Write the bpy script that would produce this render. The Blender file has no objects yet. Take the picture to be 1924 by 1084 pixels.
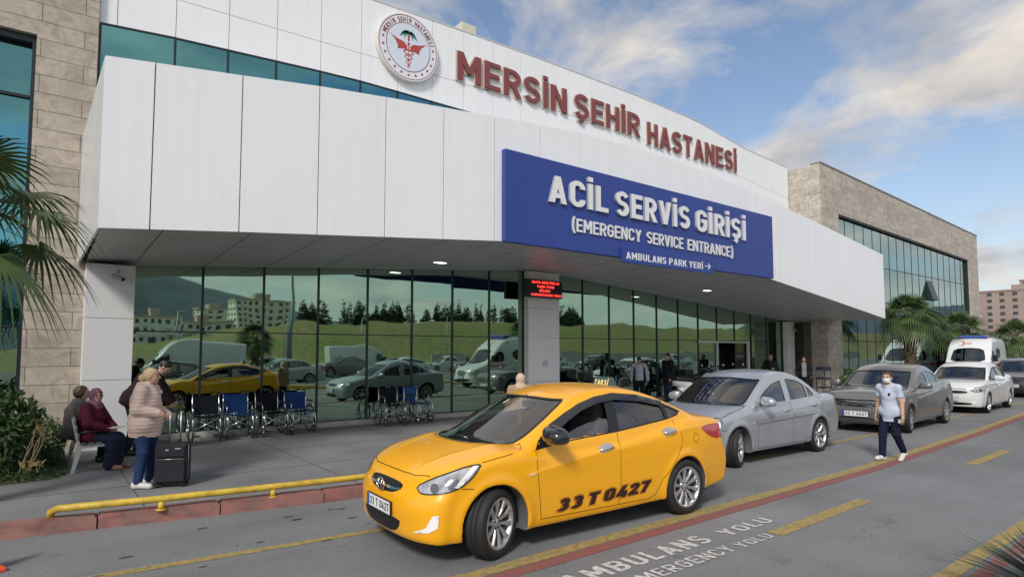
import bpy, bmesh, math, random
import numpy as np
from mathutils import Vector, Matrix
random.seed(7); np.random.seed(7)
R=math.radians
scn=bpy.context.scene
# ---------------------------------------------------------------- camera
cd=bpy.data.cameras.new('camera'); cam=bpy.data.objects.new('camera',cd); scn.collection.objects.link(cam)
cam.location=(0,0,1.88)
cam.rotation_euler=(R(90)+math.atan(71/1140.),0,R(52.1)-R(90))
cd.sensor_width=36; cd.lens=1140/1924*36; cd.shift_y=45/1924; cd.clip_start=.1; cd.clip_end=3000
scn.camera=cam
# ---------------------------------------------------------------- sky and sun
SUN_EL,SUN_AZ=R(40),R(215)      # direction towards the sun, from +X towards +Y
w=bpy.data.worlds.new("World"); scn.world=w; w.use_nodes=True
nt=w.node_tree; N=nt.nodes; Lk=nt.links
for n in list(N): N.remove(n)
out=N.new('ShaderNodeOutputWorld'); bg=N.new('ShaderNodeBackground'); bg.inputs[1].default_value=.11
sky=N.new('ShaderNodeTexSky'); sky.sky_type='NISHITA'; sky.sun_disc=False
sky.sun_elevation=SUN_EL; sky.sun_rotation=R(90)-SUN_AZ; sky.dust_density=1.6; sky.air_density=1.0; sky.altitude=50
tc=N.new('ShaderNodeTexCoord'); sep=N.new('ShaderNodeSeparateXYZ'); Lk.new(tc.outputs['Generated'],sep.inputs[0])
def wm(op,a,b=None,c=None):
    n=N.new('ShaderNodeMath'); n.operation=op
    for i,v in enumerate((a,b,c)):
        if v is None: continue
        if isinstance(v,(int,float)): n.inputs[i].default_value=v
        else: Lk.new(v,n.inputs[i])
    return n.outputs[0]
zz=wm('ADD',wm('MAXIMUM',sep.outputs[2],0.0),.22)
cb=N.new('ShaderNodeCombineXYZ'); Lk.new(wm('DIVIDE',sep.outputs[0],zz),cb.inputs[0]); Lk.new(wm('DIVIDE',sep.outputs[1],zz),cb.inputs[1])
cb.inputs[2].default_value=.37
nz=N.new('ShaderNodeTexNoise'); nz.inputs['Scale'].default_value=2.1; nz.inputs['Detail'].default_value=9; nz.inputs['Roughness'].default_value=.58; nz.inputs['Distortion'].default_value=.35
Lk.new(cb.outputs[0],nz.inputs['Vector'])
cr=N.new('ShaderNodeValToRGB'); cr.color_ramp.elements[0].position=.41; cr.color_ramp.elements[1].position=.585
Lk.new(nz.outputs[0],cr.inputs[0])
# cloud colour: lit white tops against grey bodies
nz2=N.new('ShaderNodeTexNoise'); nz2.inputs['Scale'].default_value=3.3; nz2.inputs['Detail'].default_value=5
Lk.new(cb.outputs[0],nz2.inputs['Vector'])
cr2=N.new('ShaderNodeValToRGB'); e=cr2.color_ramp.elements; e[0].position=.3; e[0].color=(2.5,2.65,3.0,1); e[1].position=.68; e[1].color=(6.2,5.6,4.9,1)
Lk.new(nz2.outputs[0],cr2.inputs[0])
mx=N.new('ShaderNodeMix'); mx.data_type='RGBA'
Lk.new(cr.outputs[0],mx.inputs[0]); Lk.new(sky.outputs[0],mx.inputs[6]); Lk.new(cr2.outputs[0],mx.inputs[7])
# a bright veil low in the sky
veil=N.new('ShaderNodeMix'); veil.data_type='RGBA'
Lk.new(wm('MULTIPLY',wm('POWER',wm('SUBTRACT',1.0,wm('MAXIMUM',sep.outputs[2],0.0)),6.0),.55),veil.inputs[0])
Lk.new(mx.outputs[2],veil.inputs[6]); veil.inputs[7].default_value=(4.6,4.9,5.3,1)
Lk.new(veil.outputs[2],bg.inputs[0]); Lk.new(bg.outputs[0],out.inputs[0])
sl=bpy.data.lights.new('sun','SUN'); sl.energy=2.0; sl.angle=R(12); sl.color=(1,.95,.88)
so=bpy.data.objects.new('sun',sl); scn.collection.objects.link(so)
sd=Vector((math.cos(SUN_EL)*math.cos(SUN_AZ),math.cos(SUN_EL)*math.sin(SUN_AZ),math.sin(SUN_EL)))
so.rotation_euler=(-sd).to_track_quat('-Z','Y').to_euler()
scn.view_settings.view_transform='Standard'; scn.view_settings.look='None'; scn.view_settings.gamma=1; scn.view_settings.exposure=.47
try:
    scn.cycles.use_denoising=True; scn.cycles.max_bounces=8; scn.cycles.transparent_max_bounces=12; scn.cycles.sample_clamp_indirect=6
except Exception: pass
# ---------------------------------------------------------------- helpers
COL=scn.collection
def tag(o,label=None,cat=None,group=None,kind=None):
    if label: o['label']=label
    if cat: o['category']=cat
    if group: o['group']=group
    if kind: o['kind']=kind
    return o
def empty(name,loc=(0,0,0),rz=0,label=None,cat=None,group=None):
    o=bpy.data.objects.new(name,None); COL.objects.link(o); o.location=loc; o.rotation_euler=(0,0,rz)
    return tag(o,label,cat,group)
def obj(name,bm,m,parent=None,smooth=False,loc=None):
    me=bpy.data.meshes.new(name)
    if isinstance(bm,bmesh.types.BMesh): bm.to_mesh(me); bm.free()
    elif isinstance(bm,bpy.types.Mesh): me=bm
    else:
        v,f=bm; me.from_pydata([tuple(p) for p in v],[],[tuple(q) for q in f])
    if not isinstance(m,(list,tuple)): m=[m]
    if len(me.materials)==0:
        for q in m: me.materials.append(q)
    if smooth: me.polygons.foreach_set('use_smooth',[True]*len(me.polygons))
    me.update()
    o=bpy.data.objects.new(name,me); COL.objects.link(o)
    if parent: o.parent=parent
    if loc: o.location=loc
    return o
def struct(name,bm,m,smooth=False): return tag(obj(name,bm,m,None,smooth),kind='structure')
def copy_tree(o,parent=None):
    c=o.copy(); COL.objects.link(c); c.parent=parent
    for ch in [q for q in o.children]: copy_tree(ch,c)
    return c
def BM(): return bmesh.new()
def box(bm,x0,x1,y0,y1,z0,z1,bev=0,mi=0):
    vs=[bm.verts.new(p) for p in ((x0,y0,z0),(x1,y0,z0),(x1,y1,z0),(x0,y1,z0),(x0,y0,z1),(x1,y0,z1),(x1,y1,z1),(x0,y1,z1))]
    fs=[bm.faces.new([vs[i] for i in q]) for q in ((0,3,2,1),(4,5,6,7),(0,1,5,4),(1,2,6,5),(2,3,7,6),(3,0,4,7))]
    for f in fs: f.material_index=mi
    if bev:
        es=list({e for f in fs for e in f.edges}); bmesh.ops.bevel(bm,geom=es,offset=bev,segments=2,affect='EDGES',profile=.6)
    return vs
def prism(bm,pts,axis,a0,a1,mi=0):
    """extrude a 2-D outline along an axis ('x','y','z')"""
    def P(p,a):
        return {'y':(p[0],a,p[1]),'z':(p[0],p[1],a),'x':(a,p[0],p[1])}[axis]
    A=[bm.verts.new(P(p,a0)) for p in pts]; B=[bm.verts.new(P(p,a1)) for p in pts]; n=len(pts)
    fs=[bm.faces.new(A),bm.faces.new(B[::-1])]
    for i in range(n): fs.append(bm.faces.new((A[i],B[i],B[(i+1)%n],A[(i+1)%n])))
    for f in fs: f.material_index=mi
    bmesh.ops.recalc_face_normals(bm,faces=fs)
def tube(bm,pts,r,seg=8,cap=True,mi=0,closed=False):
    pts=[Vector(p) for p in pts]; n=len(pts); rings=[]
    rr=r if isinstance(r,(list,tuple)) else [r]*n
    prev=None
    for i in range(n):
        if closed: t=pts[(i+1)%n]-pts[i-1]
        else: t=pts[min(i+1,n-1)]-pts[max(i-1,0)]
        t.normalize()
        if prev is None:
            a=Vector((0,0,1)) if abs(t.z)<.9 else Vector((1,0,0)); u=t.cross(a).normalized()
        else: u=(prev-t*prev.dot(t)).normalized()
        prev=u; v=t.cross(u)
        rings.append([bm.verts.new(pts[i]+(u*math.cos(6.28318*k/seg)+v*math.sin(6.28318*k/seg))*rr[i]) for k in range(seg)])
    for i in range(n if closed else n-1):
        A,B=rings[i],rings[(i+1)%n]
        for k in range(seg):
            f=bm.faces.new((A[k],A[(k+1)%seg],B[(k+1)%seg],B[k])); f.material_index=mi; f.smooth=True
    if cap and not closed:
        for q in (rings[0][::-1],rings[-1]): bm.faces.new(q).material_index=mi
def lathe(bm,prof,seg=24,axis='y',c=(0,0,0),mi=0,smooth=True):
    rings=[]
    for r,a in prof:
        ring=[]
        for k in range(seg):
            t=6.283185*k/seg; p={'y':(r*math.cos(t),a,r*math.sin(t)),'z':(r*math.cos(t),r*math.sin(t),a),'x':(a,r*math.cos(t),r*math.sin(t))}[axis]
            ring.append(bm.verts.new(Vector(p)+Vector(c)))
        rings.append(ring)
    for A,B in zip(rings,rings[1:]):
        for k in range(seg):
            f=bm.faces.new((A[k],A[(k+1)%seg],B[(k+1)%seg],B[k])); f.material_index=mi; f.smooth=smooth
    return rings
def disc(bm,r,a,seg=24,axis='y',c=(0,0,0),mi=0):
    vs=[]
    for k in range(seg):
        t=6.283185*k/seg; p={'y':(r*math.cos(t),a,r*math.sin(t)),'z':(r*math.cos(t),r*math.sin(t),a),'x':(a,r*math.cos(t),r*math.sin(t))}[axis]
        vs.append(bm.verts.new(Vector(p)+Vector(c)))
    f=bm.faces.new(vs); f.material_index=mi
MATS={}
def mat(name,col,rough=.6,metal=0,spec=.5,coat=0,emis=0,noise=None,bump=None,trans=0,alpha=1,dirt=None,nsc2=None):
    m=bpy.data.materials.new(name); m.use_nodes=True; t=m.node_tree; b=t.nodes['Principled BSDF']; L=t.links
    c=(*col,1); b.inputs['Base Color'].default_value=c; b.inputs['Roughness'].default_value=rough; b.inputs['Metallic'].default_value=metal
    b.inputs['Specular IOR Level'].default_value=spec; b.inputs['Coat Weight'].default_value=coat; b.inputs['Coat Roughness'].default_value=.04
    b.inputs['Transmission Weight'].default_value=trans; b.inputs['Alpha'].default_value=alpha
    if emis: b.inputs['Emission Color'].default_value=c; b.inputs['Emission Strength'].default_value=emis
    tcn=None
    def tex(scale,detail=6,rough_=.6):
        nonlocal tcn
        if tcn is None: tcn=t.nodes.new('ShaderNodeTexCoord')
        n=t.nodes.new('ShaderNodeTexNoise'); n.inputs['Scale'].default_value=scale; n.inputs['Detail'].default_value=detail; n.inputs['Roughness'].default_value=rough_
        L.new(tcn.outputs['Object'],n.inputs['Vector']); return n
    if noise:      # (scale, amount, [darker colour])
        n=tex(noise[0]); r_=t.nodes.new('ShaderNodeValToRGB'); a=noise[1]
        e=r_.color_ramp.elements; e[0].position=.3; e[1].position=.7
        c2=noise[2] if len(noise)>2 else tuple(v*(1-a) for v in col)
        e[0].color=(*c2,1); e[1].color=(*[min(1,v*(1+a*.6)) for v in col],1)
        L.new(n.outputs[0],r_.inputs[0])
        src=r_.outputs[0]
        if nsc2:   # fine grain multiplied in: (scale, lo, hi)
            n2=tex(nsc2[0],3); mr=t.nodes.new('ShaderNodeMapRange'); mr.inputs[1].default_value=.3; mr.inputs[2].default_value=.7; mr.inputs[3].default_value=nsc2[1]; mr.inputs[4].default_value=nsc2[2]
            L.new(n2.outputs[0],mr.inputs[0]); mm=t.nodes.new('ShaderNodeMix'); mm.data_type='RGBA'; mm.blend_type='MULTIPLY'; mm.inputs[0].default_value=1
            L.new(src,mm.inputs[6]); L.new(mr.outputs[0],mm.inputs[7]); src=mm.outputs[2]
        L.new(src,b.inputs['Base Color'])
    if bump:
        n=tex(bump[0],8); bp=t.nodes.new('ShaderNodeBump'); bp.inputs['Strength'].default_value=bump[1]; bp.inputs['Distance'].default_value=bump[2] if len(bump)>2 else .01
        L.new(n.outputs[0],bp.inputs['Height']); L.new(bp.outputs[0],b.inputs['Normal'])
    MATS[name]=m; return m
def glassmat(name,tint=(.5,.55,.52),dens=.5,gloss=1.0,rough=.01,ior=1.95):
    """thin tinted pane: part see-through, part mirror by angle"""
    m=bpy.data.materials.new(name); m.use_nodes=True; t=m.node_tree; L=t.links
    for n in list(t.nodes): t.nodes.remove(n)
    o=t.nodes.new('ShaderNodeOutputMaterial'); tr=t.nodes.new('ShaderNodeBsdfTransparent'); gl=t.nodes.new('ShaderNodeBsdfGlossy'); fr=t.nodes.new('ShaderNodeFresnel'); ms=t.nodes.new('ShaderNodeMixShader')
    tr.inputs[0].default_value=(*[c*(1-dens) for c in tint],1); gl.inputs[0].default_value=(gloss,gloss,gloss,1); gl.inputs['Roughness'].default_value=rough; fr.inputs[0].default_value=ior
    L.new(fr.outputs[0],ms.inputs[0]); L.new(tr.outputs[0],ms.inputs[1]); L.new(gl.outputs[0],ms.inputs[2]); L.new(ms.outputs[0],o.inputs[0])
    return m
def text_mesh(s,size,extrude=0,offset=0,xs=1,space=1,align='LEFT',shear=0,bevel=0):
    cu=bpy.data.curves.new('t','FONT'); cu.body=s; cu.size=size; cu.extrude=extrude; cu.offset=offset; cu.space_character=space; cu.align_x=align; cu.shear=shear; cu.bevel_depth=bevel
    cu.resolution_u=5
    o=bpy.data.objects.new('t',cu); COL.objects.link(o)
    bpy.context.view_layer.update()
    dg=bpy.context.evaluated_depsgraph_get(); me=bpy.data.meshes.new_from_object(o.evaluated_get(dg)); me.materials.clear()
    bpy.data.objects.remove(o); bpy.data.curves.remove(cu)
    me.transform(Matrix.Scale(xs,4,(1,0,0)))
    return me
def tbounds(me):
    a=np.empty(len(me.vertices)*3); me.vertices.foreach_get('co',a); a=a.reshape(-1,3); return a.min(0),a.max(0)
def fit_text(s,x0,x1,z0,z1,y,extrude,offset,space=1.0,shear=0):
    """letters facing -Y whose box is exactly x0..x1 by z0..z1"""
    me=text_mesh(s,1,0,offset,1,space,shear=shear)
    a,b=tbounds(me)
    me2=text_mesh(s,1,1,offset,1,space,shear=shear)
    sx=(x1-x0)/(b[0]-a[0]); sz=(z1-z0)/(b[1]-a[1])
    M=Matrix(((sx,0,0,x0-a[0]*sx),(0,0,-extrude,y),(0,sz,0,z0-a[1]*sz),(0,0,0,1)))
    bpy.data.meshes.remove(me); me2.transform(M); return me2
def cyl(bm,p0,p1,r,seg=10,mi=0): tube(bm,[p0,p1],r,seg,True,mi)
# ---------------------------------------------------------------- lettering: a narrow road-sign alphabet drawn as strokes
def _arc(cx,cy,rx,ry,a0,a1,n=9): return [(cx+rx*math.cos(R(a0+(a1-a0)*k/n)),cy+ry*math.sin(R(a0+(a1-a0)*k/n))) for k in range(n+1)]
def glyph(ch,t):
    h=t/2; W=.56; x0,x1,y0,y1=h,W-h,h,1-h; m=.51; r=min(.24,(x1-x0)/2)
    P=lambda *p:('p',list(p)); Dg=lambda a,b:('d',a,b); up=('p',[(W/2,1.09),(W/2,1.09+t)])
    U_=lambda pts:('p',pts)
    def bowl(xl,ya,yb): 
        q=(yb-ya)/2
        return ('p',[(xl,yb)]+[(x1-q*.9,yb)]+_arc(x1-q*.9,(ya+yb)/2,q*.9,q,90,-90)+[(xl,ya)])
    S=('p',_arc(W/2,(y1+m)/2,W/2-h,(y1-m)/2,22,270,12)+_arc(W/2,(m+y0)/2,W/2-h,(m-y0)/2,90,-158,12)[1:])
    hook=('p',[(W/2,0),(W/2,-.07),(W/2-.07,-.17)])
    V={'A':(.62,[Dg((.62/2,1),(h*1.1,0)),Dg((.62/2,1),(.62-h*1.1,0)),P((.14,.22+h*.6),(.48,.22+h*.6))]),
    'B':(W,[P((x0,0),(x0,1)),bowl(x0,m,y1),bowl(x0,y0,m)]),
    'C':(W,[U_([(x1,.70)]+_arc(x1-r,y1-r,r,r,0,90)+_arc(x0+r,y1-r,r,r,90,180)+_arc(x0+r,y0+r,r,r,180,270)+_arc(x1-r,y0+r,r,r,270,360)+[(x1,.30)])]),
    'D':(W,[P((x0,0),(x0,1)),U_([(x0,y1)]+_arc(x1-r,y1-r,r,r,90,0)+_arc(x1-r,y0+r,r,r,0,-90)+[(x0,y0)])]),
    'E':(.50,[P((x0,0),(x0,1)),P((x0,y1),(.50,y1)),P((x0,m),(.46,m)),P((x0,y0),(.50,y0))]),
    'G':(W,[U_([(x1,.72)]+_arc(x1-r,y1-r,r,r,0,90)+_arc(x0+r,y1-r,r,r,90,180)+_arc(x0+r,y0+r,r,r,180,270)+_arc(x1-r,y0+r,r,r,270,360)+[(x1,m),(W*.5,m)])]),
    'H':(W,[P((x0,0),(x0,1)),P((x1,0),(x1,1)),P((x0,m),(x1,m))]),
    'I':(t,[P((h,0),(h,1))]),'İ':(t,[P((h,0),(h,1)),('p',[(h,1.08),(h,1.08+t)])]),
    'K':(.58,[P((x0,0),(x0,1)),Dg((.58-h,1),(x0+.03,.38)),Dg((.26,.62),(.58-h*.9,0))]),
    'L':(.48,[P((x0,1),(x0,y0),(.48,y0))]),
    'M':(.70,[P((h,0),(h,1)),P((.70-h,0),(.70-h,1)),Dg((h*1.1,1),(.35,.28)),Dg((.70-h*1.1,1),(.35,.28))]),
    'N':(.59,[P((h,0),(h,1)),P((.59-h,0),(.59-h,1)),Dg((h*1.15,1),(.59-h*1.15,0))]),
    'O':(W,[U_(_arc(x1-r,y1-r,r,r,0,90)+_arc(x0+r,y1-r,r,r,90,180)+_arc(x0+r,y0+r,r,r,180,270)+_arc(x1-r,y0+r,r,r,270,360)+[(x1,y1-r)])]),
    'P':(W,[P((x0,0),(x0,1)),bowl(x0,.46,y1)]),
    'R':(W,[P((x0,0),(x0,1)),bowl(x0,.47,y1),Dg((W*.48,.47),(W-h*.9,0))]),
    'S':(W,[S]),'Ş':(W,[S,hook]),'Ç':(W,None),
    'T':(.54,[P((0,y1),(.54,y1)),P((.27,0),(.27,1))]),
    'U':(W,[U_([(x0,1)]+_arc(x0+r,y0+r,r,r,180,270)+_arc(x1-r,y0+r,r,r,270,360)+[(x1,1)])]),
    'V':(.60,[Dg((h*1.05,1),(.30,0)),Dg((.60-h*1.05,1),(.30,0))]),
    'Y':(.60,[Dg((h*1.05,1),(.30,.42)),Dg((.60-h*1.05,1),(.30,.42)),P((.30,0),(.30,.5))]),
    'Z':(.54,[P((0,y1),(.54,y1)),P((0,y0),(.54,y0)),Dg((.54-h*1.2,y1),(h*1.2,y0))]),
    'X':(.58,[Dg((h*1.1,1),(.58-h*1.1,0)),Dg((.58-h*1.1,1),(h*1.1,0))]),
    '(':(.26,[U_([(.26-h*.6,1.12),(h+.03,.85),(h,.5),(h+.03,.12),(.26-h*.6,-.14)])]),
    ')':(.26,[U_([(h*.6,1.12),(.26-h-.03,.85),(.26-h,.5),(.26-h-.03,.12),(h*.6,-.14)])]),
    '-':(.36,[P((0,.45),(.36,.45))]),
    '0':(.54,None),
    '2':(.54,[U_([(.04,.74)]+_arc(.27,.72,.27-h,.28-h,165,-30)+[(.50-h,.55),(x0*.9,.14),(x0,y0),(.54,y0)])]),
    '3':(.54,[U_([(h*.9,.78)]+_arc(.27,(y1+m)/2,.26-h,(y1-m)/2,150,-80)+[(.22,m)]),U_([(.22,m)]+_arc(.27,(m+y0)/2,.27-h,(m-y0)/2,80,-155))]),
    '4':(.56,[Dg((.36,1),(h*1.0,.25)),P((0,.26),(.56,.26)),P((.41,0),(.41,.56))]),
    '7':(.52,[P((0,y1),(.52,y1)),Dg((.52-h*1.1,y1),(.18,0))]),
    '9':(.54,[U_(_arc(.27,y1-.24,.27-h,.24,0,360,14)),U_([(x1-.02,y1-.24),(x1-.02,.45),(.24,0)])]),
    '8':(.54,[U_(_arc(.27,(y1+m)/2,.25-h,(y1-m)/2,0,360,14)),U_(_arc(.27,(m+y0)/2,.27-h,(m-y0)/2,0,360,14))]),
    'F':(.50,[P((x0,0),(x0,1)),P((x0,y1),(.50,y1)),P((x0,m),(.44,m))]),
    '1':(.30,[P((.30-h,0),(.30-h,1)),Dg((.30-h,1),(0,.78))]),
    '.':(t,[P((h,0),(h,t))]),' ':(.30,[])}
    if ch=='Ö': w_,s_=glyph('O',t); return w_,s_+[('p',[(.17,1.09),(.17,1.09+t)]),('p',[(.39,1.09),(.39,1.09+t)])]
    if ch=='Ü': w_,s_=glyph('U',t); return w_,s_+[('p',[(.17,1.09),(.17,1.09+t)]),('p',[(.39,1.09),(.39,1.09+t)])]
    if ch=='Ç': w_,s_=glyph('C',t); return w_,s_+[hook]
    if ch=='0': return glyph('O',t)
    return V[ch]
def glyph_into(bm,ch,ox,t,ext,fat=0,mi=0,mi2=None):
    """adds a letter in the xy plane, front at +z=ext; returns its advance width"""
    w_,items=glyph(ch,t); tt=t/2+fat
    for k,it in enumerate(items):
        zt=ext-.0012*k*(1 if ext>.01 else .3)
        if it[0]=='p':
            p=[Vector(q) for q in it[1]]; q=[p[0]]
            for v in p[1:]:
                if (v-q[-1]).length>1e-4: q.append(v)
            p=q; n=len(p); closed=(p[0]-p[-1]).length<1e-3 and n>4
            if closed: p=p[:-1]; n-=1
            elif fat:
                p[0]=p[0]-(p[1]-p[0]).normalized()*fat; p[-1]=p[-1]+(p[-1]-p[-2]).normalized()*fat
            Lf,Rt=[],[]
            for i in range(n):
                a=(p[i]-p[i-1]).normalized() if (i>0 or closed) else None; b=(p[(i+1)%n]-p[i]).normalized() if (i<n-1 or closed) else None
                if a is None: a=b
                if b is None: b=a
                d=(a+b); d=d.normalized() if d.length>1e-5 else a; nn=Vector((-d.y,d.x)); k2=tt/max(.45,nn.dot(Vector((-a.y,a.x))))
                Lf.append(p[i]+nn*k2); Rt.append(p[i]-nn*k2)
            quads=[(Rt[i],Rt[(i+1)%n],Lf[(i+1)%n],Lf[i]) for i in range(n if closed else n-1)]
        else:
            a,b=Vector(it[1]),Vector(it[2])
            if fat: d=(a-b).normalized(); a=a+d*fat; b=b-d*fat
            s=abs((a-b).normalized().y); hw=tt/max(.3,s)
            quads=[(b-Vector((hw,0)),b+Vector((hw,0)),a+Vector((hw,0)),a-Vector((hw,0)))]
        m_=len(quads)
        for i,qd in enumerate(quads):
            T=[bm.verts.new((v.x+ox,v.y,zt)) for v in qd]
            f=bm.faces.new(T); f.material_index=mi
            if f.calc_area()<1e-9: pass
            if ext>0:
                B=[bm.verts.new((v.x+ox,v.y,0)) for v in qd]
                for e in range(4):
                    if m_>1 and e==1 and (i<m_-1 or (it[0]=='p' and len(it[1])>4 and (Vector(it[1][0])-Vector(it[1][-1])).length<1e-3)): continue
                    if m_>1 and e==3 and (i>0 or (it[0]=='p' and len(it[1])>4 and (Vector(it[1][0])-Vector(it[1][-1])).length<1e-3)): continue
                    g_=bm.faces.new((T[e],B[e],B[(e+1)%4],T[(e+1)%4])); g_.material_index=mi if mi2 is None else mi2
    return w_
def word_layout(s,t,gap):
    x=0; out=[]
    for ch in s:
        out.append((ch,x)); x+=glyph(ch,t)[0]+gap
    return out,x-gap
def word_bm(s,t=.17,ext=0,gap=.13,fat=0,mi=0,mi2=None):
    bm=BM(); lay,wd=word_layout(s,t,gap)
    for ch,x in lay: glyph_into(bm,ch,x,t,ext,fat,mi,mi2)
    bmesh.ops.remove_doubles(bm,verts=bm.verts,dist=1e-5)
    return bm,wd
def sign_word(s,x0,x1,zb,cap,y,ex,t,m,parent,fat=0,gap=.115,mside=None,name='letter'):
    """one mesh per letter on a wall facing -Y"""
    lay,wd=word_layout(s,t,gap); sx=(x1-x0)/wd
    for ch,x in lay:
        if ch==' ': continue
        bm=BM(); glyph_into(bm,ch,x,t,1.0,fat,0,1 if mside else None)
        for v in bm.verts: v.co=Vector((x0+v.co.x*sx,y-ex*v.co.z,zb+v.co.y*cap))
        obj(name,bm,[m,mside] if mside else m,parent)
def sign_line(s,x0,x1,zb,cap,y,t,m,parent,ex=.002,gap=.14,name='lettering',shear=0):
    bm,wd=word_bm(s,t,1.0,gap); sx=(x1-x0)/wd
    for v in bm.verts: v.co=Vector((x0+(v.co.x+shear*v.co.y)*sx,y-ex*v.co.z,zb+v.co.y*cap))
    return obj(name,bm,m,parent)
# ================================================================ materials
asphalt=mat('asphalt',(.185,.19,.197),.85,noise=(.35,.28),bump=(150,.5,.006),nsc2=(75,.55,1.5))
pave=mat('pavement',(.20,.205,.21),.8,noise=(.7,.32),bump=(120,.2,.004),nsc2=(60,.8,1.2))
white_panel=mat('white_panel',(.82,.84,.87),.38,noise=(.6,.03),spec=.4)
joint_dark=mat('joint_dark',(.30,.27,.25),.8)
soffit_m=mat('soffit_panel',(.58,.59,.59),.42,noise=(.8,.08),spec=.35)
soffit_gap=mat('soffit_gap',(.02,.02,.022),.8)
frame_dark=mat('dark_frame',(.012,.02,.026),.35)
pillar_m=mat('pillar_cladding',(.84,.83,.81),.5,noise=(5,.04),bump=(60,.05))
def stone(name,c1,c2,mortar,bw,bh,off=.5,axis='xz'):
    m=bpy.data.materials.new(name); m.use_nodes=True; t=m.node_tree; L=t.links; b=t.nodes['Principled BSDF']; b.inputs['Roughness'].default_value=.7
    tcn=t.nodes.new('ShaderNodeTexCoord'); s=t.nodes.new('ShaderNodeSeparateXYZ'); L.new(tcn.outputs['Object'],s.inputs[0])
    cbn=t.nodes.new('ShaderNodeCombineXYZ'); ad=t.nodes.new('ShaderNodeMath'); ad.operation='ADD'; L.new(s.outputs[0],ad.inputs[0]); L.new(s.outputs[1],ad.inputs[1])
    L.new(ad.outputs[0],cbn.inputs[0]); L.new(s.outputs[2],cbn.inputs[1])
    br=t.nodes.new('ShaderNodeTexBrick'); br.offset=off; br.inputs['Scale'].default_value=1; br.inputs['Brick Width'].default_value=bw; br.inputs['Row Height'].default_value=bh
    br.inputs['Mortar Size'].default_value=.006; br.inputs['Mortar Smooth'].default_value=.1; br.inputs['Bias'].default_value=0
    br.inputs['Color1'].default_value=(*c1,1); br.inputs['Color2'].default_value=(*c2,1); br.inputs['Mortar'].default_value=(*mortar,1)
    L.new(cbn.outputs[0],br.inputs['Vector'])
    n=t.nodes.new('ShaderNodeTexNoise'); n.inputs['Scale'].default_value=3.2; n.inputs['Detail'].default_value=9; n.inputs['Roughness'].default_value=.65; n.inputs['Distortion'].default_value=1.4; L.new(tcn.outputs['Object'],n.inputs['Vector'])
    mr=t.nodes.new('ShaderNodeMapRange'); mr.inputs[1].default_value=.35; mr.inputs[2].default_value=.62; mr.inputs[3].default_value=.72; mr.inputs[4].default_value=1.12; L.new(n.outputs[0],mr.inputs[0])
    mm=t.nodes.new('ShaderNodeMix'); mm.data_type='RGBA'; mm.blend_type='MULTIPLY'; mm.inputs[0].default_value=1; L.new(br.outputs[0],mm.inputs[6]); L.new(mr.outputs[0],mm.inputs[7]); L.new(mm.outputs[2],b.inputs['Base Color'])
    return m
stone_l=stone('travertine_left',(.46,.40,.33),(.38,.335,.275),(.12,.10,.08),1.25,.32)
stone_r=stone('travertine_right',(.50,.455,.395),(.42,.375,.32),(.22,.195,.17),1.0,.33)
def curtain(name,col,sc=.9,st=.05):
    m=bpy.data.materials.new(name); m.use_nodes=True; t=m.node_tree; L=t.links; b=t.nodes['Principled BSDF']
    b.inputs['Base Color'].default_value=(*col,1); b.inputs['Metallic'].default_value=1; b.inputs['Roughness'].default_value=.015
    tcn=t.nodes.new('ShaderNodeTexCoord'); oi=t.nodes.new('ShaderNodeObjectInfo'); va=t.nodes.new('ShaderNodeVectorMath'); va.operation='ADD'
    mu=t.nodes.new('ShaderNodeMath'); mu.operation='MULTIPLY'; mu.inputs[1].default_value=37; L.new(oi.outputs['Random'],mu.inputs[0])
    L.new(tcn.outputs['Object'],va.inputs[0]); L.new(mu.outputs[0],va.inputs[1])
    n=t.nodes.new('ShaderNodeTexNoise'); n.inputs['Scale'].default_value=sc; n.inputs['Detail'].default_value=1.5; L.new(va.outputs[0],n.inputs['Vector'])
    bp=t.nodes.new('ShaderNodeBump'); bp.inputs['Strength'].default_value=1; bp.inputs['Distance'].default_value=st; L.new(n.outputs[0],bp.inputs['Height']); L.new(bp.outputs[0],b.inputs['Normal'])
    return m
curtain_m=curtain('reflective_green_glass',(.32,.455,.365),.8,.005)
curtain_up=curtain('reflective_teal_glass',(.14,.36,.38),.8,.006)
curtain_r=curtain('reflective_grey_glass',(.34,.46,.44),.8,.004)
yellow_paint=mat('yellow_paint',(.60,.42,.04),.45,noise=(9,.25,(.38,.25,.04)),bump=(40,.2))
kerb_m=mat('red_kerb_paint',(.30,.12,.10),.8,noise=(5,.3,(.20,.13,.115)),bump=(50,.5,.01))
line_y=mat('yellow_marking',(.36,.26,.075),.8,noise=(14,.3,(.19,.155,.08)),nsc2=(160,.8,1.15))
line_r=mat('red_marking',(.25,.07,.055),.8,noise=(14,.3,(.17,.09,.08)),nsc2=(160,.8,1.15))
line_w=mat('white_marking',(.60,.60,.58),.8,noise=(22,.3,(.30,.30,.295)),nsc2=(160,.8,1.15))
chrome=mat('chrome',(.72,.72,.72),.16,metal=1)
alu=mat('aluminium',(.55,.56,.57),.35,metal=1)
rubber=mat('rubber',(.018,.018,.019),.75,bump=(90,.1))
blackp=mat('black_plastic',(.015,.015,.017),.4)
leaf_m=mat('leaf',(.045,.085,.025),.5,noise=(2.5,.45,(.018,.04,.014)))

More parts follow.
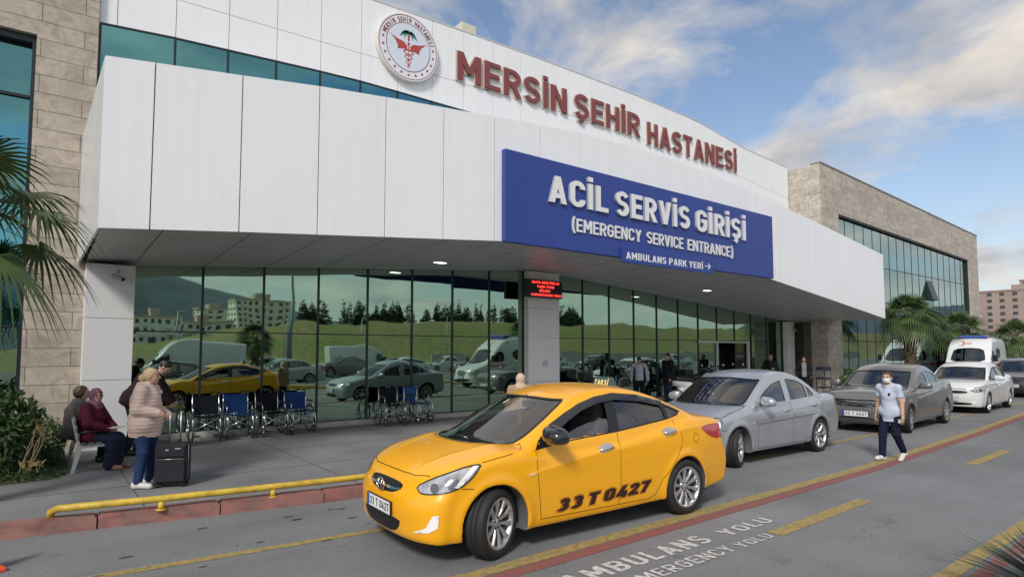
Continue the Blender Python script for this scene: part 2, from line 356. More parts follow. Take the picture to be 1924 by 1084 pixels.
def over(m,build):
    """multiply a mask built from object coordinates into a material's colour"""
    t=m.node_tree; L=t.links; b=t.nodes['Principled BSDF']; src=b.inputs['Base Color'].links[0].from_socket if b.inputs['Base Color'].links else None
    tcn=t.nodes.new('ShaderNodeTexCoord'); fac=build(t,L,tcn.outputs['Object']); mm=t.nodes.new('ShaderNodeMix'); mm.data_type='RGBA'; mm.blend_type='MULTIPLY'; mm.inputs[0].default_value=1
    if src: L.new(src,mm.inputs[6])
    else: mm.inputs[6].default_value=b.inputs['Base Color'].default_value
    L.new(fac,mm.inputs[7]); L.new(mm.outputs[2],b.inputs['Base Color'])
def streaks(lo,sc=(5,5,.22),p0=.45,p1=.75):
    def f(t,L,co):
        mp=t.nodes.new('ShaderNodeMapping'); mp.inputs['Scale'].default_value=sc; L.new(co,mp.inputs[0]); n=t.nodes.new('ShaderNodeTexNoise'); n.inputs['Scale'].default_value=1; n.inputs['Detail'].default_value=7; L.new(mp.outputs[0],n.inputs['Vector'])
        r=t.nodes.new('ShaderNodeMapRange'); r.inputs[1].default_value=p0; r.inputs[2].default_value=p1; r.inputs[3].default_value=1; r.inputs[4].default_value=lo; L.new(n.outputs[0],r.inputs[0]); return r.outputs[0]
    return f
def cracks(sc=.45,wd=.005,dark=.68):
    def f(t,L,co):
        n=t.nodes.new('ShaderNodeTexNoise'); n.inputs['Scale'].default_value=1.3; n.inputs['Detail'].default_value=6; L.new(co,n.inputs['Vector'])
        va=t.nodes.new('ShaderNodeVectorMath'); va.operation='ADD'; sc_=t.nodes.new('ShaderNodeVectorMath'); sc_.operation='SCALE'; sc_.inputs['Scale'].default_value=.9; L.new(n.outputs['Color'],sc_.inputs[0]); L.new(co,va.inputs[0]); L.new(sc_.outputs[0],va.inputs[1])
        v=t.nodes.new('ShaderNodeTexVoronoi'); v.feature='DISTANCE_TO_EDGE'; v.inputs['Scale'].default_value=sc; L.new(va.outputs[0],v.inputs['Vector'])
        r=t.nodes.new('ShaderNodeMapRange'); r.inputs[1].default_value=wd*.3; r.inputs[2].default_value=wd; r.inputs[3].default_value=dark; r.inputs[4].default_value=1; L.new(v.outputs[0],r.inputs[0])
        n2=t.nodes.new('ShaderNodeTexNoise'); n2.inputs['Scale'].default_value=.5; L.new(co,n2.inputs['Vector']); r2=t.nodes.new('ShaderNodeMapRange'); r2.inputs[1].default_value=.45; r2.inputs[2].default_value=.55; L.new(n2.outputs[0],r2.inputs[0])
        mx_=t.nodes.new('ShaderNodeMix'); mx_.data_type='FLOAT'; L.new(r2.outputs[0],mx_.inputs[0]); mx_.inputs[2].default_value=1; L.new(r.outputs[0],mx_.inputs[3]); return mx_.outputs[0]
    return f
over(yellow_paint,streaks(.45,(26,26,26),.66,.72)); over(white_panel,streaks(.955)); over(asphalt,cracks()); over(asphalt,streaks(.82,(.10,1.1,1),.5,.8)); over(pave,streaks(.78,(.9,.9,1),.5,.75)); over(kerb_m,streaks(.55,(3,3,8),.45,.7)); over(asphalt,streaks(.78,(2.2,2.2,1),.62,.75))
# ================================================================ ground, road, pavement
def flat(name,pts,z,m,kind='structure'):
    bm=BM(); bm.faces.new([bm.verts.new((x,y,z)) for x,y in pts]); 
    bmesh.ops.recalc_face_normals(bm,faces=bm.faces)
    for f in bm.faces:
        if f.normal.z<0: f.normal_flip()
    return tag(obj(name,bm,m),kind=kind)
flat('road',[(-120,-40),(300,-40),(300,60),(-120,60)],0,asphalt)
GZ=.13
def kerb_y(x): return 7.93-.168*x if x<3.2 else 7.93-.168*3.2
bm=BM(); ks=[-30,-.5,1.0,2.2,3.2,30,70]
prism(bm,[(x,kerb_y(x)+.22) for x in ks]+[(70,40),(-30,40)],'z',-.2,GZ)
struct('pavement',bm,pave)
# paving joints: cut lines as real thin recess strips laid 3 mm proud as dark grout
bm=BM()
for x in np.arange(-1.4,26,2.4): box(bm,x,x+.012,kerb_y(x)+.24,13.5,GZ,GZ+.003)
for y in (9.35,11.1,12.5): box(bm,-3,26,y,y+.012,GZ,GZ+.003)
struct('pavement_joints',bm,mat('grout',(.07,.07,.072),.9))
k=0; x=-8.0
bm=BM()
while x<45:
    L_=1.0+.25*random.random() if x<3.2 else 1.2
    a,b=x+.008,x+L_-.008
    ya,yb=kerb_y(a),kerb_y(b)
    prism(bm,[(a,ya),(b,yb),(b,yb+.215),(a,ya+.215)],'z',-.1,GZ+.012+.003*random.random())
    x+=L_
bmesh.ops.bevel(bm,geom=[e for e in bm.edges if e.verts[0].co.z>.1 and e.verts[1].co.z>.1],offset=.018,segments=2,affect='EDGES')
struct('kerb',bm,kerb_m)
def ribbon(name,pts,wd,z,m):
    bm=BM(); L0=None
    for i,(x,y) in enumerate(pts):
        a=bm.verts.new((x,y-wd/2,z)); b=bm.verts.new((x,y+wd/2,z))
        if L0: bm.faces.new((L0[0],a,b,L0[1]))
        L0=(a,b)
    return struct(name,bm,m)
ribbon('yellow_edge_line',[(-6,4.36),(3,4.31),(10.5,4.33),(17,4.62),(24.6,5.1),(40,6.0)],.16,.004,line_y)
ribbon('red_edge_line',[(-6,4.19),(3,4.14),(10.5,4.16),(17,4.45),(24.6,4.93),(40,5.83)],.15,.004,line_r)
ribbon('yellow_kerbside_line',[(-6,6.75),(.5,6.2),(2.8,5.99),(5,5.85),(14.5,5.86),(40,6.4)],.12,.004,line_y)
for x0 in (6.02,12.2,18.4): ribbon('yellow_dash',[(x0,3.36),(x0+2.25,3.40)],.17,.004,line_y)
ribbon('yellow_far_line',[(-6,1.86),(40,1.9)],.14,.004,line_y)
ribbon('red_far_line',[(-6,1.68),(40,1.72)],.12,.004,line_r)
def ground_text(s,x0,x1,y0,y1,z,m,t):
    bm,wd=word_bm(s,t,0,.16)
    for v in bm.verts: v.co=Vector((x0+v.co.x*(x1-x0)/wd,y0+v.co.y*(y1-y0),z+v.co.z*.3))
    return tag(obj('road_lettering',bm,m),kind='structure')
for a_ in (('AMBULANS',3.43,5.34,3.60,3.83),('YOLU',5.60,6.48,3.60,3.78)): ground_text(*a_,.006,line_w,.17)
for a_ in (('EMERGENCY',3.83,5.28,3.31,3.47),('YOLU',5.37,5.95,3.31,3.44)): ground_text(*a_,.006,line_w,.15)
# oil drips and tar patches in the gutter
bm=BM()
for i in range(26):
    x=random.uniform(-1,4); y=random.uniform(5.9,7.2); r=random.uniform(.008,.035)
    bm.faces.new([bm.verts.new((x+r*(1+.5*random.random())*math.cos(t)*1.6,y+r*math.sin(t)*.8,.0045)) for t in np.arange(0,6.2,.7)])
struct('oil_spots',bm,mat('oil',(.075,.076,.078),.6))
# ================================================================ hospital building
hosp=empty('hospital_building',(0,0,0),0,'long white panelled hospital block with folded white canopy and green mirror glass front','building')
D=13.67
# upper facade
ZT=[(.65,10.2),(6.2,10.42),(8.7,10.5),(11.6,10.56),(15.8,10.58),(19.2,10.5),(22.4,10.12),(25.96,9.95)]
xt=[p[0] for p in ZT]; zt=[p[1] for p in ZT]
def ztop(x): return float(np.interp(x,xt,zt))
def zjoint(x): return float(np.interp(x,[.65,5,13,21,26],[8.86,8.97,9.15,9.02,8.55]))
def zband(x): return float(np.interp(x,[.65,1.7,4.8,6,9.2],[8.0,8.1,8.28,8.33,8.33]))
FY=13.40
xs=[.66]+[ .94+.98*k for k in range(0,26)]+[25.95]
xs=[x for x in xs if x<=25.95]
bm=BM(); g=.006
for a,b in zip(xs,xs[1:]):
    if b-a<.05: continue
    lo=zband if b<=9.3 or a<9 else None
    lo_a=zband(a) if a<12 else 4.5; lo_b=zband(b) if a<12 else 4.5
    for (la,lb,ha,hb) in ((lo_a,lo_b,zjoint(a)-g,zjoint(b)-g),(zjoint(a)+g,zjoint(b)+g,ztop(a),ztop(b))):
        prism(bm,[(a+g,la),(b-g,lb),(b-g,hb),(a+g,ha)],'y',FY,FY+.04)
obj('facade_cladding',bm,white_panel,hosp)
bm=BM(); pts=[(x,ztop(x)-.01) for x in xt]
prism(bm,[(25.96,4.4),(.655,4.4)]+pts,'y',FY+.045,30)
box(bm,.66,20.55,D+.06,29.9,-.1,4.398); box(bm,22.82,25.95,D+.061,29.9,-.1,4.397); box(bm,20.551,22.819,D+.98,29.9,-.1,4.396)
obj('facade_core',bm,joint_dark,hosp)
bm=BM()
for a,b in zip(xt,xt[1:]): prism(bm,[(a,ztop(a)),(b,ztop(b)),(b,ztop(b)+.03),(a,ztop(a)+.03)],'y',FY-.012,FY+.3)
obj('parapet_cap',bm,mat('parapet_cap',(.55,.56,.56),.5),hosp)
# upper window band
for k in range(0,11):
    a,b=(.66 if k==0 else .94+.98*k), .94+.98*(k+1)
    if k==0: a=.68
    if k==0: pass
    bm=BM(); prism(bm,[(a+.022,6.6),(b-.022,6.6),(b-.022,zband(b)-.03),(a+.022,zband(a)-.03)],'y',FY+.015,FY+.035)
    p=obj('window_pane',bm,curtain_up,hosp)
    bm=BM(); box(bm,b-.02,b+.02,FY-.006,FY+.04,6.6,zband(b)-.002); prism(bm,[(a,zband(a)-.035),(b-.021,zband(b)-.035),(b-.021,zband(b)-.002),(a,zband(a)-.002)],'y',FY-.004,FY+.04)
    obj('window_frame',bm,frame_dark,p)
bm=BM(); box(bm,.655,.70,FY-.008,FY+.04,3.4,zband(.7)-.01); obj('corner_trim',bm,frame_dark,hosp)
# ground floor curtain wall ------------------------------------------------
SB=[(-1,3.36),(1.36,3.5),(11.1,4.18),(12.5,4.16),(25.65,3.16),(30,2.9)]
def zs_back(x): return float(np.interp(x,[p[0] for p in SB],[p[1] for p in SB]))
SF=[(.6,3.56),(2.5,3.73),(7.7,4.16),(11.1,4.40),(12.45,4.37),(18.2,4.11),(21.7,3.73),(26.8,3.15)]
def zs_front(x): return float(np.interp(x,[p[0] for p in SF],[p[1] for p in SF]))
CT=[(.57,5.99),(1.2,6.07),(2.4,6.22),(3.6,6.38),(5,6.53),(6.2,6.64),(7.4,6.75),(8.7,6.87),(10.07,6.97),(12.5,7.0),(14.5,6.93),(16.8,6.79),(20.84,6.38),(26.8,5.73)]
def zc_top(x): return float(np.interp(x,[p[0] for p in CT],[p[1] for p in CT]))
mull=[1.40+1.205*k for k in range(0,21)]
mull=[1.36]+mull[1:]+[26.7,27.5]
tz=2.25
bm_m=BM()
for i,(a,b) in enumerate(zip(mull,mull[1:])):
    rows=[(GZ+.12,tz),(tz,max(zs_back(a),zs_back(b))+.1)]
    if 19.6<(a+b)/2<23.0: rows=[(tz,max(zs_back(a),zs_back(b))+.1)] if (a+b)/2>20.6 else rows
    for (z0,z1) in rows:
        bm=BM(); box(bm,a+.018,b-.018,D,D+.02,z0+.012,z1-.012)
        o=obj('window_pane',bm,curtain_m,hosp); 
for i,a in enumerate(mull[1:-1]):
    bm=BM(); box(bm,a-.02,a+.02,D-.03,D+.03,GZ+.1,zs_back(a)+.1); obj('mullion',bm,frame_dark,hosp)
bm=BM(); box(bm,1.36,27.5,D-.012,D+.03,tz-.012,tz+.012); obj('transom',bm,frame_dark,hosp)
bm=BM(); box(bm,1.36,27.5,D-.06,D+.05,GZ,GZ+.115,.01); obj('glass_sill',bm,mat('sill_stone',(.42,.41,.38),.6,noise=(4,.15)),hosp)
# entrance
door=empty('sliding_door'); door.parent=hosp
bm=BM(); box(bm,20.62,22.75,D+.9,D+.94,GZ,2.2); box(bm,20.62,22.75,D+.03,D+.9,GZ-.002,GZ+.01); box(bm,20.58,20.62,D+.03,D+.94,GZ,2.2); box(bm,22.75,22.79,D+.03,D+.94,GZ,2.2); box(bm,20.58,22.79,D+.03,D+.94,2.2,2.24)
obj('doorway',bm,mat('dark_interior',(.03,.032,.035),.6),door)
bm=BM()
box(bm,19.42,20.66,D-.09,D-.02,2.16,2.24); box(bm,20.58,20.66,D-.085,D-.015,GZ,2.158); box(bm,22.70,22.84,D-.09,D-.02,GZ,2.24); box(bm,20.661,22.699,D-.08,D-.02,2.17,2.23)
obj('door_frame',bm,mat('white_door_frame',(.6,.6,.58),.4),door)
bm=BM(); box(bm,22.0,22.68,D+.02,D+.04,GZ+.02,2.16); obj('door_leaf',bm,glassmat('door_glass',(.4,.5,.45),.55),door)
# canopy ----------------------------------------------------------------
can=empty('canopy'); can.parent=hosp
CY=10.0
cj=[.58,1.19]+[2.39+1.235*k for k in range(0,20)]
cj=[x for x in cj if x<26.2]+[26.8]
bm=BM(); g=.009
for a,b in zip(cj,cj[1:]):
    a2=a if a<.6 else a+g; b2=b-g if b<26.7 else b
    cuts=[a2]+[p[0] for p in CT+SF if a2<p[0]<b2]+[b2]; cuts=sorted(cuts)
    prism(bm,[(x,zs_front(x)) for x in cuts]+[(x,zc_top(x)) for x in cuts[::-1]],'y',CY,CY+.03)
obj('fascia',bm,white_panel,can)
bm=BM(); xx=sorted(set([p[0] for p in CT+SF if .62<p[0]<26.75]+[.62,26.77]))
prism(bm,[(x,zs_front(x)+.03) for x in xx]+[(x,zc_top(x)-.02) for x in xx[::-1]],'y',CY+.035,CY+.08)
obj('fascia_backing',bm,joint_dark,can)
# side cheek on the left with its own panels
bm=BM()
nrow=7; ycut=[CY+.032,CY+.75,CY+1.9,CY+2.6,13.28]
for j in range(4):
    ya,yb=ycut[j],ycut[j+1]-.006
    def cz(y,t):
        f=(y-CY)/3.3; lo=3.56*(1-f)+3.41*f; hi=5.985*(1-f)+5.72*f; return lo+(hi-lo)*t
    for i in range(nrow):
        t0,t1=i/nrow+.001,(i+1)/nrow-.001
        xa=.575-.03*(ya-CY)/1; xb=.575-.03*(yb-CY)
        vs=[bm.verts.new(p) for p in ((xa,ya,cz(ya,t0)),(xb,yb,cz(yb,t0)),(xb,yb,cz(yb,t1)),(xa,ya,cz(ya,t1)))]
        vs2=[bm.verts.new(v.co+Vector((.03,0,0))) for v in vs]
        bm.faces.new(vs[::-1]); bm.faces.new(vs2)
        for q in range(4): bm.faces.new((vs[q],vs[(q+1)%4],vs2[(q+1)%4],vs2[q]))
bmesh.ops.recalc_face_normals(bm,faces=bm.faces)
obj('side_cheek',bm,mat('cheek_panel',(.66,.68,.69),.22,spec=.7,noise=(1.2,.06)),can)
# soffit panels: quads between the front edge and the glass line
def sz(x,y):
    f=(y-CY)/(D-CY); return zs_front(x)*(1-f)+zs_back(x)*f
bm=BM(); ys=[CY+.032,CY+.62,CY+1.25,CY+1.88,CY+2.5,CY+3.1,D-.02]
sx=[.60,1.37]+[1.40+1.205*k for k in range(1,21)]+[26.8]
sx=sorted(set(sx)|{11.1}); sx=[x for x in sx if abs(x-11.04)>.02]
for a,b in zip(sx,sx[1:]):
    for c,d in zip(ys,ys[1:]):
        q=[bm.verts.new((x,y,sz(x,y)+.002)) for x,y in ((a+.008,c+.004),(a+.008,d-.004),(b-.008,d-.004),(b-.008,c+.004))]
        bm.faces.new(q)
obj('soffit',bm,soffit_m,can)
bm=BM()
for a,b in zip(sx,sx[1:]):
    q=[bm.verts.new((x,y,sz(x,y)+.03)) for x,y in ((a,CY+.04),(a,D+.2),(b,D+.2),(b,CY+.04))]; bm.faces.new(q)
obj('soffit_backing',bm,soffit_gap,can)
bm=BM()
for a,b in zip(xx,xx[1:]):
    q=[bm.verts.new((x,y,z)) for x,y,z in ((a,CY+.03,zc_top(a)-.02),(b,CY+.03,zc_top(b)-.02),(b,13.36,zc_top(b)-.25),(a,13.36,zc_top(a)-.25))]; bm.faces.new(q)
q=[bm.verts.new(p) for p in ((26.78,CY+.03,3.17),(26.78,12.0,3.15),(26.78,12.0,5.6),(26.78,CY+.03,5.71))]; bm.faces.new(q)
obj('canopy_roof',bm,mat('roof_membrane',(.5,.5,.5),.8),can)
# pillars
def pillar(x0,x1,y0,y1,ztop_,cuts,m=pillar_m):
    p=empty('pillar'); p.parent=hosp
    bm=BM(); zc=[GZ]+cuts+[ztop_]
    for a,b in zip(zc,zc[1:]): box(bm,x0,x1,y0,y1,a+.004,b-.004,.006)
    obj('cladding',bm,m,p)
    bm=BM(); box(bm,x0+.01,x1-.01,y0+.01,y1-.01,GZ,ztop_); obj('core',bm,joint_dark,p)
    return p
white_pillar=mat('white_pillar',(.68,.69,.70),.45,noise=(2,.04))
pillar(.60,1.345,12.95,13.62,3.42,[1.35,2.45],white_pillar)
pillar(11.05,12.25,13.43,13.625,4.17,[.98,1.9+.35,3.1])
pillar(25.56,26.16,13.41,13.625,3.12,[1.2,2.2])
# ================================================================ signs on the building
red_m=mat('dark_red_letters',(.21,.055,.06),.55); redside=mat('cream_letter_edge',(.60,.55,.47),.5)
sg=empty('hospital_name_sign',(0,0,0),0,'dark red raised letters reading MERSİN ŞEHİR HASTANESİ on the white upper facade','sign')
words=[('MERSİN',8.54,12.50),('ŞEHİR',12.86,15.90),('HASTANESİ',16.32,21.77)]
for wd,a,b in words:
    zb=float(np.interp((a+b)/2,[9,14,21],[9.10,9.13,8.95]))
    sign_word(wd,a,b,zb,.76,FY-.045,.05,.15,red_m,sg,gap=.13)
    sign_word(wd,a,b,zb,.76,FY-.005,.035,.15,redside,sg,gap=.13,fat=.04,name='letter_backing')
blue=empty('emergency_entrance_sign',(0,0,0),0,'large blue board reading ACİL SERVİS GİRİŞİ in white on the canopy','sign')
blue_m=mat('blue_sign',(.024,.055,.27),.45,noise=(.7,.08))
bm=BM(); box(bm,7.5,18.05,9.86,9.985,4.12,6.07,.01); obj('board',bm,blue_m,blue)
wl=mat('white_letters',(.74,.75,.77),.5); wls=mat('letter_returns',(.36,.38,.42),.5)
for wd,a,b in (('ACİL',8.66,10.53),('SERVİS',10.80,13.71),('GİRİŞİ',14.0,16.43)): sign_word(wd,a,b,5.12,.60,9.86,.06,.18,wl,blue,mside=wls)
for wd,a,b in (('(EMERGENCY',9.37,11.74),('SERVICE',11.95,13.44),('ENTRANCE)',13.63,15.78)): sign_word(wd,a,b,4.56,.30,9.86,.035,.15,wl,blue,mside=wls)
amb=empty('ambulance_parking_sign',(0,0,0),0,'small blue AMBULANS PARK YERİ sign with arrow hanging below the big blue board','sign')
bm=BM(); box(bm,11.0,14.73,9.80,9.855,4.0,4.38,.006); obj('board',bm,blue_m,amb)
for wd,a,b in (('AMBULANS',11.13,12.66),('PARK',12.78,13.52),('YERİ',13.62,14.24)): sign_line(wd,a,b,4.09,.17,9.80,.16,wl,amb,ex=.006)
bm=BM(); box(bm,14.34,14.56,9.792,9.799,4.175,4.20); 
for s in (1,-1): prism(bm,[(14.60,4.1875),(14.50,4.1875+s*.09),(14.475,4.1875+s*.07),(14.56,4.1875)],'y',9.791,9.798)
obj('arrow',bm,wl,amb)
# emblem ------------------------------------------------------------------
em=empty('round_hospital_emblem',(7.04,13.36,9.46),0,'round white emblem with palm tree, red winged staff and ring of stars above the canopy','sign')
er=mat('emblem_red',(.42,.06,.05),.5); ep=mat('emblem_ring',(.20,.05,.09),.5); eg=mat('emblem_green',(.02,.17,.10),.5); ew=mat('emblem_white',(.72,.72,.76),.4); ei=mat('emblem_inner',(.62,.68,.78),.4); edg=mat('emblem_edge',(.62,.60,.54),.5)
RO=.86
bm=BM(); lathe(bm,[(RO,.03),(RO,-.08),(RO-.015,-.09)],64,mi=0); disc(bm,RO-.015,-.09,64,mi=1); disc(bm,RO,.03,64)
obj('disc',bm,[edg,ew],em)
bm=BM(); disc(bm,.60,-.094,64); obj('inner_disc',bm,ei,em)
bm=BM()
for r in (.605,.80): lathe(bm,[(r,-.0955),(r+.014,-.0955)],64)
obj('ring',bm,ep,em)
bm=BM()
def star(cx,cz,r,y):
    bm.faces.new([bm.verts.new((cx+(r if k%2==0 else r*.42)*math.sin(k*math.pi/5),y,cz+(r if k%2==0 else r*.42)*math.cos(k*math.pi/5))) for k in range(10)])
for k in range(13):
    bm=BM(); a=R(172+k*16.4); star(.705*math.cos(a),.705*math.sin(a),.045,-.0965); obj('star',bm,ep,em)
bm=BM(); s='MERSİN ŞEHİR HASTANESİ'; n=len(s)
tm=[]
for k,ch in enumerate(s):
    if ch==' ': continue
    a=R(160-k*(140/(n-1))); b2=BM(); wd_=glyph_into(b2,ch,0,.16,0)
    M=Matrix.Translation((0,-.0967,0))@Matrix.Rotation(R(90),4,'X')@Matrix.Rotation(a-R(90),4,'Z')@Matrix.Translation((-.5*wd_*.115,.643,0))@Matrix.Diagonal((.115,.115,.3,1))
    b2.transform(M); me=bpy.data.meshes.new('t'); b2.to_mesh(me); b2.free(); bm.from_mesh(me); bpy.data.meshes.remove(me)
obj('lettering',bm,ep,em)
bm=BM()
def sweep(pts,ws,y):
    L0=None
    for i,(p,wd) in enumerate(zip(pts,ws)):
        q=Vector(pts[min(i+1,len(pts)-1)])-Vector(pts[max(i-1,0)]); q.normalize(); nx,nz=-q.y,q.x
        a=bm.verts.new((p[0]+nx*wd/2,y,p[1]+nz*wd/2)); b=bm.verts.new((p[0]-nx*wd/2,y,p[1]-nz*wd/2))
        if L0: bm.faces.new((L0[0],a,b,L0[1]))
        L0=(a,b)
for ang in (8,38,62,100,128,150,172):
    a=R(ang); c=[(0,.36)]
    for t in (.25,.5,.75,1): c.append((.26*t*math.cos(a),.36+.20*t*math.sin(a)-.17*t*t))
    sweep(c,[.02,.05,.06,.045,.005],-.0965)
for s_ in (-1,1):
    sweep([(0,.36),(s_*.10,.31),(s_*.12,.20)],[.04,.06,.005],-.0963)
obj('palm_crown',bm,eg,em)
bm=BM(); sweep([(0,.33),(0,.16)],[.045,.055],-.0965); lathe(bm,[(.001,-.0966),(.038,-.0966)],16,c=(0,0,.09))
sweep([(0,.08),(0,-.52)],[.03,.012],-.0964)
for s_ in (-1,1):
    for k in range(5):
        x1=s_*(.52-.075*k); z1=.20-.062*k+.02
        sweep([(s_*.05,.0-.012*k),(s_*.16,.09-.035*k),(s_*.30,.11-.05*k),(x1,z1)],[.05,.055,.045,.006],-.0965-.0002*k)
    pts=[]; ws=[]
    for k in range(36):
        t=k/35; amp=.15*(1-t)**1.0+.02; pts.append((s_*amp*math.cos(t*12.5+.6)*1.0,-.03-.50*t)); ws.append(.03*(1-.5*t))
    sweep(pts,ws,-.0975-.0004*s_)
obj('winged_staff',bm,er,em)
# led board
led=empty('led_display_board',(0,0,0),0,'black LED board with red running text in front of the middle pillar','sign')
bm=BM(); box(bm,10.72,12.14,13.18,13.29,3.39,3.90,.008); obj('housing',bm,blackp,led)
bm=BM(); box(bm,11.4,11.5,13.29,13.43,3.6,3.64); obj('bracket',bm,blackp,led)
lr=mat('led_red',(1,.04,.03),.5,emis=2.2)
for i,(s,a,b) in enumerate((('HASTA GİRİŞİ ÖNÜ-AT',10.98,12.02),('PARK ETME',11.18,11.82),('BÖLGESİ',11.26,11.66),('CANKURTARAN YOLU',10.95,12.09))):
    sign_line(s,a,b,3.79-.118*i,.062,13.177,.17,lr,led,name='text_line')
# round municipal sticker
st=empty('round_logo_sticker',(11.68,13.422,1.50),0,'small round white sticker with dark mountain mark on the middle pillar','sticker')
bm=BM(); lathe(bm,[(.105,.0),(.105,-.004)],28); disc(bm,.105,-.004,28); obj('disc',bm,mat('sticker_white',(.66,.68,.76),.4),st)
bm=BM(); sweep([(-.075,-.03),(-.03,.035),(.0,.0),(.035,.04),(.078,-.03)],[.012,.02,.02,.02,.012],-.006); obj('mark',bm,mat('sticker_mark',(.10,.03,.12),.4),st)
bm=BM(); lathe(bm,[(.088,-.0055),(.094,-.0055)],28); obj('ring',bm,mat('sticker_ring',(.4,.45,.62),.4),st)
# soffit downlights
lamp_em=mat('lit_downlight',(1,.96,.86),.4,emis=5)
for x,y in ((7.54,12.5),(17.8,12.1)):
    z=sz(x,y); q=empty('ceiling_light',(x,y,z),0,{7.54:'lit flat downlight in the soffit left of the LED board',17.8:'lit flat downlight in the soffit below the right end of the blue board'}[x],'downlight','downlights in the canopy soffit')
    bm=BM(); box(bm,-.16,.16,-.09,.09,-.022,-.002,.004); obj('frame',bm,alu,q)
    bm=BM(); box(bm,-.14,.14,-.07,.07,-.026,-.0225); obj('lens',bm,lamp_em,q)
# security cameras
def seccam(x,y,z,label):
    q=empty('security_camera',(x,y,z),0,label,'security camera','security cameras on the pillars')
    bm=BM(); cyl(bm,(0,.06,.17),(0,-.02,.08),.012); cyl(bm,(0,.06,.32),(0,.06,.17),.012); obj('bracket',bm,alu,q)
    bm=BM(); tube(bm,[(-.09,.03,.09),(.02,-.04,.035),(.06,-.065,.015)],[.036,.038,.040],12); obj('housing',bm,mat('cam_body',(.35,.30,.29),.5),q)
    bm=BM(); tube(bm,[(.06,-.065,.015),(.075,-.075,.008)],[.034,.030],12); obj('lens',bm,blackp,q)
seccam(1.08,12.86,3.13,'bullet security camera hanging under the soffit on the left white pillar')
seccam(25.95,13.3,2.72,'bullet security camera on the narrow right pillar near the entrance')
# ================================================================ stone wings
lw=empty('stone_wing',(0,0,0),0,'beige travertine wing with tall teal window at the left edge of the photo','building')
LY=13.30
bm=BM(); box(bm,-.235,.652,LY,30,-.1,12.5); box(bm,-9,-.236,LY,30,7.42,12.5); box(bm,-9,-.236,LY+.35,30,-.1,7.419); box(bm,-9,-5,LY,LY+.349,-.1,7.418)
obj('wall',bm,stone_l,lw)
for i,(z0,z1) in enumerate(((.4,2.3),(2.3,4.45),(4.45,6.35),(6.35,7.3))):
    for x0,x1 in ((-1.9,-.29),(-3.5,-1.94),(-4.99,-3.54)):
        bm=BM(); box(bm,x0,x1,LY+.27,LY+.29,z0+.03,z1-.03); p=obj('window_pane',bm,curtain_up if z0>2 else curtain_m,lw)
        bm=BM(); box(bm,x1,x1+.04,LY+.20,LY+.30,z0,z1); box(bm,x0,x1,LY+.22,LY+.30,z0-.025,z0+.025); obj('window_frame',bm,frame_dark,p)
bm=BM(); box(bm,-5,-.24,LY+.1,LY+.345,7.3,7.415); box(bm,-.29,-.238,LY+.02,LY+.34,-.1,7.3); obj('reveal',bm,frame_dark,lw)
rw=empty('stone_wing',(0,0,0),0,'beige travertine wing with long ribbon of glass right of the white hospital block','building')
RY=12.0
rt=lambda x: 9.86-(x-25.96)*.036
bm=BM()
prism(bm,[(25.97,7.1),(27.55,7.1),(27.55,7.87),(45.0,7.42),(45.0,-.1),(46.75,-.1),(46.75,rt(46.75)),(25.97,rt(25.97))],'y',RY,RY+.35)
box(bm,26.2,27.549,RY+.001,RY+.7,-.1,7.099)
prism(bm,[(25.98,3.3),(27.5,3.3),(27.5,-.1),(46.74,-.1),(46.74,rt(46.74)-.02),(25.98,rt(25.98)-.02)],'y',RY+.36,30)
obj('wall',bm,stone_r,rw)
bm=BM(); prism(bm,[(25.95,rt(25.95)),(46.8,rt(46.8)),(46.8,rt(46.8)+.05),(25.95,rt(25.95)+.05)],'y',RY-.03,RY+.4); obj('coping',bm,mat('coping',(.25,.22,.2),.6),rw)
nb=18; 
for i in range(nb):
    a=27.56+i*(17.42/nb); b=a+17.42/nb
    zt_=lambda x: 7.80-(x-27.55)*.0258
    for z0,z1 in ((.3,2.3),(2.3,4.2),(4.2,5.9),(5.9,None)):
        if i==11 and z0==4.2:
            bm=BM(); prism(bm,[(0,0),(.0,-1.1),(-.30,-1.06)],'x',.06,b-a-.06)
            o=obj('open_window',bm,frame_dark,rw); o.location=(a,RY+.17,5.70)
        bm=BM(); za=z1-.02 if z1 else zt_(a)-.05; zb_=z1-.02 if z1 else zt_(b)-.05
        prism(bm,[(a+.012,z0+.02),(b-.012,z0+.02),(b-.012,zb_),(a+.012,za)],'y',RY+.18,RY+.20); obj('window_pane',bm,curtain_r,rw)
bm=BM()
for i in range(nb+1):
    a=27.56+i*(17.42/nb); box(bm,a-.008,a+.008,RY+.165,RY+.19,.2,zt_(a)-.04)
for z in (2.3,4.2,5.9): box(bm,27.56,44.98,RY+.17,RY+.195,z-.012,z+.012)
prism(bm,[(27.55,7.80),(45,7.35),(45,7.415),(27.55,7.865)],'y',RY+.05,RY+.3); box(bm,44.9,44.999,RY+.06,RY+.34,0,7.35)
obj('window_frame',bm,frame_dark,rw)
# small roof box on the hospital roof
bx=empty('rooftop_vent_box',(13.3,20,0),0,'small cream box standing on the roof edge above the red letters','vent')
bm=BM(); box(bm,-.5,.2,-.3,.5,10.4,15.1-.15,.02); obj('housing',bm,mat('cream_metal',(.62,.6,.5),.6),bx)
